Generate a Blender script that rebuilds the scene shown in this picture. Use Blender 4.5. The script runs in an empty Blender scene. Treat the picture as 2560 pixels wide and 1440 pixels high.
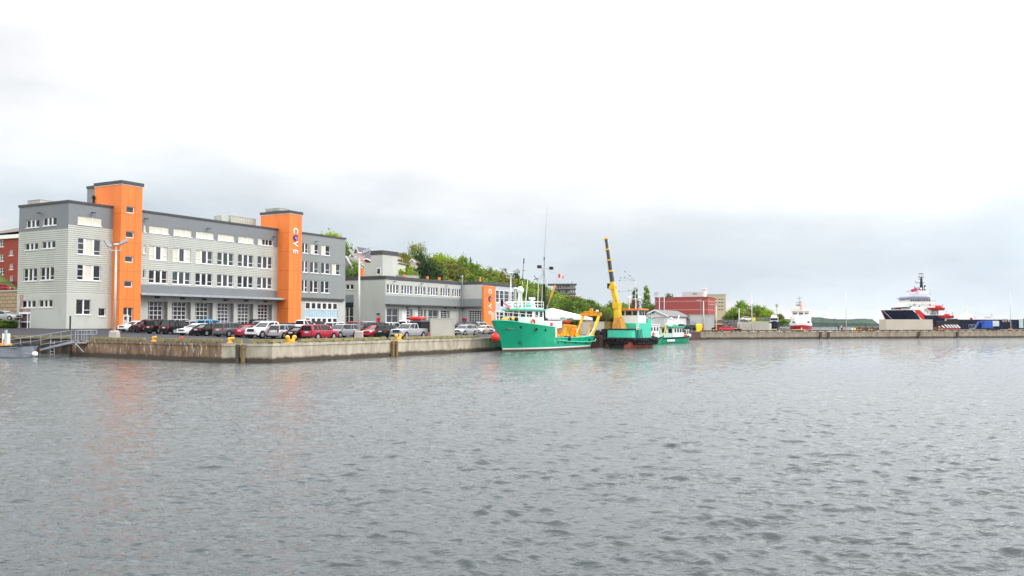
import bpy, bmesh, math, random
import numpy as np
from mathutils import Vector, Matrix
random.seed(7); rng = np.random.default_rng(7)
sc = bpy.context.scene
C = sc.collection

# ------------------------------------------------------------------ camera, sky, sun, exposure
F = 2133.0; EYE = 3.6; HV = 811.0; PITCH = math.atan((HV-720)/F)
SP, CP = math.sin(PITCH), math.cos(PITCH)
cam = bpy.data.cameras.new('camera'); camo = bpy.data.objects.new('camera', cam); C.objects.link(camo)
cam.lens = 36*F/2560; cam.sensor_width = 36; cam.clip_end = 20000; cam.clip_start = 0.3
camo.location = (0, 0, EYE); camo.rotation_euler = (math.pi/2+PITCH, 0, 0)
sc.camera = camo
sc.view_settings.view_transform = 'Standard'; sc.view_settings.look = 'None'
sc.view_settings.exposure = -0.05; sc.view_settings.gamma = 1

SUN_EL, SUN_AZ = math.radians(40), math.radians(102)      # azimuth clockwise from +Y
w = bpy.data.worlds.new('World'); sc.world = w; w.use_nodes = True
nt = w.node_tree; nt.nodes.clear()
def wn(t, **k):
    n = nt.nodes.new(t)
    for a, b in k.items(): setattr(n, a, b)
    return n
L = nt.links.new
out = wn('ShaderNodeOutputWorld'); bg = wn('ShaderNodeBackground'); bg.inputs[1].default_value = 0.1
sky = wn('ShaderNodeTexSky', sky_type='NISHITA', sun_disc=False, sun_elevation=SUN_EL, sun_rotation=SUN_AZ, air_density=1.0, dust_density=3.0)
tc = wn('ShaderNodeTexCoord'); sep = wn('ShaderNodeSeparateXYZ'); L(tc.outputs['Generated'], sep.inputs[0])
mp = wn('ShaderNodeMapping'); mp.inputs['Scale'].default_value = (1.5, 1.5, 7.0); L(tc.outputs['Generated'], mp.inputs[0])
nz = wn('ShaderNodeTexNoise'); nz.inputs['Scale'].default_value = 1.7; nz.inputs['Detail'].default_value = 5; nz.inputs['Roughness'].default_value = .5; L(mp.outputs[0], nz.inputs[0])
mp2 = wn('ShaderNodeMapping'); mp2.inputs['Scale'].default_value = (1, 1, 2.2); mp2.inputs['Location'].default_value = (3.3, 1.7, 0.4); L(tc.outputs['Generated'], mp2.inputs[0])
nz2 = wn('ShaderNodeTexNoise'); nz2.inputs['Scale'].default_value = 3.2; nz2.inputs['Detail'].default_value = 5; nz2.inputs['Roughness'].default_value = .5; L(mp2.outputs[0], nz2.inputs[0])
def math_(op, a, b=None, c=None):
    n = wn('ShaderNodeMath', operation=op)
    for i, q in enumerate((a, b, c)):
        if q is None: continue
        if isinstance(q, (int, float)): n.inputs[i].default_value = q
        else: L(q, n.inputs[i])
    return n.outputs[0]
azs = wn('ShaderNodeMapRange'); azs.interpolation_type = 'SMOOTHSTEP'; L(sep.outputs['X'], azs.inputs[0]); azs.inputs[1].default_value = -.62; azs.inputs[2].default_value = .12; azs.inputs[3].default_value = -.045; azs.inputs[4].default_value = .02
e = math_('ADD', math_('ADD', sep.outputs['Z'], azs.outputs[0]), math_('MULTIPLY', math_('SUBTRACT', nz.outputs[0], 0.5), 0.20))
rp = wn('ShaderNodeValToRGB'); L(math_('MULTIPLY', e, 2.0), rp.inputs[0])
cr = rp.color_ramp
stops = [(0.0, (1.06, 1.0, .95)), (0.035, (1.04, 1.0, .96)), (0.085, (.86, .94, 1.01)), (0.15, (.82, .915, .99)), (0.24, (.93, 1.0, 1.05)), (0.33, (1.07, 1.10, 1.12)), (.43, (1.20, 1.20, 1.21)), (.62, (2.3, 2.3, 2.32)), (1.0, (2.9, 2.9, 2.95))]
while len(cr.elements) < len(stops): cr.elements.new(.5)
for el, (p, c) in zip(cr.elements, stops): el.position = p; el.color = (*c, 1)
rp2 = wn('ShaderNodeValToRGB'); L(nz2.outputs[0], rp2.inputs[0])
rp2.color_ramp.elements[0].position = .38; rp2.color_ramp.elements[0].color = (.83, .84, .855, 1)
rp2.color_ramp.elements[1].position = .60; rp2.color_ramp.elements[1].color = (1.05, 1.05, 1.05, 1)
mx = wn('ShaderNodeMix', data_type='RGBA', blend_type='MULTIPLY'); mx.inputs[0].default_value = 1; L(rp.outputs[0], mx.inputs[6]); L(rp2.outputs[0], mx.inputs[7])
sc10 = wn('ShaderNodeMix', data_type='RGBA', blend_type='MULTIPLY'); sc10.inputs[0].default_value = 1; L(mx.outputs[2], sc10.inputs[6])
side = wn('ShaderNodeMapRange'); L(sep.outputs['X'], side.inputs[0]); side.inputs[1].default_value = -.6; side.inputs[2].default_value = .5; side.inputs[3].default_value = 9.2; side.inputs[4].default_value = 11.2
cmb = wn('ShaderNodeCombineXYZ'); [L(side.outputs[0], cmb.inputs[i]) for i in range(3)]; L(cmb.outputs[0], sc10.inputs[7])
mm = wn('ShaderNodeMix', data_type='RGBA'); mm.inputs[0].default_value = .96; L(sky.outputs[0], mm.inputs[6]); L(sc10.outputs[2], mm.inputs[7])
L(mm.outputs[2], bg.inputs[0]); L(bg.outputs[0], out.inputs[0])
sl = bpy.data.lights.new('sun', 'SUN'); sl.energy = 1.5; sl.angle = math.radians(14); sl.color = (1, .96, .9)
so = bpy.data.objects.new('sun', sl); C.objects.link(so)
sd = Vector((math.sin(SUN_AZ)*math.cos(SUN_EL), math.cos(SUN_AZ)*math.cos(SUN_EL), math.sin(SUN_EL)))
so.rotation_euler = sd.to_track_quat('Z', 'Y').to_euler()

# ------------------------------------------------------------------ photograph geometry helpers
O3 = Vector((0, 0, EYE))
def ray(u, v):
    x, up = (u-1280)/F, (720-v)/F
    return Vector((x, CP-SP*up, SP+CP*up))
def atY(u, v, Y): r = ray(u, v); return O3 + r*(Y/r.y)
def atZ(u, v, z=0.0): r = ray(u, v); return O3 + r*((z-EYE)/r.z)
QD = Vector((.478, .878)).normalized(); QN = Vector((-QD.y, QD.x))
q = atZ(680, 906); Q0 = Vector((q.x, q.y))
TOP = 1.75
def st(x, y): d = Vector((x, y))-Q0; return d.dot(QN), d.dot(QD)
def xy(s, t): p = Q0+QN*s+QD*t; return p.x, p.y
def sstep(x): x = max(0, min(1, x)); return x*x*(3-2*x)
def wl(u, v): p = atZ(u, v); return (p.x, p.y)
LB = wl(553, 905.2)                                  # joint between brown and pale concrete on the left face
d_ = Vector((-.797, .604)).normalized(); E_ = (LB[0]+d_.x*29.7, LB[1]+d_.y*29.7)
R1 = (E_[0]-2.5, E_[1]+8.0); R2 = (E_[0]-42, E_[1]+13); R3 = (-330, E_[1]+60)
Q3 = xy(0, 143)
edge = [(Q0.x, Q0.y), LB, E_, R1, R2, R3]
est = [st(*p) for p in edge]
def tmin(s):
    for (s0, t0), (s1, t1) in zip(est, est[1:]):
        if s0 <= s <= s1: return t0+(t1-t0)*(s-s0)/max(1e-6, s1-s0)
    return est[-1][1]
def gz(x, y):
    s, t = st(x, y)
    z = TOP + min(.0205*max(0, min(s, 62)), .075*max(0, t-tmin(s)))
    hh = max(.5, min(19.5, 19.5-.088*(t-190)))
    z += hh*sstep((s-74)/52)
    if s < 0: z = TOP
    if t > 330: z -= (z-TOP)*sstep((t-330)/120)
    return z
def G(u, v, dz=0):
    r = ray(u, v); t = 60.0
    for i in range(700):
        p = O3+r*t
        if p.z <= gz(p.x, p.y)+dz: break
        t += .5
    lo, hi = t-.5, t
    for i in range(14):
        m = (lo+hi)/2; p = O3+r*m
        if p.z <= gz(p.x, p.y)+dz: hi = m
        else: lo = m
    return O3+r*hi
class Fr:
    """local frame of a thing: origin and heading; pix() turns a pixel into coordinates on one of its vertical planes"""
    def __init__(s, x, y, z, a): s.o = Vector((x, y, z)); s.a = a; s.c, s.s = math.cos(a), math.sin(a)
    def W(s, x, y, z=0): return s.o+Vector((x*s.c-y*s.s, x*s.s+y*s.c, z))
    def pix(s, u, v, p0=(0, 0), d=(1, 0)):
        r = ray(u, v); P = s.W(p0[0], p0[1]); D = Vector((d[0]*s.c-d[1]*s.s, d[0]*s.s+d[1]*s.c))
        n = Vector((-D.y, D.x)); t = ((P.x)*n.x+(P.y)*n.y)/(r.x*n.x+r.y*n.y)
        h = O3+r*t
        return (h.x-P.x)*D.x+(h.y-P.y)*D.y, h.z-s.o.z

# ------------------------------------------------------------------ materials
MC = {}
def mat(name, col, rough=.6, metal=0, var=.12, vs=1.5, bump=0, bs=8, spec=.5, stretch=None, col2=None, thr=(.4, .7), coat=0):
    if name in MC: return MC[name]
    m = bpy.data.materials.new(name); m.use_nodes = True; t = m.node_tree; b = t.nodes['Principled BSDF']
    b.inputs['Roughness'].default_value = rough; b.inputs['Metallic'].default_value = metal
    b.inputs['Specular IOR Level'].default_value = spec; b.inputs['Coat Weight'].default_value = coat
    tcn = t.nodes.new('ShaderNodeTexCoord'); mpn = t.nodes.new('ShaderNodeMapping'); t.links.new(tcn.outputs['Object'], mpn.inputs[0])
    if stretch: mpn.inputs['Scale'].default_value = stretch
    n = t.nodes.new('ShaderNodeTexNoise'); n.inputs['Scale'].default_value = vs; n.inputs['Detail'].default_value = 5; t.links.new(mpn.outputs[0], n.inputs[0])
    r = t.nodes.new('ShaderNodeValToRGB'); t.links.new(n.outputs[0], r.inputs[0])
    c = col; c2 = col2 or tuple(min(1, x*(1+var)) for x in c); c1 = c if col2 else tuple(x*(1-var) for x in c)
    r.color_ramp.elements[0].position = thr[0] if col2 else .3; r.color_ramp.elements[0].color = (*c1, 1)
    r.color_ramp.elements[1].position = thr[1] if col2 else .7; r.color_ramp.elements[1].color = (*c2, 1)
    t.links.new(r.outputs[0], b.inputs['Base Color'])
    if bump:
        nb = t.nodes.new('ShaderNodeTexNoise'); nb.inputs['Scale'].default_value = bs; nb.inputs['Detail'].default_value = 4; t.links.new(mpn.outputs[0], nb.inputs[0])
        bn = t.nodes.new('ShaderNodeBump'); bn.inputs['Strength'].default_value = bump; bn.inputs['Distance'].default_value = .05
        t.links.new(nb.outputs[0], bn.inputs['Height']); t.links.new(bn.outputs[0], b.inputs['Normal'])
    MC[name] = m; return m
def ridged(name, col, axis, period, depth, rough=.5, var=.05, profile='SIN', seam=None):
    """cladding: profiled sheet whose ribs run across `axis`; the ribs are a bump of real depth"""
    if name in MC: return MC[name]
    m = mat(name, col, rough, 0, var, .35); t = m.node_tree; b = t.nodes['Principled BSDF']
    tcn = t.nodes.new('ShaderNodeTexCoord'); wv = t.nodes.new('ShaderNodeTexWave'); wv.wave_type = 'BANDS'; wv.bands_direction = axis
    wv.wave_profile = profile; wv.inputs['Scale'].default_value = 2*math.pi/(20*period)*1.0
    t.links.new(tcn.outputs['Object'], wv.inputs[0])
    bn = t.nodes.new('ShaderNodeBump'); bn.inputs['Strength'].default_value = 1; bn.inputs['Distance'].default_value = depth
    t.links.new(wv.outputs['Fac'], bn.inputs['Height']); t.links.new(bn.outputs[0], b.inputs['Normal'])
    return m
def glassm(name, col=(.03, .035, .04), rough=.06):
    m = mat(name, col, rough, 0, .25, .8, spec=.5); return m
def paint(name, col, rough=.3): return mat(name, col, rough, 0, .05, .7, coat=.4)
M = dict(
 lightclad=ridged('light_ribbed_cladding', (.43, .445, .40), 'Z', .31, .028),
 smooth=mat('pale_smooth_cladding', (.46, .475, .435), .55, var=.03, vs=.3),
 dark=mat('dark_grey_cladding', (.185, .20, .213), .5, var=.04, vs=.3),
 dark2=mat('mid_grey_cladding', (.235, .255, .25), .5, var=.04, vs=.3),
 cap=mat('roof_edge_flashing', (.055, .052, .054), .5, var=.08),
 orange=mat('orange_panel', (.86, .215, .035), .42, var=.05, vs=.4),
 white=mat('white_frame', (.78, .78, .78), .4, var=.03),
 glass=glassm('window_glass', (.012, .014, .016)), glass2=glassm('window_glass_grey', (.05, .058, .065), .08),
 blind=mat('cream_blind', (.62, .61, .50), .7, var=.06, vs=2),
 reveal=mat('window_reveal', (.30, .285, .28), .6, var=.05),
 metal=mat('galvanised_metal', (.42, .44, .46), .4, .6, var=.15, vs=3),
 alu=mat('brushed_aluminium', (.34, .37, .42), .45, .4, var=.12, vs=2),
 unit=mat('roof_unit_casing', (.40, .41, .37), .5, var=.15, vs=1.5),
 black=mat('black_fitting', (.012, .012, .014), .6, var=.2, spec=.25),
 concpale=mat('pale_concrete', (.50, .48, .42), .8, var=.10, vs=.6, bump=.3),
 timber=mat('weathered_green_timber', (.17, .15, .055), .85, var=.3, vs=2.2, bump=.5, col2=(.28, .25, .11), thr=(.35, .65)),
 darkwood=mat('wet_dark_timber', (.075, .055, .035), .8, var=.35, vs=2, bump=.4),
 yellow=mat('yellow_bollard_paint', (.83, .42, .03), .45, var=.12, vs=4),
 yellow2=mat('crane_yellow_paint', (.80, .46, .012), .45, var=.12, vs=1.5),
 orangepaint=mat('orange_gantry_paint', (.86, .32, .012), .45, var=.12, vs=1.5),
 red=mat('red_paint', (.70, .02, .015), .4, var=.1, vs=2),
 teal=mat('green_hull_paint', (.0, .36, .19), .42, var=.12, vs=.5),
 mint=mat('mint_paint', (.05, .56, .38), .4, var=.06, vs=1),
 boatwhite=mat('white_boat_paint', (.78, .78, .76), .38, var=.05, vs=1.2),
 rustred=mat('faded_red_antifouling', (.40, .09, .055), .6, var=.25, vs=1.0, bump=.2),
 brown=mat('rusty_brown_steel', (.075, .028, .022), .7, var=.3, vs=1.2, bump=.2),
 navy=mat('navy_hull_paint', (.006, .010, .034), .5, var=.15, vs=.4, spec=.12),
 tyre=mat('tyre_rubber', (.012, .012, .013), .85, var=.2, vs=5, spec=.2),
 rim=mat('alloy_rim', (.5, .5, .52), .3, .7, var=.05),
 brick=None,
)
def brickm(name, c1, c2, mortar, bw, bh, axis_rot=(math.pi/2, 0, 0), ms=.02):
    m = bpy.data.materials.new(name); m.use_nodes = True; t = m.node_tree; b = t.nodes['Principled BSDF']; b.inputs['Roughness'].default_value = .85
    tcn = t.nodes.new('ShaderNodeTexCoord'); mpn = t.nodes.new('ShaderNodeMapping'); mpn.inputs['Rotation'].default_value = axis_rot; t.links.new(tcn.outputs['Object'], mpn.inputs[0])
    br = t.nodes.new('ShaderNodeTexBrick'); t.links.new(mpn.outputs[0], br.inputs[0]); br.inputs['Scale'].default_value = 1
    br.inputs['Color1'].default_value = (*c1, 1); br.inputs['Color2'].default_value = (*c2, 1); br.inputs['Mortar'].default_value = (*mortar, 1)
    br.inputs['Brick Width'].default_value = bw; br.inputs['Row Height'].default_value = bh; br.inputs['Mortar Size'].default_value = ms
    t.links.new(br.outputs[0], b.inputs['Base Color']); return m
def weather(m, dirt, lo=.60, hi=.68, scale=1.3, amt=.8, stretch=(1, 1, .22)):
    """vertical runs of rust or grime mixed into an existing paint"""
    t = m.node_tree; b = t.nodes['Principled BSDF']; src = b.inputs['Base Color'].links[0].from_socket; N = t.nodes.new; K = t.links.new
    tc_ = N('ShaderNodeTexCoord'); mp_ = N('ShaderNodeMapping'); mp_.inputs['Scale'].default_value = stretch; K(tc_.outputs['Object'], mp_.inputs[0])
    n = N('ShaderNodeTexNoise'); n.inputs['Scale'].default_value = scale; n.inputs['Detail'].default_value = 7; n.inputs['Roughness'].default_value = .65; K(mp_.outputs[0], n.inputs[0])
    r = N('ShaderNodeMapRange'); K(n.outputs[0], r.inputs[0]); r.inputs[1].default_value = lo; r.inputs[2].default_value = hi; r.inputs[4].default_value = amt
    x = N('ShaderNodeMix'); x.data_type = 'RGBA'; K(r.outputs[0], x.inputs[0]); K(src, x.inputs[6]); x.inputs[7].default_value = (*dirt, 1); K(x.outputs[2], b.inputs['Base Color'])
weather(M['teal'], (.10, .085, .03), .58, .70, 1.6, .55); weather(M['mint'], (.12, .20, .12), .56, .72, 1.4, .5); weather(M['rustred'], (.16, .05, .03), .48, .62, 1.5, .7)
weather(M['yellow2'], (.22, .10, .02), .55, .66, 2.2, .7); weather(M['orangepaint'], (.25, .10, .02), .56, .66, 2.2, .6); weather(M['boatwhite'], (.42, .36, .28), .60, .72, 1.2, .45)
weather(M['orange'], (.68, .15, .02), .48, .62, .30, .45, (1, 1, .1)); weather(M['lightclad'], (.33, .34, .30), .52, .66, .35, .4, (1, 1, .25)); weather(M['smooth'], (.36, .37, .33), .54, .66, .5, .4, (1, 1, .3)); weather(M['dark'], (.17, .18, .19), .52, .66, .4, .4, (1, 1, .25))
M['brick'] = brickm('red_brick', (.36, .055, .05), (.30, .045, .042), (.34, .09, .08), .4, .14)
M['brick2'] = brickm('dark_red_brick', (.30, .035, .02), (.24, .028, .018), (.30, .06, .04), .4, .14)
M['block'] = brickm('tan_retaining_block', (.42, .31, .20), (.36, .26, .17), (.16, .11, .08), 1.4, .62, ms=.06)

def quay_concrete(name, base, dirt, amount, pale):
    """cast quay concrete: blotches, lime runs and the dark weed band that the tide leaves"""
    m = bpy.data.materials.new(name); m.use_nodes = True; t = m.node_tree; b = t.nodes['Principled BSDF']; b.inputs['Roughness'].default_value = .85
    N = t.nodes.new; K = t.links.new
    tcn = N('ShaderNodeTexCoord'); mpn = N('ShaderNodeMapping'); K(tcn.outputs['Object'], mpn.inputs[0]); mpn.inputs['Scale'].default_value = (.9, .9, .28)
    n1 = N('ShaderNodeTexNoise'); n1.inputs['Scale'].default_value = 1.6; n1.inputs['Detail'].default_value = 6; K(mpn.outputs[0], n1.inputs[0])
    r1 = N('ShaderNodeValToRGB'); K(n1.outputs[0], r1.inputs[0]); r1.color_ramp.elements[0].position = .5-amount; r1.color_ramp.elements[0].color = (*dirt, 1)
    r1.color_ramp.elements[1].position = .5+amount; r1.color_ramp.elements[1].color = (*base, 1)
    n2 = N('ShaderNodeTexNoise'); n2.inputs['Scale'].default_value = 2.4; n2.inputs['Detail'].default_value = 7; n2.inputs['Roughness'].default_value = .7
    mp2 = N('ShaderNodeMapping'); mp2.inputs['Scale'].default_value = (1.1, 1.1, .32); mp2.inputs['Location'].default_value = (5, 2, 1); K(tcn.outputs['Object'], mp2.inputs[0]); K(mp2.outputs[0], n2.inputs[0])
    r2 = N('ShaderNodeValToRGB'); K(n2.outputs[0], r2.inputs[0]); r2.color_ramp.elements[0].position = .56; r2.color_ramp.elements[0].color = (0, 0, 0, 1); r2.color_ramp.elements[1].position = .63; r2.color_ramp.elements[1].color = (pale, pale, pale, 1)
    mx = N('ShaderNodeMix'); mx.data_type = 'RGBA'; K(r2.outputs[0], mx.inputs[0]); K(r1.outputs[0], mx.inputs[6]); mx.inputs[7].default_value = (.55, .50, .38, 1)
    sp = N('ShaderNodeSeparateXYZ'); K(tcn.outputs['Object'], sp.inputs[0])
    n3 = N('ShaderNodeTexNoise'); n3.inputs['Scale'].default_value = 1.2; n3.inputs['Detail'].default_value = 4; K(tcn.outputs['Object'], n3.inputs[0])
    a = N('ShaderNodeMath'); a.operation = 'MULTIPLY_ADD'; K(n3.outputs[0], a.inputs[0]); a.inputs[1].default_value = -.45; K(sp.outputs['Z'], a.inputs[2])
    mr = N('ShaderNodeMapRange'); K(a.outputs[0], mr.inputs[0]); mr.inputs[1].default_value = .08; mr.inputs[2].default_value = .32; mr.inputs[3].default_value = 1; mr.inputs[4].default_value = 0
    mx2 = N('ShaderNodeMix'); mx2.data_type = 'RGBA'; K(mr.outputs[0], mx2.inputs[0]); K(mx.outputs[2], mx2.inputs[6]); mx2.inputs[7].default_value = (.06, .045, .03, 1)
    K(mx2.outputs[2], b.inputs['Base Color'])
    bn = N('ShaderNodeBump'); bn.inputs['Strength'].default_value = .5; bn.inputs['Distance'].default_value = .05; K(n2.outputs[0], bn.inputs['Height']); K(bn.outputs[0], b.inputs['Normal'])
    return m
M['quaybrown'] = quay_concrete('brown_stained_concrete', (.27, .17, .10), (.12, .07, .04), .14, .95)
M['quaypale'] = quay_concrete('pale_quay_concrete', (.50, .455, .36), (.31, .26, .19), .16, .35)
M['quayfar'] = quay_concrete('weathered_pier_concrete', (.36, .31, .24), (.22, .17, .12), .2, .2)
M['asphalt'] = mat('asphalt', (.026, .024, .030), .9, var=.2, vs=.25, bump=.2, bs=30)
M['grass'] = mat('bank_grass', (.10, .13, .025), .9, var=.5, vs=.25, bump=.5, bs=3, col2=(.16, .19, .04), thr=(.35, .65))

# ------------------------------------------------------------------ mesh building
class MB:
    def __init__(s): s.v = []; s.f = []; s.mi = []; s.m = 0; s.M = None; s.sm = False; s.smf = []
    def add(s, vs, fs):
        o = len(s.v)
        for p in vs:
            p = Vector(p)
            if s.M is not None: p = s.M @ p
            s.v.append(tuple(p))
        for f in fs: s.f.append([i+o for i in f]); s.mi.append(s.m); s.smf.append(s.sm)
        return s
    def box(s, x0, x1, y0, y1, z0, z1):
        return s.add([(x0, y0, z0), (x1, y0, z0), (x1, y1, z0), (x0, y1, z0), (x0, y0, z1), (x1, y0, z1), (x1, y1, z1), (x0, y1, z1)],
              [(0, 3, 2, 1), (4, 5, 6, 7), (0, 1, 5, 4), (1, 2, 6, 5), (2, 3, 7, 6), (3, 0, 4, 7)])
    def prism(s, poly, z0, z1):
        n = len(poly); a = sum(poly[i][0]*poly[(i+1) % n][1]-poly[(i+1) % n][0]*poly[i][1] for i in range(n))
        if a < 0: poly = poly[::-1]
        return s.add([(x, y, z0) for x, y in poly]+[(x, y, z1) for x, y in poly],
              [tuple(range(n))[::-1], tuple(range(n, 2*n))]+[(i, (i+1) % n, n+(i+1) % n, n+i) for i in range(n)])
    def slab(s, poly, y0, y1):      # polygon in x,z extruded along y
        n = len(poly); a = sum(poly[i][0]*poly[(i+1) % n][1]-poly[(i+1) % n][0]*poly[i][1] for i in range(n))
        if a < 0: poly = poly[::-1]
        return s.add([(x, y0, z) for x, z in poly]+[(x, y1, z) for x, z in poly],
              [tuple(range(n)), tuple(range(n, 2*n))[::-1]]+[((i+1) % n, i, n+i, n+(i+1) % n) for i in range(n)])
    def frustum(s, c0, hx0, hy0, c1, hx1, hy1):
        vs = []
        for c, hx, hy in ((c0, hx0, hy0), (c1, hx1, hy1)):
            for a, b in ((-1, -1), (1, -1), (1, 1), (-1, 1)): vs.append((c[0]+a*hx, c[1]+b*hy, c[2]))
        return s.add(vs, [(0, 3, 2, 1), (4, 5, 6, 7), (0, 1, 5, 4), (1, 2, 6, 5), (2, 3, 7, 6), (3, 0, 4, 7)])
    def tube(s, p0, p1, r0, r1=None, n=8):
        r1 = r0 if r1 is None else r1; p0, p1 = Vector(p0), Vector(p1); d = (p1-p0)
        if d.length < 1e-6: return s
        d.normalize(); a = d.orthogonal().normalized(); b = d.cross(a)
        vs = []
        for p, r in ((p0, r0), (p1, r1)):
            for i in range(n):
                t = 2*math.pi*i/n; vs.append(p+(a*math.cos(t)+b*math.sin(t))*r)
        return s.add(vs, [(i, (i+1) % n, n+(i+1) % n, n+i) for i in range(n)]+[tuple(range(n))[::-1], tuple(range(n, 2*n))])
    def path(s, pts, r, n=6):
        for a, b in zip(pts, pts[1:]): s.tube(a, b, r, r, n)
        return s
    def beam(s, p0, p1, w, h, w1=None, h1=None):
        p0, p1 = Vector(p0), Vector(p1); d = (p1-p0).normalized(); up = Vector((0, 0, 1))
        if abs(d.z) > .95: up = Vector((1, 0, 0))
        a = d.cross(up).normalized(); b = a.cross(d); w1 = w1 or w; h1 = h1 or h; vs = []
        for p, ww, hh in ((p0, w, h), (p1, w1, h1)):
            for i, j in ((-1, -1), (1, -1), (1, 1), (-1, 1)): vs.append(p+a*i*ww/2+b*j*hh/2)
        return s.add(vs, [(0, 1, 2, 3), (7, 6, 5, 4), (0, 4, 5, 1), (1, 5, 6, 2), (2, 6, 7, 3), (3, 7, 4, 0)])
    def ball(s, c, rx, ry=None, rz=None, nu=12, nv=8, zmin=-1):
        ry = ry or rx; rz = rz or rx; vs = []; fs = []
        for j in range(nv+1):
            ph = -math.pi/2+math.pi*j/nv
            for i in range(nu):
                th = 2*math.pi*i/nu; vs.append((c[0]+rx*math.cos(ph)*math.cos(th), c[1]+ry*math.cos(ph)*math.sin(th), c[2]+rz*max(zmin, math.sin(ph))))
        for j in range(nv):
            for i in range(nu): fs.append((j*nu+i, j*nu+(i+1) % nu, (j+1)*nu+(i+1) % nu, (j+1)*nu+i))
        return s.add(vs, fs)
    def torus(s, c, R, r, axis='y', nu=16, nv=8):
        vs = []; fs = []
        for i in range(nu):
            a = 2*math.pi*i/nu
            for j in range(nv):
                b = 2*math.pi*j/nv; q = R+r*math.cos(b); x, z, y = q*math.cos(a), q*math.sin(a), r*math.sin(b)
                vs.append((c[0]+x, c[1]+y, c[2]+z) if axis == 'y' else ((c[0]+y, c[1]+x, c[2]+z) if axis == 'x' else (c[0]+x, c[1]+z, c[2]+y)))
        for i in range(nu):
            for j in range(nv): fs.append((i*nv+j, ((i+1) % nu)*nv+j, ((i+1) % nu)*nv+(j+1) % nv, i*nv+(j+1) % nv))
        return s.add(vs, fs)
    def loft(s, rings, cap=True, mis=None):
        n = len(rings[0]); o = [p for r in rings for p in r]; k = len(rings)
        for j in range(n):
            if mis: s.m = mis[j]
            s.add([rings[i][q] for i in range(k) for q in (j, (j+1) % n)], [(2*i, 2*i+1, 2*i+3, 2*i+2) for i in range(k-1)])
        if cap: s.add(rings[0], [tuple(range(n))[::-1]]); s.add(rings[-1], [tuple(range(n))])
        return s
    def build(s, name, mats, parent=None, smooth=None, bevel=0):
        me = bpy.data.meshes.new(name); me.from_pydata(s.v, [], s.f)
        for m in (mats if isinstance(mats, (list, tuple)) else [mats]): me.materials.append(m)
        me.polygons.foreach_set('material_index', s.mi)
        me.polygons.foreach_set('use_smooth', [bool(smooth)]*len(s.f) if smooth is not None else s.smf)
        bm = bmesh.new(); bm.from_mesh(me)
        if smooth or any(s.smf): bmesh.ops.remove_doubles(bm, verts=bm.verts, dist=.0005)
        bmesh.ops.recalc_face_normals(bm, faces=bm.faces); bm.to_mesh(me); bm.free()
        if smooth: me.set_sharp_from_angle(angle=math.radians(35))
        o = bpy.data.objects.new(name, me); C.objects.link(o)
        if parent is not None: o.parent = parent
        if bevel:
            b = o.modifiers.new('bevel', 'BEVEL'); b.width = bevel; b.segments = 2; b.limit_method = 'ANGLE'
        return o
def tag(o, label=None, cat=None, group=None, kind=None):
    if label: o['label'] = label
    if cat: o['category'] = cat
    if group: o['group'] = group
    if kind: o['kind'] = kind
    return o
def thing(name, label, cat, loc=(0, 0, 0), rz=0, group=None):
    o = bpy.data.objects.new(name, None); C.objects.link(o); o.location = loc; o.rotation_euler = (0, 0, rz); o.empty_display_size = .3
    return tag(o, label, cat, group)
def thingF(name, label, cat, fr, group=None): return thing(name, label, cat, fr.o, fr.a, group)
def dup(root, loc=None, rz=None, label=None, scale=None, group=None):
    def cp(o, par):
        c = o.copy(); C.objects.link(c)
        if par is not None: c.parent = par
        for ch in o.children: cp(ch, c)
        return c
    r = cp(root, None)
    if loc is not None: r.location = loc
    if rz is not None: r.rotation_euler = (0, 0, rz)
    if scale is not None: r.scale = scale if isinstance(scale, (tuple, list)) else (scale,)*3
    if label: r['label'] = label
    if group: r['group'] = group
    return r
def struct(o): o['kind'] = 'structure'; return o
QA = math.atan2(QD.y, QD.x)      # heading of the quay
# ------------------------------------------------------------------ water
def water_material():
    m = bpy.data.materials.new('harbour_water'); m.use_nodes = True; t = m.node_tree; b = t.nodes['Principled BSDF']
    b.inputs['Base Color'].default_value = (.024, .036, .037, 1); b.inputs['Roughness'].default_value = .02; b.inputs['IOR'].default_value = 1.47
    b.inputs['Specular IOR Level'].default_value = .5
    N = t.nodes.new; K = t.links.new
    tcn = N('ShaderNodeTexCoord'); mp = N('ShaderNodeMapping'); mp.inputs['Scale'].default_value = (.8, 1.6, 1); mp.inputs['Rotation'].default_value = (0, 0, .12); K(tcn.outputs['Object'], mp.inputs[0])
    n1 = N('ShaderNodeTexNoise'); n1.inputs['Scale'].default_value = 3.6; n1.inputs['Detail'].default_value = 4; n1.inputs['Roughness'].default_value = .55; K(mp.outputs[0], n1.inputs[0])
    bn = N('ShaderNodeBump'); bn.inputs['Strength'].default_value = 1.0; bn.inputs['Distance'].default_value = .07
    K(n1.outputs[0], bn.inputs['Height']); K(bn.outputs[0], b.inputs['Normal'])
    return m
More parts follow.
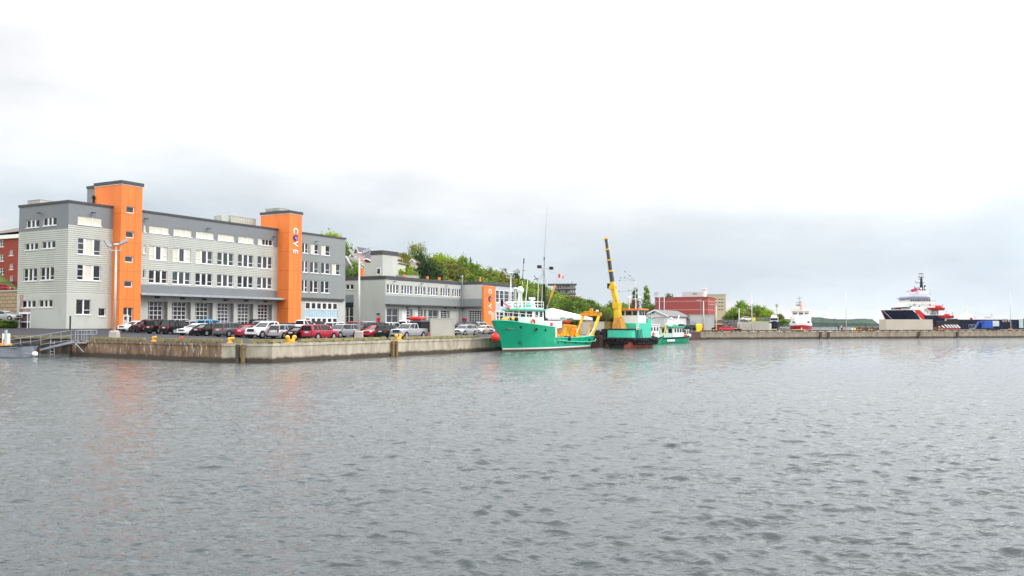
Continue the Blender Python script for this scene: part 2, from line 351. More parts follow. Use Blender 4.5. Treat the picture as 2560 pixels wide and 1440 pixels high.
def water():
    nr, na = 1300, 1400
    ds = np.geomspace(8.5, 330.0, nr); an = np.linspace(-.80, .80, na)
    D, A = np.meshgrid(ds, an, indexing='ij'); X = D*np.tan(A); Y = D
    Z = np.zeros_like(X); W = np.random.default_rng(3)
    for k in range(110):
        lam = .14*(1.5/.14)**(W.random()**1.0); kk = 2*math.pi/lam
        th = math.radians(-97)+W.normal(0, .42); ph = W.random()*2*math.pi
        a = .0057*lam**.84*(.35+W.random()*.9)
        # no wave shorter than the local grid spacing
        sp = np.maximum(D*(math.log(330/8.5)/nr), D*(1.60/na))
        fade = np.clip((lam/sp-2.6)/2.4, 0, 1)
        ph2 = kk*(X*math.cos(th)+Y*math.sin(th))+ph
        Z += a*fade*((np.sin(ph2)+.30*np.cos(2*ph2)) if k % 2 else 1.25*(.64-np.abs(np.sin(ph2/2+.2*np.sin(ph2*.37))))*2)
    patch = .75+.35*np.sin(X*.05+1.3*np.sin(Y*.031))*np.sin(Y*.043+.7)+.2*np.sin(X*.021-Y*.017)
    Z *= patch
    V = np.stack([X, Y, Z], -1).reshape(-1, 3)
    i, j = np.meshgrid(np.arange(nr-1), np.arange(na-1), indexing='ij'); a = (i*na+j).ravel()
    Fc = np.stack([a, a+1, a+na+1, a+na], -1)
    # skirt of calm outer water joined on all sides
    me = bpy.data.meshes.new('water'); me.vertices.add(len(V)); me.vertices.foreach_set('co', V.ravel().astype(np.float32))
    me.loops.add(Fc.size); me.loops.foreach_set('vertex_index', Fc.ravel().astype(np.int32))
    me.polygons.add(len(Fc)); me.polygons.foreach_set('loop_start', np.arange(0, Fc.size, 4, dtype=np.int32)); me.polygons.foreach_set('loop_total', np.full(len(Fc), 4, dtype=np.int32))
    me.polygons.foreach_set('use_smooth', np.ones(len(Fc), dtype=bool)); me.update(calc_edges=True)
    m = water_material(); me.materials.append(m)
    o = bpy.data.objects.new('water', me); C.objects.link(o); struct(o)
    mb = MB()
    mb.add([(-9000, -600, -.17), (9000, -600, -.17), (9000, 14000, -.17), (-9000, 14000, -.17)], [(0, 1, 2, 3)])
    struct(mb.build('open_water', m))
water()

# ------------------------------------------------------------------ land and quays
def land():
    ss = sorted(set([round(a[0], 4) for a in est]+list(np.arange(0, 60, 4.0))+list(np.arange(60, 170, 3.0))+list(np.arange(170, 330, 20.))))
    ss = [s for s in ss if s <= est[-1][0]]; nt_ = 150; ws = np.concatenate([np.linspace(0, 1, nt_)**1.15])
    vs = []; fs = []
    for s in ss:
        t0 = tmin(s)
        for w_ in ws:
            t = t0+(min(640, 260+4.2*s)-t0)*w_; x, y = xy(s, t); vs.append((x, y, gz(x, y)))
    n = len(ws)
    for i in range(len(ss)-1):
        for j in range(n-1): fs.append((i*n+j, (i+1)*n+j, (i+1)*n+j+1, i*n+j+1))
    b = MB(); b.add(vs, fs)
    # asphalt on the lot, grass on the hill
    for k, f in enumerate(b.f):
        c = sum((Vector(b.v[i]) for i in f), Vector())/len(f); s, t = st(c.x, c.y); b.mi[k] = 1 if s > 72 or t > 330 else 0
    struct(b.build('ground', [M['asphalt'], M['grass']], smooth=True))
land()
def face_wall(name, pts, m, z1=TOP, label=None, cat='quay wall', thick=1.2, z0=-1.5):
    """one run of quay wall following pts, with coping lip and construction joints as real gaps in the coping"""
    b = MB(); n = len(pts)
    for (x0, y0), (x1, y1) in zip(pts, pts[1:]):
        d = Vector((x1-x0, y1-y0)); Ln = d.length; d.normalize(); nn = Vector((d.y, -d.x))   # outward (to the water)
        b.M = Matrix(((d.x, -nn.x, 0, x0), (d.y, -nn.y, 0, y0), (0, 0, 1, 0), (0, 0, 0, 1)))
        k = max(1, round(Ln/6.5)); 
        for i in range(k):
            a, c = Ln*i/k+.015, Ln*(i+1)/k-.015
            b.box(a, c, 0, thick, z0, z1-.22); b.box(a, c, -.07, thick, z1-.22, z1+.02)
        b.box(0, Ln, .05, thick-.1, z0, z1-.01)
    o = b.build(name, m); return tag(o, label, cat)
face_wall('quay_wall', [E_, LB], M['quaybrown'], label='brown stained concrete quay wall with white lime streaks below the car park')
face_wall('quay_wall', [LB, (Q0.x, Q0.y), xy(0, 46)], M['quaypale'], label='pale concrete quay wall turning the corner in front of the red and silver cars')
face_wall('quay_wall', [xy(0, 46), Q3], M['brown'], label='dark brown steel quay wall behind the moored green boats')
PR = (Q3[0]+172, Q3[1]+54)
face_wall('pier_wall', [Q3, PR], M['quayfar'], label='long weathered concrete pier wall across the right half of the harbour', cat='pier wall')
b = MB()
for i in range(40):
    f = i/39; x = E_[0]+(R1[0]-E_[0])*min(1, f*4) if f < .25 else R1[0]+(R2[0]-R1[0])*(f-.25)/.75; y = E_[1]+(R1[1]-E_[1])*min(1, f*4) if f < .25 else R1[1]+(R2[1]-R1[1])*(f-.25)/.75
    b.tube((x, y-.1, -1.5), (x, y-.1, 1.45+.1*random.random()), .2, .2, 7)
for (p, q_) in ((E_, R1), (R1, R2)): b.beam((p[0], p[1]-.35, 1.35), (q_[0], q_[1]-.35, 1.35), .3, .35); b.beam((p[0], p[1]+.4, .2), (q_[0], q_[1]+.4, .2), .3, 3.2)
tag(b.build('timber_wharf_face', M['darkwood']), 'dark wet timber pile wall in shadow beneath the gangway', 'wharf face')
# pier deck and far ground
b = MB(); PB = (PR[0]-14, PR[1]+66); PBl = (Q3[0]-6, Q3[1]+64)
b.add([(Q3[0], Q3[1], TOP), (PR[0], PR[1], TOP), (PB[0], PB[1], TOP), (PBl[0], PBl[1], TOP)], [(0, 1, 2, 3)])
b.add([(PB[0], PB[1], -1), (PBl[0], PBl[1], -1), (PBl[0], PBl[1], TOP), (PB[0], PB[1], TOP)], [(0, 1, 2, 3)])
struct(b.build('pier_deck', mat('pier_deck_surface', (.22, .19, .16), .85, var=.25, vs=.3)))
b = MB(); b.add([(20, 262, TOP-.03), (104, 262, TOP-.03), (112, 520, TOP-.03), (-80, 640, TOP-.03), (104, 262, -1), (112, 520, -1)], [(0, 1, 2, 3), (1, 4, 5, 2)])
struct(b.build('far_ground', M['grass']))
# raised rusty kerb along the back of the pier
b = MB(); p, q_ = Vector((PBl[0]+70, PBl[1]+2, TOP)), Vector((PB[0], PB[1], TOP))
p, q_ = p, p.lerp(q_, .40)
b.beam(p+Vector((0, -.5, .45)), q_+Vector((0, -.5, .45)), .5, .9)
for i in range(14): a = p.lerp(q_, (i+.5)/14); b.box(a.x-.25, a.x+.25, a.y-1.0, a.y-.75, TOP, TOP+1.0)
tag(b.build('pier_back_wall', M['brown']), 'low rust brown kerb wall along the far edge of the pier', 'kerb wall')

# ------------------------------------------------------------------ kerb timbers, fender posts, bollards
def edge_pt(u, left):
    """point of the quay edge seen in column u"""
    r = ray(u, 850); k = r.x/r.y
    P, D = (Vector(LB), d_) if left else (Q0, QD)
    if left and u > 553: P, D = Q0, (Vector(LB)-Q0).normalized()
    t = (k*P.y-P.x)/(D.x-k*D.y); return P+D*t, D
NT = 0
LN = {}
def timber(u0, u1, left, label):
    (a, D), (c, _) = edge_pt(u0, left), edge_pt(u1, left)
    if left and (c-a).dot(Vector((1, 0))) < 0: a, c = c, a
    d = (c-a); Ln = d.length; ang = math.atan2(d.y, d.x); nn = Vector((-d.y, d.x)).normalized()
    o = a+nn*.35
    b = MB(); b.box(0, Ln, -.15, .15, .12, .40)
    k = max(2, round(Ln/2.2))
    for i in range(k): x = Ln*(i+.5)/k; b.box(x-.25, x+.25, -.14, .14, 0, .12)
    ob = b.build('kerb_timber', M['timber'], bevel=.02); ob.location = (o.x, o.y, TOP+.02); ob.rotation_euler = (0, 0, ang)
    tag(ob, label, 'kerb timber', 'green weathered kerb timbers along the quay edge')
for u0, u1, lf, lb in [(219, 354, 1, 'mossy kerb timber between the gangway platform and the left lamp post'), (385, 450, 1, 'kerb timber carrying the red mooring hook on the brown wall'),
    (451, 547, 1, 'kerb timber ending at the joint between brown and pale concrete'), (583.5, 601, 1, 'very short kerb timber stub above the corner fender posts'),
    (619, 678, 1, 'kerb timber reaching the pale quay corner from the left'), (680, 722, 0, 'kerb timber just right of the quay corner, left of the twin yellow bollard'),
    (756, 862, 0, 'kerb timber in front of the boxy red car'), (863, 970, 0, 'kerb timber running below the right lamp post'), (979, 997, 0, 'short kerb timber in front of the silver pickup, left of its bollard'),
    (1017, 1122, 0, 'kerb timber in front of the pale storage container'), (1123, 1200, 0, 'kerb timber between the container and the red round fender'), (60, 165, 1, 'faded kerb timber on the dark wharf behind the gangway')]:
    if u0 == 60:
        a = Vector(R1).lerp(Vector(R2), .05); c = Vector(R1).lerp(Vector(R2), .33); d = a-c; b = MB(); b.box(0, d.length, -.15, .15, .12, .4)
        for i in range(5): b.box(i*2.4+.3, i*2.4+.8, -.14, .14, 0, .12)
        ob = b.build('kerb_timber', M['timber'], bevel=.02); ob.location = (c.x, c.y+.3, TOP+.02); ob.rotation_euler = (0, 0, math.atan2(d.y, d.x)); tag(ob, lb, 'kerb timber', 'green weathered kerb timbers along the quay edge')
    else: timber(u0, u1, lf, lb)
def fender(u, left, label, m='darkwood'):
    a, D = edge_pt(u, left); b = MB(); b.box(-.16, .16, -.38, -.09, -1.2, TOP-.05); b.box(-.19, .19, -.40, -.09, TOP-.5, TOP-.35)
    if left: D = -D
    ob = b.build('fender_post', M[m], bevel=.03); ob.location = (a.x, a.y, 0); ob.rotation_euler = (0, 0, math.atan2(D.y, D.x)); tag(ob, label, 'fender post', 'timber fender posts on the quay face')
M['postwood'] = mat('brown_post_timber', (.20, .13, .05), .85, var=.35, vs=2, bump=.3, stretch=(1, 1, .3))
fender(597, 1, 'dark fender post on pale concrete, left of the corner pair'); fender(611, 1, 'brown fender post on pale concrete, right of the corner pair', 'postwood')
fender(978, 0, 'left one of two fender posts below the silver pickup', 'postwood'); fender(987, 0, 'right one of two fender posts below the silver pickup', 'postwood')
# construction joint strip
def bollard(kind, p, ang, label, m, name='bollard', sc_=1):
    r = thing(name, label, 'bollard', (p[0], p[1], p[2]), ang, 'mooring bollards along the quays'); b = MB(); b.sm = True
    if kind == 'hook':      # curved horn
        b.tube((0, 0, 0), (0, 0, .12), .30, .28, 14); b.tube((0, 0, .12), (.02, 0, .42), .17, .15, 12); b.tube((-.05, 0, .40), (.36, 0, .50), .17, .13, 12); b.ball((.36, 0, .50), .13, nu=10, nv=6); b.ball((-.06, 0, .41), .17, nu=10, nv=6)
    elif kind == 'twin':
        b.box(-.5, .5, -.22, .22, 0, .10)
        for s in (-1, 1): b.tube((s*.14, 0, .08), (s*.40, 0, .48), .15, .15, 12); b.ball((s*.43, 0, .52), .21, .2, .17, 12, 8)
    else:
        b.box(-.6, .6, -.25, .25, 0, .12)
        for s in (-1, 1): b.tube((s*.33, 0, .1), (s*.33, 0, .42), .14, .13, 12); b.tube((s*.33, 0, .42), (s*.33, 0, .52), .2, .18, 12)
        b.tube((-.33, 0, .25), (.33, 0, .25), .07, .07, 8)
    o = b.build('casting', m, r, smooth=True)
    b = MB(); b.prism([(-.42, -.3), (.42, -.3), (.42, .3), (-.42, .3)], -.02, .03); b.build('base_plate', M['black'], r); r.scale = (sc_*.9,)*3; return r
def bo(u, left, kind, m, label, sc_=1.1, back=.55):
    a, D = edge_pt(u, left); nn = Vector((D.y, -D.x)) if left else Vector((-D.y, D.x)); p = a+nn*back; bollard(kind, (p.x, p.y, TOP+.02), math.atan2(D.y, D.x)+(math.pi if left else 0), label, M[m], sc_=sc_)
bo(372, 1, 'hook', 'yellow', 'yellow horn bollard on the brown wall, right of the left lamp post')
bo(416, 1, 'hook', 'red', 'red horn bollard standing behind the kerb timber', 1.0, 1.6)
bo(568, 1, 'hook', 'yellow', 'yellow horn bollard beside the concrete joint, below the grey car')
bo(738, 0, 'twin', 'yellow', 'twin headed yellow bollard right of the quay corner', 1.25)
bo(1006, 0, 'twin', 'yellow', 'yellow bollard in front of the silver pickup wheel', 1.15)
p = Vector(R1).lerp(Vector(R2), .33); bollard('hook', (p.x, p.y+.6, TOP), .6, 'yellow bollard seen through the gangway rails', M['yellow'], sc_=1.2)
def pier_pt(u, back=.8):
    r = ray(u, 840); k = r.x/r.y; P = Vector(Q3); D = (Vector(PR)-P).normalized(); t = (k*P.y-P.x)/(D.x-k*D.y); p = P+D*t+Vector((-D.y, D.x))*back; return p, D
for u, lb in [(1792, 'orange yellow pier bollard in front of the dark van'), (1997, 'left yellow bollard below the red and white ship'), (2010, 'yellow bollard below the red and white ship, next to its twin on the right'),
              (2154, 'small yellow bollard right of the pier pole'), (2182, 'yellow pier bollard between pole and navy bow'), (2357, 'yellow bollard under the white chevron stripes'), (2533, 'yellow bollard at the right end of the pier')]:
    p, D = pier_pt(u); bollard('double', (p.x, p.y, TOP+.02), math.atan2(D.y, D.x), lb, M['yellow'], sc_=1.35)
# red items near the container
a, D = edge_pt(1058, 0); b = MB(); b.sm = True; b.torus((0, 0, .12), .28, .1, 'z'); b.torus((.05, .03, .28), .24, .09, 'z'); o = b.build('rope_coil', M['red']); o.location = (a.x+D.x-1.2, a.y+.9, TOP); tag(o, 'red rope coil lying on the quay left of the pale container', 'rope coil')
a, D = edge_pt(1083, 0); b = MB(); b.beam((-.3, 0, 0), (0, 0, .75), .09, .09); b.beam((.35, 0, 0), (0, 0, .75), .09, .09); b.beam((-.15, 0, .3), (.2, 0, .3), .07, .07); o = b.build('trestle', M['red']); o.location = (a.x-.5, a.y+.6, TOP); tag(o, 'small red A shaped stand leaning by the pale container', 'stand')
# pier kerb timbers
P = Vector(Q3); D = (Vector(PR)-P).normalized(); NNp = Vector((-D.y, D.x)); Lp = (Vector(PR)-P).length
k = 24
for i in range(k):
    b = MB(); ln = Lp/k-.5; b.box(0, ln, -.15, .15, .12, .40)
    for j in range(3): b.box(ln*(j+.5)/3-.3, ln*(j+.5)/3+.3, -.14, .14, 0, .12)
    o = b.build('kerb_timber', M['darkwood']); q_ = P+D*(Lp*i/k+.2)+NNp*.4; o.location = (q_.x, q_.y, TOP+.02); o.rotation_euler = (0, 0, math.atan2(D.y, D.x))
    tag(o, 'dark kerb timber in the row along the far pier edge', 'kerb timber', 'dark kerb timbers of the far pier')
for u, lb in [(2050, 'left dark fender post on the pier wall right of the red ship'), (2070, 'right dark fender post on the pier wall right of the red ship'), (2296, 'dark fender post on the pier wall below the concrete block'), (2392, 'dark fender post on the pier wall below the white stripes')]:
    p, D2 = pier_pt(u, -.12); b = MB(); b.box(-.3, .3, -.3, 0, -1, TOP-.05)
    o = b.build('fender_post', M['darkwood']); o.location = (p.x, p.y, 0); o.rotation_euler = (0, 0, math.atan2(D2.y, D2.x)); tag(o, lb, 'fender post', 'timber fender posts on the quay face')
# ------------------------------------------------------------------ buildings
def FM(p0, d):      # matrix of a facade: x along it, y into the building, z up
    i = (-d[1], d[0]); return Matrix(((d[0], i[0], 0, p0[0]), (d[1], i[1], 0, p0[1]), (0, 0, 1, 0), (0, 0, 0, 1)))
def wall(mb, Mx, x0, x1, z0, z1, holes, bands, dep=.22, rev=None):
    """bands: [(z_top, material index)...] from below; real openings with reveals"""
    mb.M = Mx
    xs = sorted(set([x0, x1]+[h[i] for h in holes for i in (0, 1)])); xs = [x for x in xs if x0 <= x <= x1]
    zs = sorted(set([z0, z1]+[b_[0] for b_ in bands]+[h[i] for h in holes for i in (2, 3)])); zs = [z for z in zs if z0 <= z <= z1]
    for a, c in zip(xs, xs[1:]):
        for e_, g in zip(zs, zs[1:]):
            mx_, mz = (a+c)/2, (e_+g)/2
            if any(h[0] < mx_ < h[1] and h[2] < mz < h[3] for h in holes): continue
            mb.m = next((b_[1] for b_ in bands if mz < b_[0]), bands[-1][1])
            mb.add([(a, 0, e_), (c, 0, e_), (c, 0, g), (a, 0, g)], [(0, 1, 2, 3)])
    for h in holes:
        a, c, e_, g = h[:4]; dd = h[4] if len(h) > 4 else dep
        if rev is not None: mb.m = rev
        mb.add([(a, 0, e_), (c, 0, e_), (c, 0, g), (a, 0, g), (a, dd, e_), (c, dd, e_), (c, dd, g), (a, dd, g)], [(0, 1, 5, 4), (1, 2, 6, 5), (2, 3, 7, 6), (3, 0, 4, 7)])
    mb.M = None
def window(root, Mx, x0, x1, z0, z1, vb=(), hb=(), dep=.14, fw=.09, vw=.16, blinds=(), gm='glass', sill=True, name='window', frm='white', label=None):
    """vb: mullion positions 0-1; hb: (bay, height fraction) low bars; blinds: bays with drawn blinds"""
    b = MB(); b.M = Mx; y0, y1 = dep-.04, dep+.08
    b.box(x0, x1, y0, y1, z0, z0+fw); b.box(x0, x1, y0, y1, z1-fw, z1); b.box(x0, x0+fw, y0, y1, z0+fw, z1-fw); b.box(x1-fw, x1, y0, y1, z0+fw, z1-fw)
    W = x1-x0; ed = [x0+fw]
    for f in vb: xm = x0+f*W; b.box(xm-vw/2, xm+vw/2, y0-.02, y1, z0+fw, z1-fw); ed += [xm-vw/2, xm+vw/2]
    ed.append(x1-fw); bays = [(ed[i], ed[i+1]) for i in range(0, len(ed), 2)]
    for bi, f in hb:
        if bi == -1: b.box(x0+fw, x1-fw, y0, y1, z0+f*(z1-z0)-.035, z0+f*(z1-z0)+.035)
        elif bi < len(bays): b.box(bays[bi][0], bays[bi][1], y0, y1, z0+f*(z1-z0)-.04, z0+f*(z1-z0)+.04)
    if sill: b.box(x0-.10, x1+.10, -.09, dep-.05, z0-.12, z0-.005)
    o = b.build(name, M[frm], root)
    if label: o['label'] = label
    p = MB(); p.M = Mx; p.add([(x0+.02, dep+.05, z0+.02), (x1-.02, dep+.05, z0+.02), (x1-.02, dep+.05, z1-.02), (x0+.02, dep+.05, z1-.02)], [(0, 1, 2, 3)]); p.build('pane', M[gm], o)
    if blinds:
        for q in blinds:
            bi, f = q if isinstance(q, tuple) else (q, 0)
            if bi < len(bays): p = MB(); p.M = Mx; p.box(bays[bi][0], bays[bi][1], dep+.015, dep+.045, z0+fw+f*(z1-z0), z1-fw); p.build('blind', M['blind'], o)
    return o
def shopdoor(root, Mx, x0, x1, z0, z1, cols=4, rows=6, dep=.45, name='overhead_door', gm='glass', solid=0):
    b = MB(); b.M = Mx; t = .045
    for i in range(cols+1): x = x0+(x1-x0)*i/cols; b.box(x-t, x+t, dep-.03, dep+.03, z0, z1)
    for j in range(rows+1): z = z0+(z1-z0)*j/rows; b.box(x0, x1, dep-.045, dep+.02, z-t, z+t)
    if solid: b.box(x0, x0+(x1-x0)*solid, dep-.02, dep+.04, z0, z1)
    o = b.build(name, M['white'], root)
    p = MB(); p.M = Mx; p.add([(x0, dep+.05, z0), (x1, dep+.05, z0), (x1, dep+.05, z1), (x0, dep+.05, z1)], [(0, 1, 2, 3)]); p.build('pane', M[gm], o)
    return o
def walllight(root, Mx, x, z):
    b = MB(); b.M = Mx; b.box(x-.35, x+.35, -.55, -.38, z-.02, z+.1); b.box(x-.06, x+.06, -.40, 0, z+.02, z+.1); b.build('wall_light', M['black'], root)
def letter(root, ch, Mx, cx, cz, size, m='white'):
    cu = bpy.data.curves.new('t', 'FONT'); cu.body = ch; cu.size = size; cu.extrude = .05; cu.align_x = 'CENTER'; cu.offset = .012*size
    to = bpy.data.objects.new('t', cu); C.objects.link(to); bpy.context.view_layer.update()
    me = bpy.data.meshes.new_from_object(to.evaluated_get(bpy.context.evaluated_depsgraph_get())); bpy.data.objects.remove(to)
    xs = [v.co.x for v in me.vertices]; ys = [v.co.y for v in me.vertices]; mx_, my = (min(xs)+max(xs))/2, (min(ys)+max(ys))/2
    for v in me.vertices: a, c, e_ = v.co; v.co = Mx @ Vector((cx+(c-my), -.06-e_, cz-(a-mx_)))
    me.materials.clear(); me.materials.append(M[m]); me.name = 'sign_letter'
    o = bpy.data.objects.new('sign_letter', me); C.objects.link(o); o.parent = root; return o
M['purple'] = mat('purple_sign', (.055, .01, .16), .4); M['signred'] = mat('red_swirl', (.55, .02, .12), .4); M['letterwhite'] = mat('sign_white', (.85, .85, .85), .4, var=.02)
def emblem(root, Mx, cx, cz, r):
    b = MB(); b.M = Mx; b.tube((cx, -.12, cz), (cx, -.02, cz), r, r, 28); o = b.build('sign_emblem', M['purple'], root)
    b = MB(); b.M = Mx
    for i in range(22):      # pink crescent along the lower rim, then a hooked white stroke
        a0, a1 = math.radians(200+i*8), math.radians(208+i*8); w0 = .24*math.sin(math.pi*(i+.5)/22)
        b.add([(cx+r*.93*math.cos(a0), -.135, cz+r*.93*math.sin(a0)), (cx+r*.93*math.cos(a1), -.135, cz+r*.93*math.sin(a1)), (cx+r*(.93-w0)*math.cos(a1), -.135, cz+r*(.93-w0)*math.sin(a1)), (cx+r*(.93-w0)*math.cos(a0), -.135, cz+r*(.93-w0)*math.sin(a0))], [(0, 1, 2, 3)])
    b.build('crescent', M['signred'], o)
    b = MB(); b.M = Mx; pts = [(.25-.0*i, 0) for i in range(1)]
    pts = [(cx+r*(.50-.012*i)*math.cos(math.radians(-70+i*13)), -.15, cz-.02*r+r*(.55-.026*i)*math.sin(math.radians(-70+i*13))) for i in range(20)]
    b.path(pts, r*.07, 5); b.ball((cx-.05*r, -.14, cz), r*.14, r*.05, r*.14); b.build('swirl', M['letterwhite'], o)

# ---- main four storey building
p = atY(165, 822, 124.0)
B1 = Fr(p.x, p.y, p.z, QA); z_base = 0.0
root = thingF('office_building', 'long four storey grey building with two tall orange towers', 'building', B1)
F1 = FM((0, 0), (1, 0)); FE = FM((0, 0), (0, -1))
X = lambda u, v=700: B1.pix(u, v)[0]
def Z(u, v): return B1.pix(u, v)[1]
H = Z(167, 499); Lb = X(863, 700); Hcap = H
xt1a = X(279.5); xt2a = X(693.6)
# tower fronts: solve the projection of the tower corner
def tower(u_side, u_corner, u_right, vtop):
    a = X(u_side); lo, hi = 0, 12
    for i in range(40):
        p_ = (lo+hi)/2; xx = B1.pix(u_corner, 700, (0, -p_))[0]
        if xx > a: lo = p_
        else: hi = p_
    return a, p_, B1.pix(u_right, 700, (0, -p_))[0], B1.pix((u_corner+u_right)/2, vtop, (0, -p_))[1]
T1 = tower(279.5, 299.5, 352.5, 464); T2 = tower(693.6, 722, 753.5, 536)
print('towers', T1, T2, 'H', H, 'L', Lb)
z_c0, z_c1 = Z(395, 583.5), Z(395, 566)                       # clerestory
z_30, z_31 = Z(395, 650), Z(395, 616); z_20, z_21 = Z(395, 708), Z(395, 676)
z_bandtop, z_can = Z(360, 711), Z(360, 733.5); z_d1 = Z(395, 753.5); z_dk = Z(356, 582)
cols = [(373, 419), (432, 477), (489.5, 531.7), (543.6, 584.4), (595, 633.6), (644, 681)]
holes = []; wins = []
def W_(x0, x1, z0, z1, **k): holes.append((x0, x1, z0, z1)); wins.append((x0, x1, z0, z1, k))
for i, (a, c) in enumerate(cols):
    x0, x1 = X(a, 640), X(c, 640)
    W_(x0, x1, z_30, z_31, vb=(.33, .67), hb=[(0, .36), (2, .33)], vw=.30, blinds=[[0, 2], [0, 2], [0], [], [], []][i] and [(q, .02) for q in [[0, 2], [0, 2], [0], [], [], []][i]], gm='glass2')
    W_(x0, x1, z_20, z_21, vb=(.33, .67), hb=[(0, .3), (2, .33)], vw=.30, gm='glass2' if i % 2 else 'glass')
    x0, x1 = X([373, 434, 490, 545, 596, 645.5][i], 575), X([422.5, 479.5, 535, 586.5, 635, 682.5][i], 575)
    W_(x0, x1, z_c0, z_c1, vb=(.28, .5, .72) if i > 2 else (.33, .67), vw=.10, blinds=[0, 1, 2, 3] if i < 5 else [0])
for zz in ((z_c0, z_c1, 1), (z_31-1.35, z_31, 1), (z_21-1.35, z_21, 0)):
    W_(X(357), X(363), zz[0], zz[1], blinds=[0] if zz[2] else ())
xdoors = [(X(a, 780), X(c, 780), X(e_, 780)) for a, c, e_ in [(370, 412, 419), (430, 471, 477), (488, 525.5, 531.5), (542, 577, 584), (593, 627, 633), (643, 675, 680)]]
for a, c, e_ in xdoors: holes.append((a, e_, 0, z_d1, 1.0))
# left bay
W_(X(194.6, 550), X(254.5, 550), Z(222, 563), Z(222, 542), vb=(.3, .62), vw=.10, blinds=[0, 1, 2])
W_(X(194.6, 620), X(252.5, 620), Z(222, 637), Z(222, 597), vb=(.30, .66), hb=[(0, .3), (2, .25), (0, .68)], vw=.35, gm='glass2', blinds=[(1, 0)])
W_(X(193, 680), X(251.5, 680), Z(222, 701), Z(222, 662.5), vb=(.30, .66), hb=[(0, .25), (2, .22), (0, .7)], vw=.35, blinds=[(1, 0)])
W_(X(190, 770), X(227.5, 770), Z(208, 786.5), Z(208, 748.5), vb=(.5,), hb=[(1, .3)], vw=.2)
W_(X(246, 780), X(264, 780), Z(255, 790.5), Z(255, 770))
# right grey section
for row in (((755.5, 770), (776.5, 795.5), (803, 825)), ((755.5, 770), (775.5, 796.5), (803, 825), (830, 850.5)), ((755.5, 769.5), (775.5, 795.5), (803, 824))):
    ri = (0, 1, 2)[[3, 4, 3].index(len(row))] if False else None
for ri, (row, vt, vb_, uu) in enumerate((([(755.5, 770), (776.5, 796), (803, 825)], 614, 638, 815), ([(755.5, 770), (775.5, 796.5), (803, 825), (830, 851)], 657.5, 684.5, 815), ([(755.5, 769.5), (775.5, 795.5), (803, 824)], 703, 732.5, 815))):
    for ci, (a, c) in enumerate(row):
        W_(X(a, 660), X(c, 660), Z(uu, vb_), Z(uu, vt), vb=(.45,), hb=[(1, .36)], vw=.28, blinds=[(0, 0)] if (ri == 0 and ci or ri == 1 and ci == 3) else (), gm='glass2' if ri == 1 else 'glass')
# shopfront on the right
sx0, sx1 = X(763, 760), X(844, 760); sz1 = Z(800, 756)
holes.append((sx0, sx1, 0, sz1, .2))
mb = MB(); mats = [M['smooth'], M['lightclad'], M['dark'], M['dark2'], M['reveal']]
zl = Z(163, 734)
xr = T2[2]
hl = [h for h in holes if h[1] <= T1[0]+.5]; hm = [h for h in holes if T1[0] < h[0] < T2[0]]; hr = [h for h in holes if h[0] >= T2[0]]
zdl = Z(222, 567)
wall(mb, F1, 0, T1[0]+.5, 0, H-.35, hl, [(zl, 0), (zdl, 1), (99, 2)], rev=4)
wall(mb, F1, T1[0]+.5, T2[0]+.5, 0, H-.35, hm, [(z_can-.2, 0), (z_bandtop, 2), (z_dk, 1), (99, 2)], rev=4)
zr = Z(800, 748)
wall(mb, F1, T2[0]+.5, Lb, 0, H-.35, [h for h in hr], [(zr, 0), (99, 3)], rev=4)
# end face
XE = lambda u, v=700: B1.pix(u, v, (0, 0), (0, -1))[0]
ZE = lambda u, v: B1.pix(u, v, (0, 0), (0, -1))[1]
Le = XE(44, 700); holes2 = []; wins2 = []
for (ua, ub), (vc, vd), kk in [((62, 95), (569, 550), 0), ((104, 138), (564, 544), 0), ((60, 93), (625, 608), 0), ((102, 136.5), (621, 603), 0), ((58, 92), (702.5, 671), 1), ((100, 134.5), (700, 667.5), 1), ((56, 90.5), (769, 751), 0), ((98, 132.5), (768, 749.5), 0)]:
    uu = (ua+ub)/2; x0, x1 = XE(ua), XE(ub); z0, z1 = ZE(uu, vc), ZE(uu, vd)
    holes2.append((x0, x1, z0, z1)); wins2.append((x0, x1, z0, z1, dict(vb=(.36, .66), vw=.28 if kk else .3, hb=[(0, .3), (2, .3)] if kk else [])))
nx0, nx1, nz1 = XE(50), XE(79), ZE(65, 784.5)
holes2.append((nx0, nx1, .1, nz1, .9))
wall(mb, FE, Le, 0, 0, H-.35, holes2, [(ZE(160, 734), 0), (ZE(160, 571), 1), (99, 2)], rev=4)
mb.M = None; mb.m = 2
mb.add([(Lb, 0, 0), (Lb, -Le, 0), (Lb, -Le, H-.35), (Lb, 0, H-.35), (0, -Le, 0), (0, -Le, H-.35)], [(0, 1, 2, 3), (1, 4, 5, 2)])
mb.build('wall', mats, root)
b = MB(); b.box(.05, Lb-.05, .05, -Le-.05, H-1.0, H-.6); b.build('roof', M['unit'], root)
# floors inside so that openings are backed
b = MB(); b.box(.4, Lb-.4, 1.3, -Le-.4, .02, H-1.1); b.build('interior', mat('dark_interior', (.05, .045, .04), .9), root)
b = MB()
for (x0, x1, y0, y1) in ((-.12, T1[0], -.12, .25), (T1[2], T2[0], -.12, .25), (T2[2], Lb+.12, -.12, .25), (-.12, .25, .25, -Le), (Lb-.25, Lb+.12, .25, -Le), (-.12, Lb+.12, -Le-.25, -Le+.12)):
    b.box(x0, x1, y0, y1, H-.35, H)
b.build('parapet_cap', M['cap'], root)
for x0, x1, z0, z1, k in wins: window(root, F1, x0, x1, z0, z1, **k)
for x0, x1, z0, z1, k in wins2: window(root, FE, x0, x1, z0, z1, **k)
for i, (a, c, e_) in enumerate(xdoors):
    shopdoor(root, F1, a, c, 0, z_d1-.05, 4, 6 if i < 3 else 7, dep=.75)
    b = MB(); b.M = F1; b.box(c+.04, e_-.01, .68, .8, 0, z_d1-.02); b.build('door_jamb', M['reveal'], root)
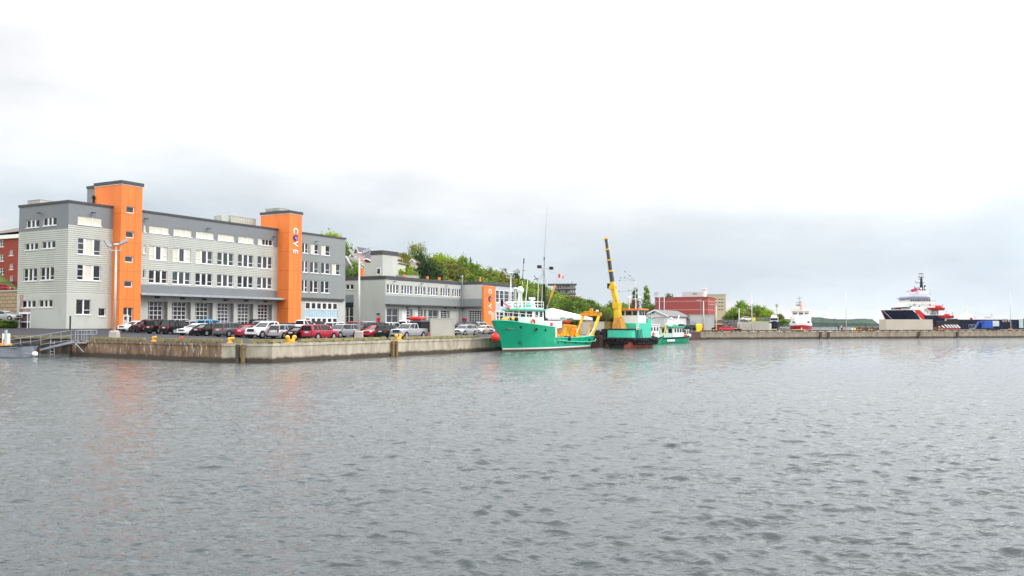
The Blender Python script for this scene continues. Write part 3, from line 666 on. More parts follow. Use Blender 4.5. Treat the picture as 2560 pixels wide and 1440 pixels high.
for u, v in ((392, 743), (455, 746), (509.5, 748.5), (563, 750), (614, 752), (662, 753.5)): x, z = B1.pix(u, v); b = MB(); b.M = F1; b.box(x-.35, x+.35, -.35, 0, z-.14, z+.1); b.build('door_lamp', M['black'], root)
for i in (1, 2, 3):
    a, c, _ = xdoors[i]; b = MB(); b.M = F1; b.box(c-.9, c-.3, .9, 1.1, z_d1-.75, z_d1-.55); m_ = mat('lit_lamp', (1, .95, .8)); m_.node_tree.nodes['Principled BSDF'].inputs['Emission Color'].default_value = (1, .93, .75, 1); m_.node_tree.nodes['Principled BSDF'].inputs['Emission Strength'].default_value = 1.6
    b.build('ceiling_lamp', m_, root)
for u, v in ((361, 548), (517, 572), (682, 593), (787.5, 605), (229, 533)): x, z = B1.pix(u, v); walllight(root, F1, x, z)
walllight(root, FE, XE(100), ZE(100, 534.5))
# canopy
cp_ = 2.0; c0 = T1[2]; c1 = B1.pix(711, 747, (0, -cp_))[0]
b = MB(); b.box(c0, T2[0], -cp_, -.01, z_can-.30, z_can-.04); b.box(T2[0], c1, -T2[1]-.6, -T2[1]-.02, z_can-.30, z_can-.04) if False else None
b.build('canopy', M['dark2'], root)
b = MB(); b.box(c0-.02, T2[0], -cp_-.10, -cp_-.005, z_can-.34, z_can+.02); b.build('canopy_edge', M['metal'], root)
# towers
def tower_build(T, up, panelw, caprow):
    x0, pr, x1, zt = T; m = MB(); g = .03
    zz = [0.0]; n = caprow
    for i in range(n): zz.append(zt*(i+1)/n)
    nc = 3; xs_ = [x0+(x1-x0)*i/nc for i in range(nc+1)]; ys_ = [-pr, -pr*.35, 4.2]
    m.box(x0+.06, x1-.06, -pr+.06, 4.1, 0, zt-.05)          # backing
    return m, zz, xs_
for T, dh, nrow in ((T1, 1, 5), (T2, 0, 6)):
    x0, pr, x1, zt = T; ob = MB(); ob.box(x0+.08, x1-.08, -pr+.5, 4.4, 0, zt-.12)
    fx = [x0+(x1-x0)*i/3 for i in range(4)]; n = nrow; zz = [zt*i/n for i in range(n+1)]
    wl_ = []
    if dh:
        for u, vt, vb_ in ((326, 516, 533), (325, 578, 595), (323, 640, 656), (321, 702, 718)):
            xx, za = B1.pix(u, vb_, (0, -pr)); _, zb = B1.pix(u, vt, (0, -pr)); wl_.append((xx-.75, xx+.75, za, zb))
    Ft = FM((0, -pr), (1, 0)); dr = None
    if dh: xa, _ = B1.pix(308, 800, (0, -pr)); xc, zd = B1.pix(333, 769, (0, -pr)); dr = (xa, xc, 0, zd)
    hs = wl_+([dr] if dr else [])
    wall(ob, Ft, x0, x1, 0, zt, hs, [(999, 0)], dep=.35)
    ob.M = None; ob.add([(x0, -pr, 0), (x0, 4.5, 0), (x0, 4.5, zt), (x0, -pr, zt), (x1, -pr, 0), (x1, 4.5, 0), (x1, 4.5, zt), (x1, -pr, zt)], [(0, 1, 2, 3), (5, 4, 7, 6), (1, 5, 6, 2), (3, 2, 6, 7)])
    # raised panel joints: thin strips of darker orange along the seams between sheets
    tw = ob.build('tower', M['orange'], root)
    j = MB(); jm = mat('panel_joint', (.42, .085, .02), .6)
    for z in zz[1:-1]:
        if not any(h[2] < z < h[3] for h in hs): j.box(x0-.01, x1+.01, -pr-.012, -pr+.01, z-.025, z+.025)
        j.box(x0-.012, x0+.01, -pr, 4.5, z-.025, z+.025)
    for x in fx[1:-1]:
        segs = [(0, zt)]
        for h in hs:
            if h[0] < x < h[1]: segs = [q for s0, s1 in segs for q in ((s0, min(s1, h[2])), (max(s0, h[3]), s1)) if q[1] > q[0]]
        for s0, s1 in segs: j.box(x-.02, x+.02, -pr-.010, -pr+.01, s0, s1)
    j.build('panel_joint', jm, tw)
    b = MB(); b.box(x0-.15, x1+.15, -pr-.15, 4.6, zt+.12, zt+.62); b.build('tower_cap', M['cap'], root)
    b = MB(); b.box(x0-.06, x1+.06, -pr-.06, 4.55, zt, zt+.12); b.build('tower_trim', M['letterwhite'], root)
    for h in wl_: window(root, Ft, h[0], h[1], h[2], h[3], dep=.2, name='tower_window', gm='glass2', sill=False, fw=.13)
    if dr:
        window(root, Ft, dr[0], dr[1], 0, dr[3], vb=(.5,), hb=[(-1, .58)], dep=.25, vw=.12, name='entrance_glazing', sill=False)
        b = MB(); b.M = Ft; xa = dr[0]+.12; b.box(xa, xa+.12, .12, .2, 0, 2.1); b.box(xa+.85, xa+.97, .12, .2, 0, 2.1); b.box(xa, xa+.97, .12, .2, 2.0, 2.12); b.box(xa, xa+.97, .12, .2, .0, .2)
        b.build('entrance_door', M['white'], root)
Ft2 = FM((0, -T2[1]), (1, 0)); cx = (B1.pix(738.5, 600, (0, -T2[1]))[0])
for ch, v in (('C', 577.5), ('V', 609.5), ('E', 629.5)):
    z = B1.pix(738.5, v, (0, -T2[1]))[1]; letter(root, ch, Ft2, cx, z, 1.76, 'letterwhite')
emblem(root, Ft2, cx, B1.pix(738.5, 595.5, (0, -T2[1]))[1], .62)
# stair head behind the left tower, roof units
gx0 = B1.pix(218, 480, (0, 7.5))[0]; gz1 = B1.pix(218, 469.5, (0, 7.5))[1]
b = MB(); b.box(gx0, T1[2], 4.7, 7.5, H-1, T1[3]+.1); b.m = 0; o = b.build('stair_head', M['dark'], root)
b = MB(); b.box(gx0-.1, T1[2]+.1, 4.65, 7.6, T1[3]+.1, T1[3]+.5); b.build('stair_head_cap', M['cap'], root)
b = MB(); x = B1.pix(232, 490, (0, 4.7))[0]; b.tube((x, 4.5, H), (x, 4.5, H+1.4), .14, .14, 8); b.tube((x, 4.5, H+1.4), (x, 4.5, H+1.9), .3, .18, 8); b.build('roof_vent', M['black'], root)
def unit(x0, x1, y0, y1, z0, z1, name='roof_unit'):
    b = MB(); b.box(x0, x1, y0, y1, z0+.25, z1); b.box(x0+.1, x1-.1, y0+.1, y1-.1, z0, z0+.25); b.box(x0-.06, x1+.06, y0-.06, y1+.06, z1, z1+.08)
    n = max(2, int((x1-x0)/.6))
    for i in range(n): xx = x0+(x1-x0)*(i+.5)/n; b.box(xx-.02, xx+.02, y0-.04, y0, z0+.4, z1-.15)
    return b.build(name, M['unit'], root, bevel=.02)
ya = 9.5; x0 = XE(87.5, 505); x1 = XE(56, 505); unit(.8, 3.0, -x0, -x1, H-.7, ZE(70, 499.5))
x0, x1 = B1.pix(578, 555, (0, 6))[0], B1.pix(640, 555, (0, 6))[0]; zt = B1.pix(600, 542.5, (0, 6))[1]; unit(x0, x1, 6, 9, H-.7, zt)
b = MB(); xa = B1.pix(560, 555, (0, 6))[0]; b.frustum((xa+.6, 7.4, zt-1.6), .6, 1, (xa+.9, 7.4, zt-.1), 1.2, 1); b.box(xa+1.5, x0, 6.6, 8.2, zt-1.0, zt-.2); b.build('intake_hood', M['unit'], root)
x0, x1, z1 = B1.pix(690, 525, (0, 1))[0], B1.pix(722, 525, (0, 1))[0], B1.pix(700, 520.5, (0, 0))[1]; unit(T2[0]+.3, T2[2]-.6, .0, 3.6, T2[3]+.6, z1)
# light shopfront in the right bay
b = MB(); b.M = F1; zq = Z(800, 774), Z(800, 794)
b.box(sx0, sx1, .1, .18, zq[1], zq[0]); n = 14
for i in range(n+1): x = sx0+(sx1-sx0)*i/n; b.box(x-.03, x+.03, .05, .12, zq[1], zq[0])
b.build('pale_blue_spandrel', mat('pale_blue_panel', (.42, .56, .62), .4), root)
window(root, F1, sx0, sx1, zq[0], sz1, vb=[i/6 for i in range(1, 6)], vw=.5, dep=.06, sill=False, gm='glass', fw=.18)
window(root, F1, sx0, sx1, 0, zq[1], vb=[i/6 for i in range(1, 6)], vw=.5, dep=.06, sill=False, gm='glass', fw=.18)
b = MB(); b.M = F1; z0_ = zr; b.box(T2[2], X(858, 750), -.35, 0, z0_-.25, z0_+.2); b.build('shopfront_canopy', M['cap'], root)
# alcove on the end face
b = MB(); b.M = FE; b.box(nx0, nx0+.12, -.08, .1, .1, nz1+.1); b.box(nx1-.12, nx1, -.08, .1, .1, nz1+.1); b.box(nx0, nx1, -.08, .1, nz1-.05, nz1+.25); b.box(nx0, nx1, -.02, .2, nz1-1.3, nz1-1.1); b.build('alcove_frame', M['white'], root)
b = MB(); b.M = FE; b.box(nx0+.15, nx1-.15, .5, .8, .1, nz1-1.35); b.box(nx0+.3, nx1-.5, .35, .7, nz1-1.0, nz1-.3); b.build('meter_cabinet', mat('meter_brown', (.16, .11, .10), .6), root)
b = MB(); b.M = FE; b.box(XE(51), XE(59.5), -.03, .02, nz1+.3, ZE(55, 737)); b.box(XE(51), XE(78), -.03, .02, nz1+.25, ZE(60, 771.5)); b.build('bare_masonry_patch', mat('pinkish_masonry', (.36, .25, .22), .8, var=.3, vs=2), root)
b = MB(); b.M = FE; x = XE(86); b.tube((x, -.9, 0), (x, -.9, 2.2), .07, .07, 8); b.build('standpipe', M['white'], root)

# ---- low two storey building behind
p = atY(963, 819, 190.0); pz = gz(p.x, p.y)
B2 = Fr(p.x, p.y, pz, QA)
root = thingF('workshop_building', 'low two storey pale grey building with an orange sign panel and glazed end', 'building', B2)
F2 = FM((0, 0), (1, 0)); F2e = FM((0, 0), (0, -1)); X2 = lambda u, v=740, p0=(0, 0): B2.pix(u, v, p0)[0]; Z2 = lambda u, v, p0=(0, 0): B2.pix(u, v, p0)[1]
H2 = Z2(963, 689); L2 = X2(1155); zc = Z2(965, 698); zb0, zb1 = Z2(965, 760), Z2(965, 738)
XE2 = lambda u: B2.pix(u, 740, (0, 0), (0, -1))[0]; ZE2 = lambda u, v: B2.pix(u, v, (0, 0), (0, -1))[1]
Le2 = XE2(845)
holes = []; wins = []
for a, c in ((967, 996.7), (1003.5, 1031), (1038, 1064), (1070, 1095), (1101.5, 1125), (1130.6, 1152.5)):
    x0, x1 = X2(a), X2(c); holes.append((x0, x1, Z2(982, 733), Z2(982, 711.5))); wins.append(holes[-1])
doors = []
for a, c, vt in ((967, 996.7, 771), (1005, 1031, 773), (1038, 1056.5, 773.5), (1060, 1065.5, 774), (1071, 1096, 775), (1102, 1124, 776.5)):
    h = (X2(a, 790), X2(c, 790), 0, Z2((a+c)/2, vt), .5); holes.append(h); doors.append(h)
# recess wall, facing the camera side
xa = X2(1155); r0 = (xa, 0)
Le3 = B2.pix(1204, 740, r0, (0, -1))[0]
mb = MB(); mats = [M['smooth'], M['dark2'], M['reveal']]
wall(mb, F2, 0, L2, 0, zc, holes, [(zb0, 0), (zb1, 1), (99, 0)], rev=2)
h2 = [(XE2(864), XE2(884), ZE2(874, 723.5), ZE2(874, 711)), (XE2(864), XE2(884), 0, ZE2(874, 769), .2)]
wall(mb, F2e, Le2, 0, 0, zc, h2, [(99, 0)], rev=2)
F3 = FM(r0, (0, -1)); hd = (B2.pix(1172, 790, r0, (0, -1))[0], B2.pix(1203, 790, r0, (0, -1))[0], 0, B2.pix(1187, 777, r0, (0, -1))[1], .4)
wall(mb, F3, 0, Le3+.2, 0, zc, [hd], [(zb0, 0), (zb1, 1), (99, 0)], rev=2)
# glazed end beyond the orange panel
r1 = (xa, -Le3); F4 = FM(r1, (1, 0)); xo0 = 0; xo1 = B2.pix(1238, 740, r1)[0]; xg1 = B2.pix(1286, 740, r1)[0]
mb.M = F4; mb.m = 0; mb.add([(0, 0, 0), (xo1, 0, 0), (xo1, 0, zc), (0, 0, zc), (xg1, 0, 0), (xg1, 12, 0), (xg1, 12, zc), (xg1, 0, zc)], [(0, 1, 2, 3), (4, 5, 6, 7)])
mb.M = None; mb.m = 0; mb.add([(0, -Le2, 0), (xa+xg1, -Le2, 0), (xa+xg1, -Le2, zc), (0, -Le2, zc)], [(0, 1, 2, 3)])
mb.build('wall', mats, root)
b = MB(); b.box(.3, xa-.3, 1.2, -Le2-.3, 0, zc-.3); b.box(xa+.5, xa+xg1-.4, -Le3+1, -Le2-.3, 0, zc-.3); b.build('interior', MC['dark_interior'], root)
b = MB(); b.box(-.1, xa, -.12, -Le2, zc, H2); b.box(xa, xa+xg1+.1, -Le3-.25, -Le2, zc, H2); b.build('roof_edge', M['cap'], root)
for i, h in enumerate(wins): window(root, F2, *h[:4], vb=(.25, .5, .75), hb=[(0, .35), (3, .35)], vw=.34, gm='glass2')
window(root, F2e, *h2[0][:4], vb=(.5,), vw=.3)
window(root, F2e, h2[1][0], h2[1][1], 0, ZE2(874, 769), vb=(.45,), hb=[(-1, .55)], dep=.1, vw=.15, sill=False)
b = MB(); b.M = F2e; b.box(h2[1][0], h2[1][1], -.03, .02, ZE2(874, 769), ZE2(874, 756)); b.build('navy_panel', M['navy'], root)
b = MB(); b.M = F2e; b.box(h2[1][0], h2[1][1], -.03, .02, ZE2(874, 755.5), ZE2(874, 737)); b.build('grey_panel', M['dark'], root)
b = MB(); b.M = F2e; x = XE2(946.5); b.box(x-.5, x+.5, -.05, .02, 0, 2.2); b.build('door', M['red'], root); b = MB(); b.M = F2e; b.box(x-.3, x+.3, -.4, 0, 2.9, 3.15); b.build('door_lamp', M['black'], root)
for i, h in enumerate(doors):
    if i in (0, 4): window(root, F2, h[0], h[1], 0, h[3], vb=(.5,), hb=[(-1, .62), (-1, .2)], dep=.3, vw=.08, sill=False, gm='glass2', name='glazed_door')
    elif i == 3: window(root, F2, h[0], h[1], 0, h[3], dep=.3, sill=False)
    else: shopdoor(root, F2, h[0], h[0]+(h[1]-h[0])*.8, 0, h[3], 1 if i < 3 else 2, 7 if i < 3 else 8, dep=.4, solid=.7 if i < 3 else 0); b = MB(); b.M = F2; b.box(h[0]+(h[1]-h[0])*.8, h[1], .36, .44, 0, h[3]); b.build('door_jamb', M['reveal'], root)
shopdoor(root, F3, hd[0], hd[1], 0, hd[3], 5, 9, dep=.35)
b = MB(); b.box(-.1, xa-.1, -1.3, -.02, zb0-.25, zb0); b.box(xa-1.0, xa-.03, -Le3-.1, -.02, zb0-.3, zb0-.02); b.build('canopy', M['cap'], root)
for u in (1017, 1047.5, 1113, 1137): x, z = B2.pix(u, 769.5); b = MB(); b.M = F2; b.box(x-.3, x+.3, -.35, 0, z-.1, z+.12); b.build('door_lamp', M['black'], root)
for u, v in ((984, 704), (1052, 710), (1114, 715)): x, z = B2.pix(u, v); walllight(root, F2, x, z)
# down pipe at the inner corner
b = MB(); b.tube((xa-.35, -.25, zb0), (xa-.35, -.25, H2+1.2), .16, .16, 8); b.tube((xa-.35, -.25, H2+1.2), (xa-.1, -.25, H2+1.5), .16, .2, 8); b.build('vent_pipe', M['alu'], root)
b = MB(); x = B2.pix(1148, 790)[0]; b.tube((x, -.2, 0), (x, -.2, zb0-.3), .13, .13, 8); b.build('down_pipe', M['metal'], root)
x, z = B2.pix(1161, 799, r0, (0, -1)); b = MB(); b.M = F3; b.box(x-.7, x+.7, -.08, 0, z-.35, z+.35); b.build('red_sign', mat('crimson_sign', (.55, .02, .06)), root); b = MB(); b.M = F3; b.box(x-.5, x+.5, -.05, 0, 0, z-.4); b.build('side_door', M['black'], root)
# orange panel
lo, hi = 0, 8
for i in range(40):
    pr2 = (lo+hi)/2
    if B2.pix(1210, 740, (xa, -Le3-pr2))[0] > 0: lo = pr2
    else: hi = pr2
ro = (xa, -Le3-pr2); Fo = FM(ro, (1, 0)); xo1 = B2.pix(1238.5, 740, ro)[0]
b = MB(); b.M = Fo; b.box(0, xo1, 0, pr2-.02, 0, zc-.35); b.build('orange_sign_panel', M['orange'], root)
cx = B2.pix(1224.5, 760, ro)[0]
for ch, v in (('C', 728.5), ('V', 765.5), ('E', 782.5)): letter(root, ch, Fo, cx, B2.pix(1224.5, v, ro)[1], 1.95, 'letterwhite')
emblem(root, Fo, cx, B2.pix(1224.5, 747, ro)[1], .72)
b = MB(); b.M = Fo; b.box(-.06, 0, .1, pr2-.1, 0, 1.9); b.build('grey_box', M['metal'], root)
# glazing: bays between pale blue frames
gxs = [B2.pix(u, 740, r1)[0] for u in (1238.8, 1248.5, 1260, 1273, 1286)]; zt_, zm, zl2 = B2.pix(1255, 725.5, r1)[1], B2.pix(1255, 757, r1)[1], B2.pix(1255, 777, r1)[1]
b = MB(); b.M = F4; b.box(gxs[0], gxs[-1], -.02, .3, zt_, zc-.01); b.box(gxs[0], gxs[-1], -.02, .3, zl2, zm); b.build('pale_spandrel', mat('pale_grey_blue_panel', (.46, .52, .56), .4), root)
for a, c in zip(gxs, gxs[1:]):
    window(root, F4, a, c, zm, zt_, hb=[(-1, .33), (-1, .67)], dep=.05, sill=False, gm='glass2', fw=.2)
    window(root, F4, a, c, 0, zl2, hb=[(-1, .5)], dep=.05, sill=False, gm='glass2', fw=.2)
# roof things
hx0 = B2.pix(956.7, 650, (0, 8))[0]; hx1 = B2.pix(994, 650, (0, 8))[0]; hz = B2.pix(956.7, 634, (0, 8))[1]
b = MB(); hdp = -B2.pix(927, 650, (hx0, 8), (0, -1))[0]; b.box(hx0, hx1, 8, 8+hdp, H2-.3, hz); b.build('roof_house', M['smooth'], root); b = MB(); b.box(hx0-.1, hx1+.1, 7.9, 8.1+hdp, hz-.2, hz-.2+1.0); b.build('roof_house_cap', M['cap'], root)
xw = B2.pix(947, 680, (hx0, 8), (0, -1)); b = MB(); b.box(hx0-.06, hx0, 8-xw[0]-.6, 8-xw[0]+.6, xw[1]-.6, xw[1]+1.0); o = b.build('roof_house_window', M['white'], root); b = MB(); b.box(hx0-.1, hx0-.06, 8-xw[0]-.4, 8-xw[0]+.4, xw[1]-.4, xw[1]+.8); b.build('pane', M['glass'], o)
b = MB(); hd2 = -B2.pix(908, 650, (hx0, 8), (0, -1))[0]; b.box(hx0+.3, hx0+4, 8.1+hdp, 8+hd2, H2-.3, hz-2.0); b.build('roof_annex', M['smooth'], root)
def roofcyl(u, v0, v1, y, r, m, name):
    x, z = B2.pix(u, v0, (0, y)); b = MB(); b.tube((x, y, H2-.2), (x, y, z), r, r, 10); b.tube((x, y, z), (x, y, z+.12), r*1.2, r*.8, 10); b.build(name, M[m], root)
roofcyl(907, 671, 0, 22, .8, 'orange', 'orange_flue')
for u in (1010, 1068.5, 1098): roofcyl(u, 688+(u-1010)*.08, 0, 1.5, .32, 'orange', 'orange_roof_vent')
x, z = B2.pix(1205, 701, r1); b = MB(); b.tube((x+xa, -Le3+.5, H2), (x+xa, -Le3+.5, H2+1.1), .28, .2, 10); b.build('orange_roof_vent', M['orange'], root)
def unit2(ua, ub, y, vt):
    x0, x1 = B2.pix(ua, 690, (0, y))[0], B2.pix(ub, 690, (0, y))[0]; z = B2.pix((ua+ub)/2, vt, (0, y))[1]; b = MB(); b.box(x0, x1, y, y+3, H2-.2, z); b.box(x0-.1, x1+.1, y-.1, y+3.1, z, z+.1)
    for i in range(5): xx = x0+(x1-x0)*(i+.5)/5; b.box(xx-.25, xx+.25, y-.05, y, H2+.2, z-.2)
    b.build('roof_unit', M['unit'], root)
unit2(1016, 1046, 4, 689.5); unit2(1110, 1141, 5, 703)
# ------------------------------------------------------------------ cars
CARGLASS = mat('car_glass', (.006, .008, .009), .1, spec=.35)
HL = mat('headlamp_glass', (.62, .64, .66), .1, .2, var=.05); TLm = mat('tail_lamp_red', (.50, .01, .02), .2, var=.05); PL = mat('number_plate', (.65, .65, .62), .5, var=.05); GR = mat('grille_black', (.02, .02, .02), .4)
CT = dict(   # length, width, height, belt, hood z, (cabin bottom rear,front), (roof rear,front), wheel radius, ground clearance, rear deck z
 sedan=(4.65, 1.80, 1.45, .92, .86, (-2.02, 1.05), (-1.15, .20), .32, .20, .98),
 hatch=(4.2, 1.78, 1.50, .95, .92, (-2.02, 1.20), (-1.72, .35), .32, .20, .95),
 wagon=(4.75, 1.84, 1.62, 1.0, .96, (-2.28, 1.20), (-1.95, .38), .35, .25, 1.0),
 suv=(4.6, 1.88, 1.70, 1.05, 1.02, (-2.2, 1.15), (-1.92, .45), .37, .28, 1.05),
 boxy=(4.4, 1.85, 1.72, 1.06, 1.06, (-2.12, 1.00), (-2.02, .62), .37, .30, 1.06),
 pickup=(5.7, 2.0, 1.92, 1.22, 1.20, (-.75, 1.40), (-.62, .62), .41, .36, 1.16),
 van=(4.9, 1.95, 1.95, 1.15, 1.05, (-2.4, 1.55), (-2.35, .8), .36, .28, 1.15))
CM = {}
def car_meshes(ty):
    if ty in CM: return CM[ty]
    Ln, W, H, belt, hood, (cr, cf), (rr, rf), R, gc, deck = CT[ty]; h = Ln/2; hw = W/2; ax = (-h+.88 if ty != 'pickup' else -h+1.15, h-.88)
    def ztop(x):
        if x > cf: f = (x-cf)/(h-cf); return belt-(belt-hood)*min(1, f*1.5)-(.16 if ty in ('sedan', 'hatch', 'wagon') else .08)*f**2
        if x < cr: 
            if ty == 'pickup': return belt+.0
            f = (cr-x)/(h+cr+1e-6); return belt+(deck-belt)*min(1, f*3)-.10*f**3
        return belt
    b = MB(); rings = []
    xs = sorted(set([round(-h+Ln*i/44, 3) for i in range(45)]))
    for x in xs:
        e_ = (abs(x)/h); taper = 1-.10*max(0, (e_-.80)/.20)**2; hb = 1-.04*max(0, (e_-.8)/.2)
        zb = gc
        for a in ax:
            dd = R+.07
            if abs(x-a) < dd: zb = max(zb, R+math.sqrt(dd*dd-(x-a)**2)-.0)
        zb0 = gc+.12*max(0, (e_-.93)/.07); zb = max(zb, zb0); zt = ztop(x); endz = max(0, (e_-.94)/.06)
        zt -= .12*endz; w_ = hw*taper
        zm = max(zb+.02, min(zt-.06, .58*zt+.12))
        rings.append([(x, -w_*.93, zb), (x, -w_, max(zb+.01, zm-.18)), (x, -w_*1.0, zm), (x, -w_*.965, zt-.06), (x, -w_*.90, zt), (x, 0, zt+.035*(1-endz)), (x, w_*.90, zt), (x, w_*.965, zt-.06), (x, w_, zm), (x, w_, max(zb+.01, zm-.18)), (x, w_*.93, zb)])
    b.sm = True; b.loft(rings, cap=True)
    # roof and pillars
    tw = hw*.74; bw = hw*.90; rz = H; rb = H-.10
    b.loft([[(rr-.10, -tw, rb-.03), (rr, -tw*.96, rz-.03), (rr, tw*.96, rz-.03), (rr-.10, tw, rb-.03)], [(rr+.25, -tw*1.03, rb), (rr+.25, -tw*.94, rz), (rr+.25, tw*.94, rz), (rr+.25, tw*1.03, rb)],
            [(rf-.2, -tw*1.03, rb), (rf-.2, -tw*.94, rz-.01), (rf-.2, tw*.94, rz-.01), (rf-.2, tw*1.03, rb)], [(rf+.12, -tw, rb-.05), (rf, -tw*.94, rz-.05), (rf, tw*.94, rz-.05), (rf+.12, tw, rb-.05)]])
    b.sm = False
    for s in (-1, 1):
        pil = [((cf-.02, bw*.98*s, belt-.02), (rf+.08, tw*s, rb-.03), .10), ((cr+.05, bw*.98*s, belt-.02), (rr-.04, tw*s, rb-.03), .20 if ty in ('sedan', 'pickup') else .34), (((cr+cf)/2-.15, bw*1.0*s, belt-.02), ((rr+rf)/2-.15, tw*1.03*s, rb), .10)]
        if ty in ('suv', 'boxy', 'wagon', 'van'): pil.append(((cr+.95, bw*1.0*s, belt-.02), (rr+.72, tw*1.03*s, rb), .10))
        for p0, p1, ww in pil: b.beam(p0, p1, .05, ww)
        b.box(cf-.28, cf-.10, s*(hw+.10)-.10, s*(hw+.10)+.10, belt+.0, belt+.16)       # mirror
    if ty == 'pickup':      # load bed walls with an open tray
        pass
    body = b
    g = MB(); g.sm = True
    k = .985
    g.loft([[(cr, -bw*k, belt-.03), (rr-.06, -tw*k, rb-.02), (rr-.06, tw*k, rb-.02), (cr, bw*k, belt-.03)], [(cr+.3, -bw, belt-.03), (rr+.25, -tw*1.01, rb+.03), (rr+.25, tw*1.01, rb+.03), (cr+.3, bw, belt-.03)],
            [(cf-.5, -bw, belt-.03), (rf-.25, -tw*1.01, rb+.03), (rf-.25, tw*1.01, rb+.03), (cf-.5, bw, belt-.03)], [(cf, -bw*k*.97, belt-.03), (rf+.06, -tw*k, rb-.02), (rf+.06, tw*k, rb-.02), (cf, bw*k*.97, belt-.03)]])
    u = MB(); u.box(-h+.25, h-.25, -hw+.28, hw-.28, gc+.02, belt-.2)
    for s in (-1, 1): u.box(-h+.35, h-.35, s*(hw-.05)-.03, s*(hw-.05)+.03, gc-.03, gc+.10) if False else None
    u.box(-h+.02, -h+.3, -hw+.12, hw-.12, gc-.02, gc+.2); u.box(h-.3, h-.04, -hw+.14, hw-.14, gc-.02, gc+.16)
    wt = MB(); wt.sm = True; wt.tube((0, -.11, 0), (0, .11, 0), R, R, 20)
    wr = MB(); wr.tube((0, -.125, 0), (0, .125, 0), R*.60, R*.60, 16); 
    for i in range(5):
        a = i*2*math.pi/5
        for s in (-1, 1): wr.beam((0, s*.127, 0), (R*.58*math.cos(a), s*.127, R*.58*math.sin(a)), .01, .06)
    hl = MB(); hl.frustum((0, 0, -.08), .10, .20, (-.05, 0, .09), .08, .15)
    tl = MB(); tl.box(-.04, .10, -.10, .10, -.17 if ty not in ('sedan', 'hatch') else -.10, .17 if ty not in ('sedan', 'hatch') else .10)
    gr = MB(); gr.box(h-.10, h+.012, -hw*.52, hw*.52, hood*.62, hood*.62+(.34 if ty == 'pickup' else .2)); gr.box(h-.2, h-.005, -hw*.6, hw*.6, gc+.08, gc+.24)
    pl = MB(); pl.box(-h-.012, -h+.1, -.26, .26, .62*belt+.12, .62*belt+.26)
    tr = MB()
    if ty == 'pickup':
        tr.box(-h+.10, cr-.10, -hw*.84, hw*.84, belt+.015, belt+.05)
    def me(mb, nm, ms, smooth=None):
        o = mb.build(nm, ms, smooth=smooth); m_ = o.data; bpy.data.objects.remove(o); return m_
    CM[ty] = dict(body=me(body, 'body', M['white'], True), glass=me(g, 'windows', CARGLASS, True), under=me(u, 'underbody', M['black']), tyre=me(wt, 'tyre', M['tyre']), rim=me(wr, 'rim', M['rim']), hl=me(hl, 'headlight', HL), tl=me(tl, 'tail_light', TLm), gr=me(gr, 'grille', GR), pl=me(pl, 'number_plate', PL), tray=me(tr, 'load_bed', M['black']) if tr.v else None, ax=ax, R=R, h=h, hw=hw, hood=hood, belt=belt)
    return CM[ty]
PCOL = dict(white=(.72, .72, .72), maroon=(.05, .008, .015), black=(.006, .006, .007), grey=(.10, .105, .12), silver=(.40, .41, .43), red=(.36, .008, .03), brightred=(.60, .012, .03), darkgreen=(.012, .03, .022), champagne=(.48, .42, .35), blue=(.06, .42, .75), darkgrey=(.03, .03, .037), navy=(.015, .02, .04), midsilver=(.27, .28, .30))
def car(ty, col, p, ang, label, name='parked_car', cat='car', group='cars parked on the quayside lot'):
    m = car_meshes(ty); r = thing(name, label, cat, p, ang, group)
    pm_ = mat('car_paint_'+col, PCOL[col], .34, .25 if col in ('silver', 'grey', 'midsilver', 'champagne', 'darkgrey') else 0, .03, .5, coat=.05 if max(PCOL[col]) < .06 else .25, spec=.12 if max(PCOL[col]) < .06 else .5)
    def part(nm, me_, par=r, loc=None, ma=None):
        o = bpy.data.objects.new(nm, me_); C.objects.link(o); o.parent = par
        if loc: o.location = loc
        if ma: o.material_slots[0].link = 'OBJECT'; o.material_slots[0].material = ma
        return o
    part('body', m['body'], ma=pm_); part('windows', m['glass']); part('underbody', m['under'])
    for a in m['ax']:
        for s in (-1, 1):
            wh = part('wheel', m['tyre'], loc=(a, s*(m['hw']-.12), m['R'])); part('rim', m['rim'], wh)
    for s in (-1, 1):
        part('headlight', m['hl'], loc=(m['h']-.12, s*(m['hw']-.27), m['hood']*.62+.17)); part('tail_light', m['tl'], loc=(-m['h']+.03, s*(m['hw']-.20), m['belt']-.16))
    part('grille', m['gr']); part('number_plate', m['pl'])
    if m['tray']: part('load_bed', m['tray'])
    return r
A0, A1 = QA, QA+math.pi      # nose away / nose towards the camera
def pk(u, v, ty, col, away, label, name=None, cat=None, da=0, **k):
    g = G(u, v); L_ = CT[ty][0]; p = (g.x+QD.x*L_/2, g.y+QD.y*L_/2); z = gz(*p)
    return car(ty, col, (p[0], p[1], z), (A0 if away else A1)+da, label, name or ('pickup_truck' if ty == 'pickup' else 'parked_car'), cat or ('pickup truck' if ty == 'pickup' else 'car'), **k)
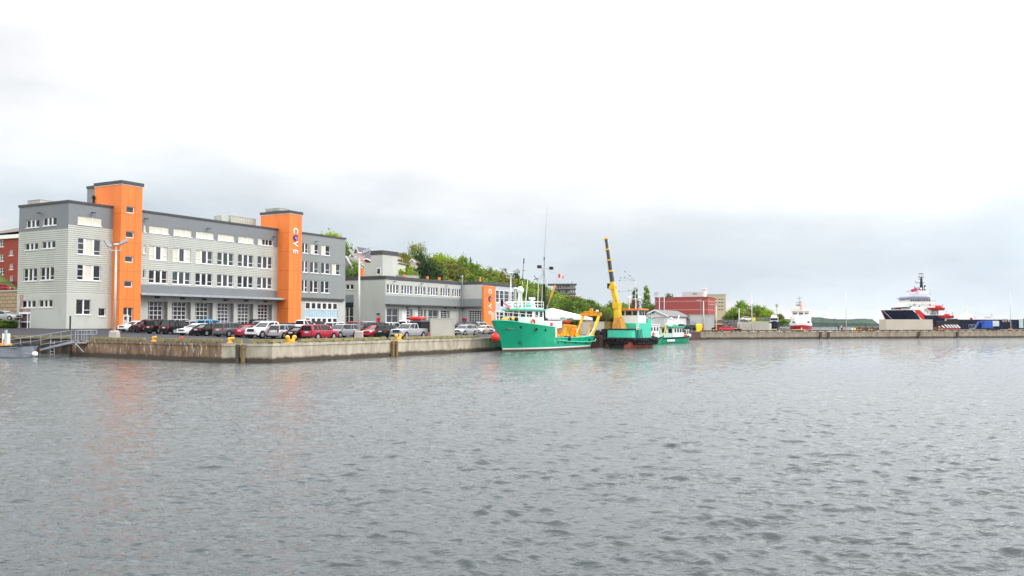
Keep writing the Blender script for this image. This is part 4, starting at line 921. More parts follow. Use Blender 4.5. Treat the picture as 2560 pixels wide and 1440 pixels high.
for a in [
 (303, 831, 'sedan', 'white', 0, 'white sedan at the left end of the parked row, beside the left lamp post'),
 (336, 832.5, 'suv', 'maroon', 0, 'dark maroon car between the leftmost white sedan and a black boxy one'),
 (370, 834.5, 'boxy', 'black', 1, 'black boxy four wheel drive, third from the left in the front row'),
 (409, 836, 'suv', 'black', 1, 'black crossover with bright rear bumper strip, left of a white sedan nose'),
 (452, 838.5, 'sedan', 'white', 0, 'white sedan nose poking out between two black cars'),
 (489, 840, 'sedan', 'black', 1, 'black sedan with red tail lamps, left of the grey crossover'),
 (544, 842.5, 'suv', 'grey', 1, 'grey crossover seen from behind with sloping rear window, left of the red car'),
 (598, 843.5, 'sedan', 'red', 1, 'red car mostly hidden between grey crossover and white pickup'),
 (626, 846, 'pickup', 'white', 0, 'white pickup truck facing the water in the front row'),
 (682, 847, 'wagon', 'silver', 1, 'silver wagon seen from behind, right of the white pickup'),
 (726, 849, 'sedan', 'black', 1, 'black sedan with lit red tail lamp beside the boxy red car'),
 (766, 850, 'boxy', 'red', 1, 'boxy red four wheel drive parked nearest the quay edge'),
 (824, 845, 'suv', 'midsilver', 0, 'silver grey crossover behind the boxy red car'),
 (880, 841, 'suv', 'darkgrey', 0, 'dark grey crossover partly behind the right lamp post'),
 (916, 843, 'hatch', 'brightred', 0, 'bright red hatchback right of the right lamp post'),
 (950, 844.5, 'wagon', 'darkgreen', 1, 'dark green car between red hatchback and silver pickup'),
 (990, 846.5, 'pickup', 'silver', 0, 'large silver pickup truck left of the pale container'),
 (1142, 838.5, 'wagon', 'silver', 0, 'silver crossover emerging right of the pale container'),
 (1157, 829.5, 'pickup', 'darkgrey', 0, 'dark grey pickup behind the silver crossover near the second building'),
 (1192, 835, 'sedan', 'champagne', 0, 'champagne sedan left of the green bow'),
 (1226, 835, 'sedan', 'silver', 0, 'pale silver sedan half hidden by the green bow'),
 # rows behind
 (500, 828, 'suv', 'blue', 1, 'light blue car in the second row behind the black sedan'),
 (462, 827, 'hatch', 'silver', 1, 'silver hatchback roof behind the white sedan nose'),
 (425, 826, 'suv', 'silver', 1, 'pale crossover roof behind the black crossover'),
 (606, 830.5, 'pickup', 'black', 1, 'black pickup cab showing above the red car'),
 (640, 831, 'suv', 'silver', 1, 'pale grey car roof just left of the white pickup roof'),
 (698, 831.5, 'sedan', 'darkgrey', 1, 'dark sedan roof left of the second white pickup'),
 (724, 832, 'pickup', 'white', 1, 'white pickup seen from behind in the second row below the shop windows'),
 (772, 831.5, 'boxy', 'black', 1, 'black car roof above the boxy red car'),
 (820, 832, 'wagon', 'white', 1, 'white car roof behind the silver grey crossover'),
 (873, 829.5, 'suv', 'red', 1, 'dull red car in the back row near the navy panel'),
 (905, 829, 'suv', 'silver', 1, 'silver roof in the back row right of the right lamp post'),
 (930, 830, 'wagon', 'darkgrey', 1, 'dark roof in the back row behind the bright red hatchback'),
 (962, 830, 'wagon', 'white', 1, 'white roof in the back row behind the silver pickup windscreen'),
 (1006, 830, 'van', 'white', 1, 'white van in the back row behind the silver pickup cab'),
 (1035, 829.5, 'suv', 'midsilver', 1, 'grey car in the back row left of the red truck rack'),
 (1180, 826, 'suv', 'silver', 0, 'silver car behind the dark grey pickup near the orange panel'),
 (1140, 826, 'suv', 'navy', 0, 'dark blue car roof visible over the right end of the container'),
]: pk(*a)
# left street
g = atY(12, 800, 128); z = g.z-.05
car('sedan', 'silver', (g.x, g.y, z), math.radians(-8), 'silver sedan on the street at the far left edge', group=None)
# ------------------------------------------------------------------ storage container, truck with red racks
M['ccol'] = mat('pale_container_paint', (.47, .45, .39), .6, var=.06, vs=.8, bump=.1)
def container(name, label, P, ang, Lx, Wy, Hz, cat='container', m='ccol', doors=True, ribs=True):
    r = thing(name, label, cat, P, ang); b = MB()
    b.box(.05, Lx-.05, .05, Wy-.05, .12, Hz-.05)
    if ribs:
        n = int(Lx/.28)
        for i in range(n): x = .12+(Lx-.24)*(i+.5)/n; b.box(x-.07, x+.07, .02, .05, .2, Hz-.15)
        n = int(Wy/.28)
        for i in range(n): y = .12+(Wy-.24)*(i+.5)/n; b.box(.02, .05, y-.07, y+.07, .2, Hz-.15)
    b.build('shell', M[m], r); b = MB()
    for x in (0, Lx-.15):
        for y in (0, Wy-.15): b.box(x, x+.15, y, y+.15, 0, Hz)
    b.box(.15, Lx-.15, 0, .12, 0, .15); b.box(.15, Lx-.15, 0, .12, Hz-.12, Hz); b.box(0, .12, .15, Wy-.15, Hz-.12, Hz); b.box(0, .12, .15, Wy-.15, 0, .15)
    b.build('frame', M[m], r, bevel=.01); return r
g = G(1076.5, 846); 
Fc = Fr(g.x, g.y, gz(g.x, g.y), math.radians(8)); Lx = Fc.pix(1136.5, 820)[0]; Hz = Fc.pix(1077, 795)[1]
container('storage_container', 'plain pale grey storage container standing on the quay edge', Fc.o, Fc.a, Lx, 2.3, Hz, ribs=False)
# truck tail with red rolls
g = G(1046, 840); r = thing('utility_truck', 'dark truck body carrying long red rolls, squeezed left of the container', 'truck', (g.x+.6, g.y+2.2, gz(g.x, g.y+2)), A0)
b = MB(); b.box(-2.2, 2.4, -.95, .95, .55, 2.0); b.box(-2.25, -2.2, -.9, .9, .6, 1.9); b.build('box_body', M['black'], r, bevel=.04)
b = MB(); b.sm = True
for y in (-.55, 0, .55): b.tube((-2.7, y, 2.45), (-.9, y, 2.5), .27, .27, 12)
b.build('red_roll', M['red'], r)
b = MB()
for x in (-2.0, 0, 2.0): b.box(x-.05, x+.05, -.95, .95, 2.0, 2.2); b.box(x-.05, x+.05, -.95, -.88, 2.0, 2.6); b.box(x-.05, x+.05, .88, .95, 2.0, 2.6)
b.build('rack', M['metal'], r)
for x in (-1.4, 1.6):
    for y in (-.85, .85): b = MB(); b.tube((x, y-.13, .42), (x, y+.13, .42), .42, .42, 18); b.build('wheel', M['tyre'], r)
for s in (-.8, .8): b = MB(); b.box(-2.29, -2.24, s-.1, s+.1, .75, 1.1); b.build('tail_light', TLm, r)
# ------------------------------------------------------------------ lamp posts
M['poleg'] = mat('pale_pole_paint', (.58, .58, .56), .5, var=.06); M['postbase'] = mat('pole_base_concrete', (.42, .37, .33), .8, var=.1)
def lamp_post(u, vb, vt, label, scale=1.0, base=True, flip=1, P=None):
    g = P or G(u, vb); Hh = atY(u, vt, g.y).z-g.z; r = thing('street_lamp', label, 'lamp post', (g.x, g.y, g.z), 0, 'twin head floodlight posts on the quayside')
    bz = .95 if base else 0
    if base: b = MB(); b.frustum((0, 0, .0), .48, .48, (0, 0, .8), .44, .44); b.frustum((0, 0, .8), .44, .44, (0, 0, .95), .3, .3); b.build('concrete_base', M['postbase'], r, bevel=.03)
    b = MB(); b.sm = True; b.tube((0, 0, bz), (0, 0, Hh-.9), .15, .09, 12); b.build('pole', M['poleg'], r)
    b = MB(); b.path([(-.75*flip, 0, Hh-.55), (-.62*flip, 0, Hh-1.0), (.45*flip, 0, Hh-1.0), (.62*flip, 0, Hh-.6)], .05, 6); b.tube((0, 0, Hh-1.0), (0, 0, Hh-.35), .06, .06, 8); b.build('bracket', M['poleg'], r)
    for (x, y, z, ry, rx) in ((-.95*flip, 0, Hh-.2, .95*flip, .3), (.85*flip, 0, Hh-.0, -.45*flip, .7)):
        b = MB(); b.box(-.48, .48, -.36, .36, -.06, .06); b.box(-.43, .43, -.3, .3, -.09, -.06)
        o = b.build('lamp_head', mat('lamp_head_grey', (.20, .205, .21), .5), r, bevel=.02); o.location = (x, y, z); o.rotation_euler = (rx, ry, 0)
    b = MB(); b.ball((0, 0, Hh-.3), .38, .2, .14, 10, 6); b.build('driver_housing', M['poleg'], r)
    return r
lamp_post(286, 847, 605, 'tall pole with tilted twin floodlights in front of the left orange tower')
lamp_post(897, 847, 627, 'tall pole with twin floodlights left of the bright red hatchback')
g = atY(1277, 830, 128); lamp_post(1277, 0, 678, 'floodlight pole rising behind the bow of the green trawler', P=Vector((g.x, g.y, gz(g.x, g.y))), base=True)
# small posts by the building
g = G(175, 829); b = MB(); b.tube((0, 0, 0), (0, 0, 2.1), .11, .11, 10); b.ball((0, 0, 2.1), .12, nu=10, nv=6); o = b.build('black_post', M['black']); o.location = g; tag(o, 'single black post standing before the left corner of the grey building', 'post')
# ------------------------------------------------------------------ gangway, platform, aluminium workboat on the left
Fg = Fr(*atZ(186, 853, 1.9).xyz, 0)
D_g = 97.0
def pg(u, v, dy=0): p = atY(u, v, D_g+dy); return (p.x, p.y, p.z)
r = thing('gangway', 'sloping aluminium gangway with handrails leading down to the workboat', 'gangway', pg(180, 853)); O_ = Vector(pg(180, 853))
def lg(u, v, dy=0): return tuple(Vector(pg(u, v, dy))-O_)
b = MB()
b.slab([(lg(100, 872)[0], lg(100, 872)[2]), (lg(179, 852)[0], lg(179, 852)[2]), (lg(187, 857)[0], lg(187, 857)[2]), (lg(160, 862.5)[0], lg(160, 862.5)[2]), (lg(100, 877)[0], lg(100, 877)[2])], 0, .12)
b.slab([(lg(100, 872)[0], lg(100, 872)[2]), (lg(179, 852)[0], lg(179, 852)[2]), (lg(187, 857)[0], lg(187, 857)[2]), (lg(160, 862.5)[0], lg(160, 862.5)[2]), (lg(100, 877)[0], lg(100, 877)[2])], 1.1, 1.22)
b.build('stringer', M['alu'], r)
b = MB(); b.add([lg(20, 878), lg(181, 853), tuple(Vector(lg(181, 853))+Vector((0, 1.2, 0))), tuple(Vector(lg(20, 878))+Vector((0, 1.2, 0)))], [(0, 1, 2, 3)]); b.build('deck', M['metal'], r)
for dy in (0, 1.2):
    b = MB(); b.tube(lg(22, 850, dy), lg(184, 825, dy), .035, .035, 6); b.tube(lg(22, 862, dy), lg(184, 837, dy), .03, .03, 6); b.tube(lg(22, 874, dy), lg(184, 849, dy), .03, .03, 6)
    for i in range(7):
        f = i/6; u = 26+f*152; b.tube(lg(u, 849.5-24.5*f, dy), lg(u, 876-25*f, dy), .03, .03, 6)
    b.build('handrail', M['alu'], r)
g = Vector(pg(188, 856)); r = thing('gangway_platform', 'small railed aluminium platform at the top of the gangway', 'platform', g)
def lp(u, v, dy=0): return tuple(Vector(pg(u, v, dy))-g)
b = MB(); b.box(0, lp(216, 856)[0], 0, 1.4, -.12, .0); b.build('deck', M['metal'], r)
x1 = lp(227, 840)[0]; x2 = lp(217, 840)[0]; zt = lp(200, 826)[2]; zm = lp(200, 836)[2]
for y in (0, 1.4):
    b = MB()
    b.tube((0, y, zt), (x1, y, zt), .045, .045, 6); b.tube((0, y, zm), (x1, y, zm), .04, .04, 6); b.tube((x1, y, zt), (x1, y, zm), .045, .045, 6)
    for x in (0, .3, x2): b.tube((x, y, 0), (x, y, zt), .045, .045, 6)
    b.build('railing', M['alu'], r)
b = MB(); b.tube((0, 0, -.1), tuple(Vector(lp(209, 880))), .05, .05, 6); b.build('brace', M['alu'], r)
b = MB()
for x in (0, .5): b.tube((x, 0, 0), (x, 0, -3.2), .04, .04, 6)
for i in range(9): b.tube((0, 0, -.3-.33*i), (.5, 0, -.3-.33*i), .03, .03, 6)
o = b.build('quay_ladder', M['metal']); p = atY(126, 852, 104); o.location = (p.x, p.y, 1.6); tag(o, 'steel ladder hanging in the dark gap under the gangway', 'ladder')

def hull_rings(L_, stations, levels, flat_stern=True):
    """stations: (x, half beam at deck, half beam at waterline, deck z, keel z). levels: z fractions handled per ring"""
    rings = []
    for x, bd, bw_, zd, zk, *ov in stations:
        xo = ov[0] if ov else x      # x of the waterline for raked ends
        half = [(x, -bd, zd)]
        for z in levels:
            f = max(0, min(1, z/zd)); w_ = bw_+(bd-bw_)*f**1.3; xx = xo+(x-xo)*f; half.append((xx, -w_, z))
        half.append((xo, -bw_*.75, zk))
        rings.append(half+[(a, -c, d) for a, c, d in half[::-1]])
    return rings
p = wl(92, 893); Fb = Fr(p[0], p[1], 0, math.radians(3)); r = thingF('workboat', 'grey aluminium workboat with black gunwale at the far left edge', 'boat', Fb)
S = [(-12, 1.5, 1.35, 1.25, -.4), (-6, 1.5, 1.35, 1.25, -.4), (-3, 1.5, 1.25, 1.3, -.4), (-1.2, 1.1, .7, 1.35, -.35), (-.3, .55, .25, 1.4, -.2), (.25, .06, .05, 1.45, .1, -.6)]
b = MB(); b.loft(hull_rings(12, S, (1.1, .6, .1)), True); b.build('hull', M['alu'], r)
for s in (-1, 1): b = MB(); b.path([(x, s*bd*1.02, zd-.05) for x, bd, _, zd, *_ in S], .07, 8); b.build('rubbing_strake', M['black'], r)
b = MB(); b.box(-12, -1.6, -1.3, 1.3, 1.05, 1.1); b.build('deck', M['metal'], r)
b = MB(); b.box(-3.1-1.6, -3.9+.9, -1, .6, 1.1, 1.5); b.build('orange_crate', M['orangepaint'], r)
b = MB(); b.box(-3.65, -3.1, -.2, .4, 1.1, 2.6); b.build('white_locker', M['white'], r); b = MB(); b.box(-3.5, -3.2, -.24, -.19, 1.4, 2.0); b.build('red_panel', M['red'], r)
b = MB(); b.tube((-2.85, -1, .3), (-2.85, -1, 3.0), .15, .15, 10); o = b.build('mooring_pile', mat('grey_green_pile', (.35, .45, .43), .6)); o.location = Fb.W(0, 0); tag(o, 'short grey green pile at the foot of the gangway', 'pile')
b = MB(); b.sm = True; b.ball((0, 0, 0), .32, .32, .3); o = b.build('fender_ball', M['boatwhite'], smooth=True); q_ = Fb.W(-.05, -.35); o.location = (q_.x, q_.y, .35); tag(o, 'white fender ball hanging at the bow of the grey workboat', 'fender')
b = MB(); b.tube((0, 0, .25), (0, 0, 1.0), .02, .02, 5); b.build('line', M['black'], o)
# ------------------------------------------------------------------ people
SKIN = mat('skin', (.50, .30, .22), .6, var=.05)
def person(P, ang, label, top, legs, hair=(.03, .02, .015), h=1.74, stride=.22, lean=0, pose='walk'):
    r = thing('person', label, 'person', P, ang); k = h/1.74
    verts = []; edges = []; rad = []
    def v(p, r_): verts.append(tuple(c*k for c in p)); rad.append(r_*k); return len(verts)-1
    pel = v((0, 0, .95), .135); sp_ = v((lean*.3, 0, 1.15), .12); ch = v((lean*.7, 0, 1.35), .145); nk = v((lean, 0, 1.50), .055); hd = v((lean+.02, 0, 1.60), .085); ht = v((lean+.01, 0, 1.69), .075)
    edges += [(pel, sp_), (sp_, ch), (ch, nk), (nk, hd), (hd, ht)]
    for s in (-1, 1):
        st_ = stride*s
        hp = v((0, .09*s, .88), .095); kn = v((st_*.5+.04, .10*s, .50), .062); an = v((st_, .10*s, .09), .042); to = v((st_+.17, .11*s, .035), .035)
        edges += [(pel, hp), (hp, kn), (kn, an), (an, to)]
        sh = v((lean*.8, .18*s, 1.41), .06); el = v((-st_*.35, .25*s, 1.15), .042); wr = v((-st_*.5+.12, .24*s, .92), .028); hn = v((-st_*.5+.15, .235*s, .83), .033)
        edges += [(ch, sh), (sh, el), (el, wr), (wr, hn)]
    me = bpy.data.meshes.new('body'); me.from_pydata(verts, edges, []); o = bpy.data.objects.new('body', me); C.objects.link(o)
    sk = o.modifiers.new('s', 'SKIN'); sk.use_smooth_shade = True; o.modifiers.new('sub', 'SUBSURF').levels = 1
    for i, q in enumerate(me.skin_vertices[0].data): q.radius = (rad[i], rad[i]); q.use_root = (i == 0)
    bpy.context.view_layer.update(); m2 = bpy.data.meshes.new_from_object(o.evaluated_get(bpy.context.evaluated_depsgraph_get())); bpy.data.objects.remove(o)
    m2.materials.clear(); m2.materials.append(SKIN); m2.materials.append(top); m2.materials.append(legs); m2.materials.append(mat('shoe_black', (.02, .02, .02)))
    for p in m2.polygons:
        c = p.center/k; p.use_smooth = True
        p.material_index = 3 if c.z < .09 else 2 if c.z < .95 else (0 if c.z > 1.49 or (abs(c.y) > .2 and c.z < .9) else 1)
        if abs(c.y) > .19 and .88 < c.z < .96: p.material_index = 1
    o = bpy.data.objects.new('body', m2); C.objects.link(o); o.parent = r
    b = MB(); b.sm = True; b.ball(((lean-.015)*k, 0, 1.67*k), .10*k, .092*k, .105*k, 12, 8, zmin=-.35); b.build('hair', mat('hair_%d' % int(hair[0]*1000), hair, .6), r, smooth=True)
    return r
CL = lambda n, c: mat('cloth_'+n, c, .85, var=.1, vs=4)

# ------------------------------------------------------------------ green research trawler
bw = atZ(1257, 878.5); FTa = math.atan2(-.86, -.51)
ox, oy = bw.x+.51*22.6, bw.y+.86*22.6
T = Fr(ox, oy, 0, FTa); tp = lambda u, v, y=0: T.pix(u, v, (0, y))
r = thingF('fishing_trawler', 'green hulled trawler with white wheelhouse and orange stern gantry moored at the quay', 'boat', T)
xh = tp(1387, 830, 2.9)[0]; print('trawler xh', xh, 'bow', tp(1236, 803), 'stern', tp(1478, 841, 2.6), 'aft knuckle', tp(1487, 853, 2.2))
zb = tp(1236, 803)[1]+.1; xb = tp(1236, 803)[0]
zA = tp(1385, 818, 2.9)[1]; zl = tp(1420, 846, 2.9)[1]
S = [(-1.6, 2.2, 2.0, 1.75, -.3, .3), (-.6, 2.6, 2.3, 1.85, -.5, .5), (2, 2.85, 2.6, 1.72, -.7), (5, 2.95, 2.8, 1.62, -.8), (xh-.01, 3.0, 2.9, zl+.15, -.9)]
S2 = [(xh, 3.0, 2.9, zA, -.9), (15.2, 3.0, 2.7, zA+.10, -.9), (17.2, 2.95, 2.3, zA+.26, -.9), (19.4, 2.75, 1.6, zA+.42, -.9, 19.2), (21.4, 2.3, .95, zA+.60, -.8, 20.6), (23.2, 1.45, .35, zb-.08, -.6, 21.7), (xb, .06, .04, zb, -.3, 22.55)]
LV = (1.3, .42, .24, .02)
mis = [0, 0, 1, 2, 2, 2, 2, 2, 1, 0, 0, 0]
b = MB(); rr_ = hull_rings(0, S+S2, LV); n = len(rr_[0]); mis = [0, 0, 1, 2, 2, 2, 2, 2, 1, 0, 0, 0]
b.sm = True; b.loft(rr_, True, mis=mis[:n])
# mis per ring segment: deck-1.3 green, 1.3-.42 green, .42-.24 white, below dark
b.build('hull', [M['teal'], M['boatwhite'], mat('hull_bottom_brown', (.10, .05, .035), .7)], r, smooth=True)
b = MB(); pts = [(-1.75, 2.25, 1.32), (-.6, 2.68, 1.05), (2, 2.92, .95), (5, 3.0, .98), (9.5, 3.02, 1.15), (12.5, 2.98, 1.35)]
b.path(pts, .09, 6); b.path([(x, -y, z) for x, y, z in pts], .09, 6); b.build('rubbing_strake', M['mint'], r)
b = MB(); capl = [(x, bd, zd+.03) for x, bd, _, zd, *_ in S2]; b.path(capl, .06, 6); b.path([(x, -y, z) for x, y, z in capl], .06, 6); cap2 = [(x, bd, zd+.03) for x, bd, _, zd, *_ in S]; b.path(cap2, .06, 6); b.path([(x, -y, z) for x, y, z in cap2], .06, 6); b.build('gunwale', M['mint'], r)
b = MB(); b.prism([(xh, -2.8), (xh, 2.8), (17, 2.7), (20, 2.3), (23.2, 1.1), (23.2, -1.1), (20, -2.3), (17, -2.7)], zA-.25, zA-.1); b.prism([(-1.2, -2.3), (-1.2, 2.3), (xh, 2.75), (xh, -2.75)], .9, 1.0); b.build('deck', mat('deck_grey_green', (.12, .16, .14), .8), r)
for (u, v) in ((1303, 818), (1342.5, 823), (1364, 825)):
    x, z = tp(u, v, 2.95); b = MB(); b.torus((x, 2.93, z), .17, .05, 'y', 14, 6); b.tube((x, 2.80, z), (x, 2.96, z), .15, .15, 12); b.build('porthole', M['black'], r)
for (u, v) in ((1405, 853), (1475, 850)): x, z = tp(u, v, 2.9); b = MB(); b.tube((x, 2.5, z), (x, 2.95, z), .12, .12, 10); b.build('scupper', M['black'], r)
for u in (1394, 1413, 1439, 1468): x, z = tp(u, 857, 2.95); b = MB(); b.box(x-.3, x+.3, 2.5, 2.97, z-.04, z+.08); b.build('freeing_port', M['black'], r)
x, z = tp(1299, 857.5, 2.2)
b = MB()
for q in (-.25, .2): 
    b.box(x+q*.6-.05, x+q*.6+.05, 2.0, 2.50, z-.20+q*.4, z-.12+q*.4); b.box(x+q*.6-.05, x+q*.6+.05, 2.0, 2.52, z+.08+q*.4, z+.15+q*.4)
b.build('thruster_mark', M['black'], r)
# wheelhouse block
x0, x1 = tp(1357, 790, 2.2)[0]-.3, 19.9; zr = tp(1310, 774, 2.0)[1]; zw1, zw0 = tp(1325, 780, 2.2)[1], tp(1325, 789.5, 2.2)[1]
base = zA-.1
poly = [(x0, -2.2), (x0, 2.2), (x1-1.6, 2.2), (x1-.6, 1.7), (x1, .9), (x1, -.9), (x1-.6, -1.7), (x1-1.6, -2.2)]
b = MB(); b.prism(poly, base, zr-.05); b.build('wheelhouse', M['boatwhite'], r, bevel=.04)
b = MB(); o2 = [(x0-.2, -2.5), (x0-.2, 2.5), (x1-1.4, 2.5), (x1-.2, 1.9), (x1+.5, 1.0), (x1+.5, -1.0), (x1-.2, -1.9), (x1-1.4, -2.5)]; b.prism(o2, zr-.08, zr+.12); b.build('wheelhouse_visor', M['mint'], r)
zr2 = tp(1310, 768, 2.0)[1]
b = MB(); b.prism([(x*.96+.4, y*.93) for x, y in poly], zr+.1, zr2); b.build('roof_coaming', M['boatwhite'], r, bevel=.03)
zw0 = zr-.95; zw1 = zr-.22
for u in (1329, 1341, 1352): 
    x, _ = tp(u, 785, 2.2)
    if x > x1-1.7: continue
    b = MB(); b.box(x-.42, x+.42, 2.16, 2.24, zw0-.02, zw1+.02); o = b.build('wheelhouse_window', M['glass'], r); b = MB()
    for a in (x-.45, x+.42): b.box(a, a+.04, 2.2, 2.27, zw0-.06, zw1+.06)
    b.box(x-.41, x+.42, 2.2, 2.27, zw1+.02, zw1+.06); b.box(x-.41, x+.42, 2.2, 2.27, zw0-.06, zw0-.02); b.build('frame', M['boatwhite'], o)
for (ax_, ay), (bx_, by) in ((((x1-1.6), 2.2), ((x1-.6), 1.7)), (((x1-.6), 1.7), (x1, .9)), ((x1, .9), (x1, 0)), ((x1, 0), (x1, -.9)), ((x1, -.9), (x1-.6, -1.7))):
    A_, B_ = Vector((ax_, ay, 0)), Vector((bx_, by, 0)); c = (A_+B_)/2; d = (B_-A_).normalized(); n_ = Vector((-d.y, d.x, 0)); n_ = n_ if n_.x*1+n_.y*.3 > 0 else -n_; w_ = (B_-A_).length*.38
    b = MB(); b.add([c-d*w_+n_*.03+Vector((0, 0, zw0)), c+d*w_+n_*.03+Vector((0, 0, zw0)), c+d*w_+n_*.03+Vector((0, 0, zw1)), c-d*w_+n_*.03+Vector((0, 0, zw1)), c-d*w_-n_*.03+Vector((0, 0, zw0)), c+d*w_-n_*.03+Vector((0, 0, zw0)), c+d*w_-n_*.03+Vector((0, 0, zw1)), c-d*w_-n_*.03+Vector((0, 0, zw1))], [(0, 1, 2, 3), (4, 5, 6, 7), (0, 1, 5, 4), (2, 3, 7, 6), (1, 2, 6, 5), (0, 3, 7, 4)]); b.build('wheelhouse_window', M['glass'], r)
# white side bulwark and aft white deckhouse
xq0 = tp(1407, 815, 2.7)[0]; xq0 = max(xq0, xh-2.5); xq1 = tp(1362, 800, 2.7)[0]; zt = tp(1385, 802, 2.7)[1]
b = MB(); b.box(xh+.1, x0+2.2, -2.6, 2.6, base, base+.62); b.build('aft_house', M['boatwhite'], r, bevel=.03)
b = MB(); b.box(xq0, xq1, .9, 2.75, base+.0, zt); 
for i in range(6): x = xq0+(xq1-xq0)*(i+.5)/6; b.box(x-.03, x+.03, 2.74, 2.79, base+.1, zt-.1)
b.build('deck_container', M['boatwhite'], r)
xx = tp(1379, 808, 2.8)[0]; b = MB(); b.box(xx-.28, xx+.28, 2.76, 2.84, base+.15, zt-.25); b.build('red_door', M['red'], r)
b = MB(); b.box(xh-.5, xh+.05, -2.9, 2.95, 1.0, zA+.1); b.build('break_bulkhead', M['boatwhite'], r)
xx, zz = tp(1333, 806.5, 2.3); b = MB(); b.sm = True; b.torus((xx, 2.32, zz), .42, .10, 'y', 20, 8); b.build('lifebuoy', mat('lifebuoy_orange', (.75, .12, .04), .5), r)
xx, zz = tp(1370, 814, 2.2); b = MB(); b.sm = True; b.ball((xx, 2.45, zz+.1), .35, .3, .3); b.build('raft_canister', mat('raft_pink', (.6, .45, .45), .5), r)
x_, z_ = tp(1360, 800, 1.6); b = MB(); b.box(x_-.6, x_+.6, 1.0, 1.9, z_-.2, z_+.25); b.build('black_box', M['black'], r)
# roof railing, radar, domes, dome teal
b = MB(); zt = tp(1320, 753.5, 1.8)[1]; pr_ = [(x0-.1, 2.1), (x1-1.6, 2.1), (x1-.4, 1.4), (x1-.1, 0), (x1-.4, -1.4), (x1-1.6, -2.1), (x0-.1, -2.1), (x0-.1, 2.1)]
for a, c in zip(pr_, pr_[1:]):
    b.tube((*a, zt), (*c, zt), .045, .045, 6); b.tube((*a, (zt+zr2)/2), (*c, (zt+zr2)/2), .03, .03, 6)
    n_ = max(1, round((Vector(c)-Vector(a)).length/1.3))
    for i in range(n_): p = Vector(a).lerp(Vector(c), i/n_); b.tube((p.x, p.y, zr2-.1), (p.x, p.y, zt), .04, .04, 6)
b.build('roof_railing', M['boatwhite'], r)
b = MB(); x_, z_ = tp(1320.5, 763, 1.2); b.sm = True; b.ball((x_, 1.2, z_-.1), .45, .45, .5, 14, 10, zmin=-.3); b.build('radome', M['mint'], r, smooth=True)
b = MB(); x_, z_ = tp(1300, 735, .6)
for s in (-.5, .5): b.beam((x_+s, .6, zr2), (x_+s*.3, .6, z_+.2), .22, .22)
b.build('radar_legs', M['boatwhite'], r); b = MB(); b.sm = True; b.ball((x_-.1, .6, z_+.5), .48, .48, .55); b.build('satellite_dome', M['boatwhite'], r, smooth=True)
b = MB(); x_, z_ = tp(1330, 749, .3); b.frustum((x_, .3, zr2), .5, .4, (x_, .3, z_), .12, .12); b.box(x_-.75, x_+.75, .2, .42, z_, z_+.32); b.build('radar_scanner', M['boatwhite'], r)
b = MB(); x_, z_ = tp(1295, 733, 1.0); b.tube((x_+.6, 1, zr2), (x_+.6, 1, z_+.8), .07, .07); b.box(x_+.1, x_+1.1, .9, 1.1, z_+.55, z_+.75); b.build('small_scanner', M['boatwhite'], r)
def whip(u0, v0, u1, v1, y, r0, m, name='whip_antenna'):
    a = tp(u0, v0, y); c = tp(u1, v1, y); b = MB(); b.tube((a[0], y, a[1]), (c[0], y, c[1]), r0, r0*.5, 6); return b.build(name, M[m], r), c
whip(1304, 768, 1306, 700, 1, .04, 'boatwhite'); o_, c_ = whip(1306, 700, 1309.5, 655, 1, .05, 'black'); b = MB(); b.tube((c_[0], 1, c_[1]-.2), (c_[0]-.05, 1, c_[1]+.5), .09, .07); b.box(c_[0]-.5, c_[0]+.5, .98, 1.02, c_[1]-1.2, c_[1]-1.16); b.build('antenna_head', M['black'], r)
whip(1313, 768, 1320, 694, 1.5, .07, 'boatwhite'); whip(1344, 768, 1346.5, 700, 1.2, .055, 'boatwhite'); whip(1354, 768, 1356, 715, 1.8, .04, 'boatwhite')
# mast
x_, z_ = tp(1360.5, 672, 0); zm_ = tp(1360, 710, 0)[1]
b = MB(); b.tube((x_+.0, 0, base), (x_, 0, zm_), .24, .17, 10); b.build('mast', M['black'], r)
b = MB(); b.tube((x_, 0, zm_), (x_, 0, z_+.2), .14, .10, 10)
a0 = tp(1348.5, 673, 0)[0]; a1 = tp(1378, 673, 0)[0]; b.tube((a0, 0, z_+.1), (a1, 0, z_+.1), .05, .05, 6); b.tube((x_-.9, 0, z_+.1), (x_, 0, z_-.8), .04, .04, 5); b.tube((x_+.9, 0, z_+.1), (x_, 0, z_-.8), .04, .04, 5)
b.build('mast_top', M['metal'], r)
for a in (a0, a1): b = MB(); b.box(a-.28, a+.28, -.22, .22, z_+.0, z_+.42); b.build('deck_light', M['black'], r)
z2 = tp(1362, 650, 0)[1]; z3 = tp(1366, 560, 0)[1]; z4 = tp(1368, 515, 0)[1]; xx4 = tp(1368, 515, 0)[0]
b = MB(); b.tube((x_, 0, z_), (x_, 0, z2), .05, .04, 6); b.tube((x_, 0, z2), (x_, 0, z2+.4), .09, .09, 6); b.tube((x_, 0, z2+.4), (xx4, 0, z4), .022, .008, 5); b.build('tall_whip', M['black'], r)
b = MB()
for e_ in ((x1, 1.5, zr2), (x1, -1.5, zr2), (xh, 2.6, zA), (xh, -2.6, zA)): b.tube((x_, 0, z_-.5), e_, .012, .012, 4)
b.build('mast_stays', M['black'], r)
# wooden boom
a = tp(1366, 775, .5); c = tp(1387.5, 714, .5); m_ = tp(1376, 745, .5)
b = MB(); b.tube((a[0], .5, a[1]), (m_[0], .5, m_[1]), .09, .12); b.build('boom', M['timber'], r); b = MB(); b.tube((m_[0], .5, m_[1]), (c[0], .5, c[1]), .14, .16, 8); b.build('boom_tip', mat('orange_brown_boom', (.42, .17, .02), .6), r)
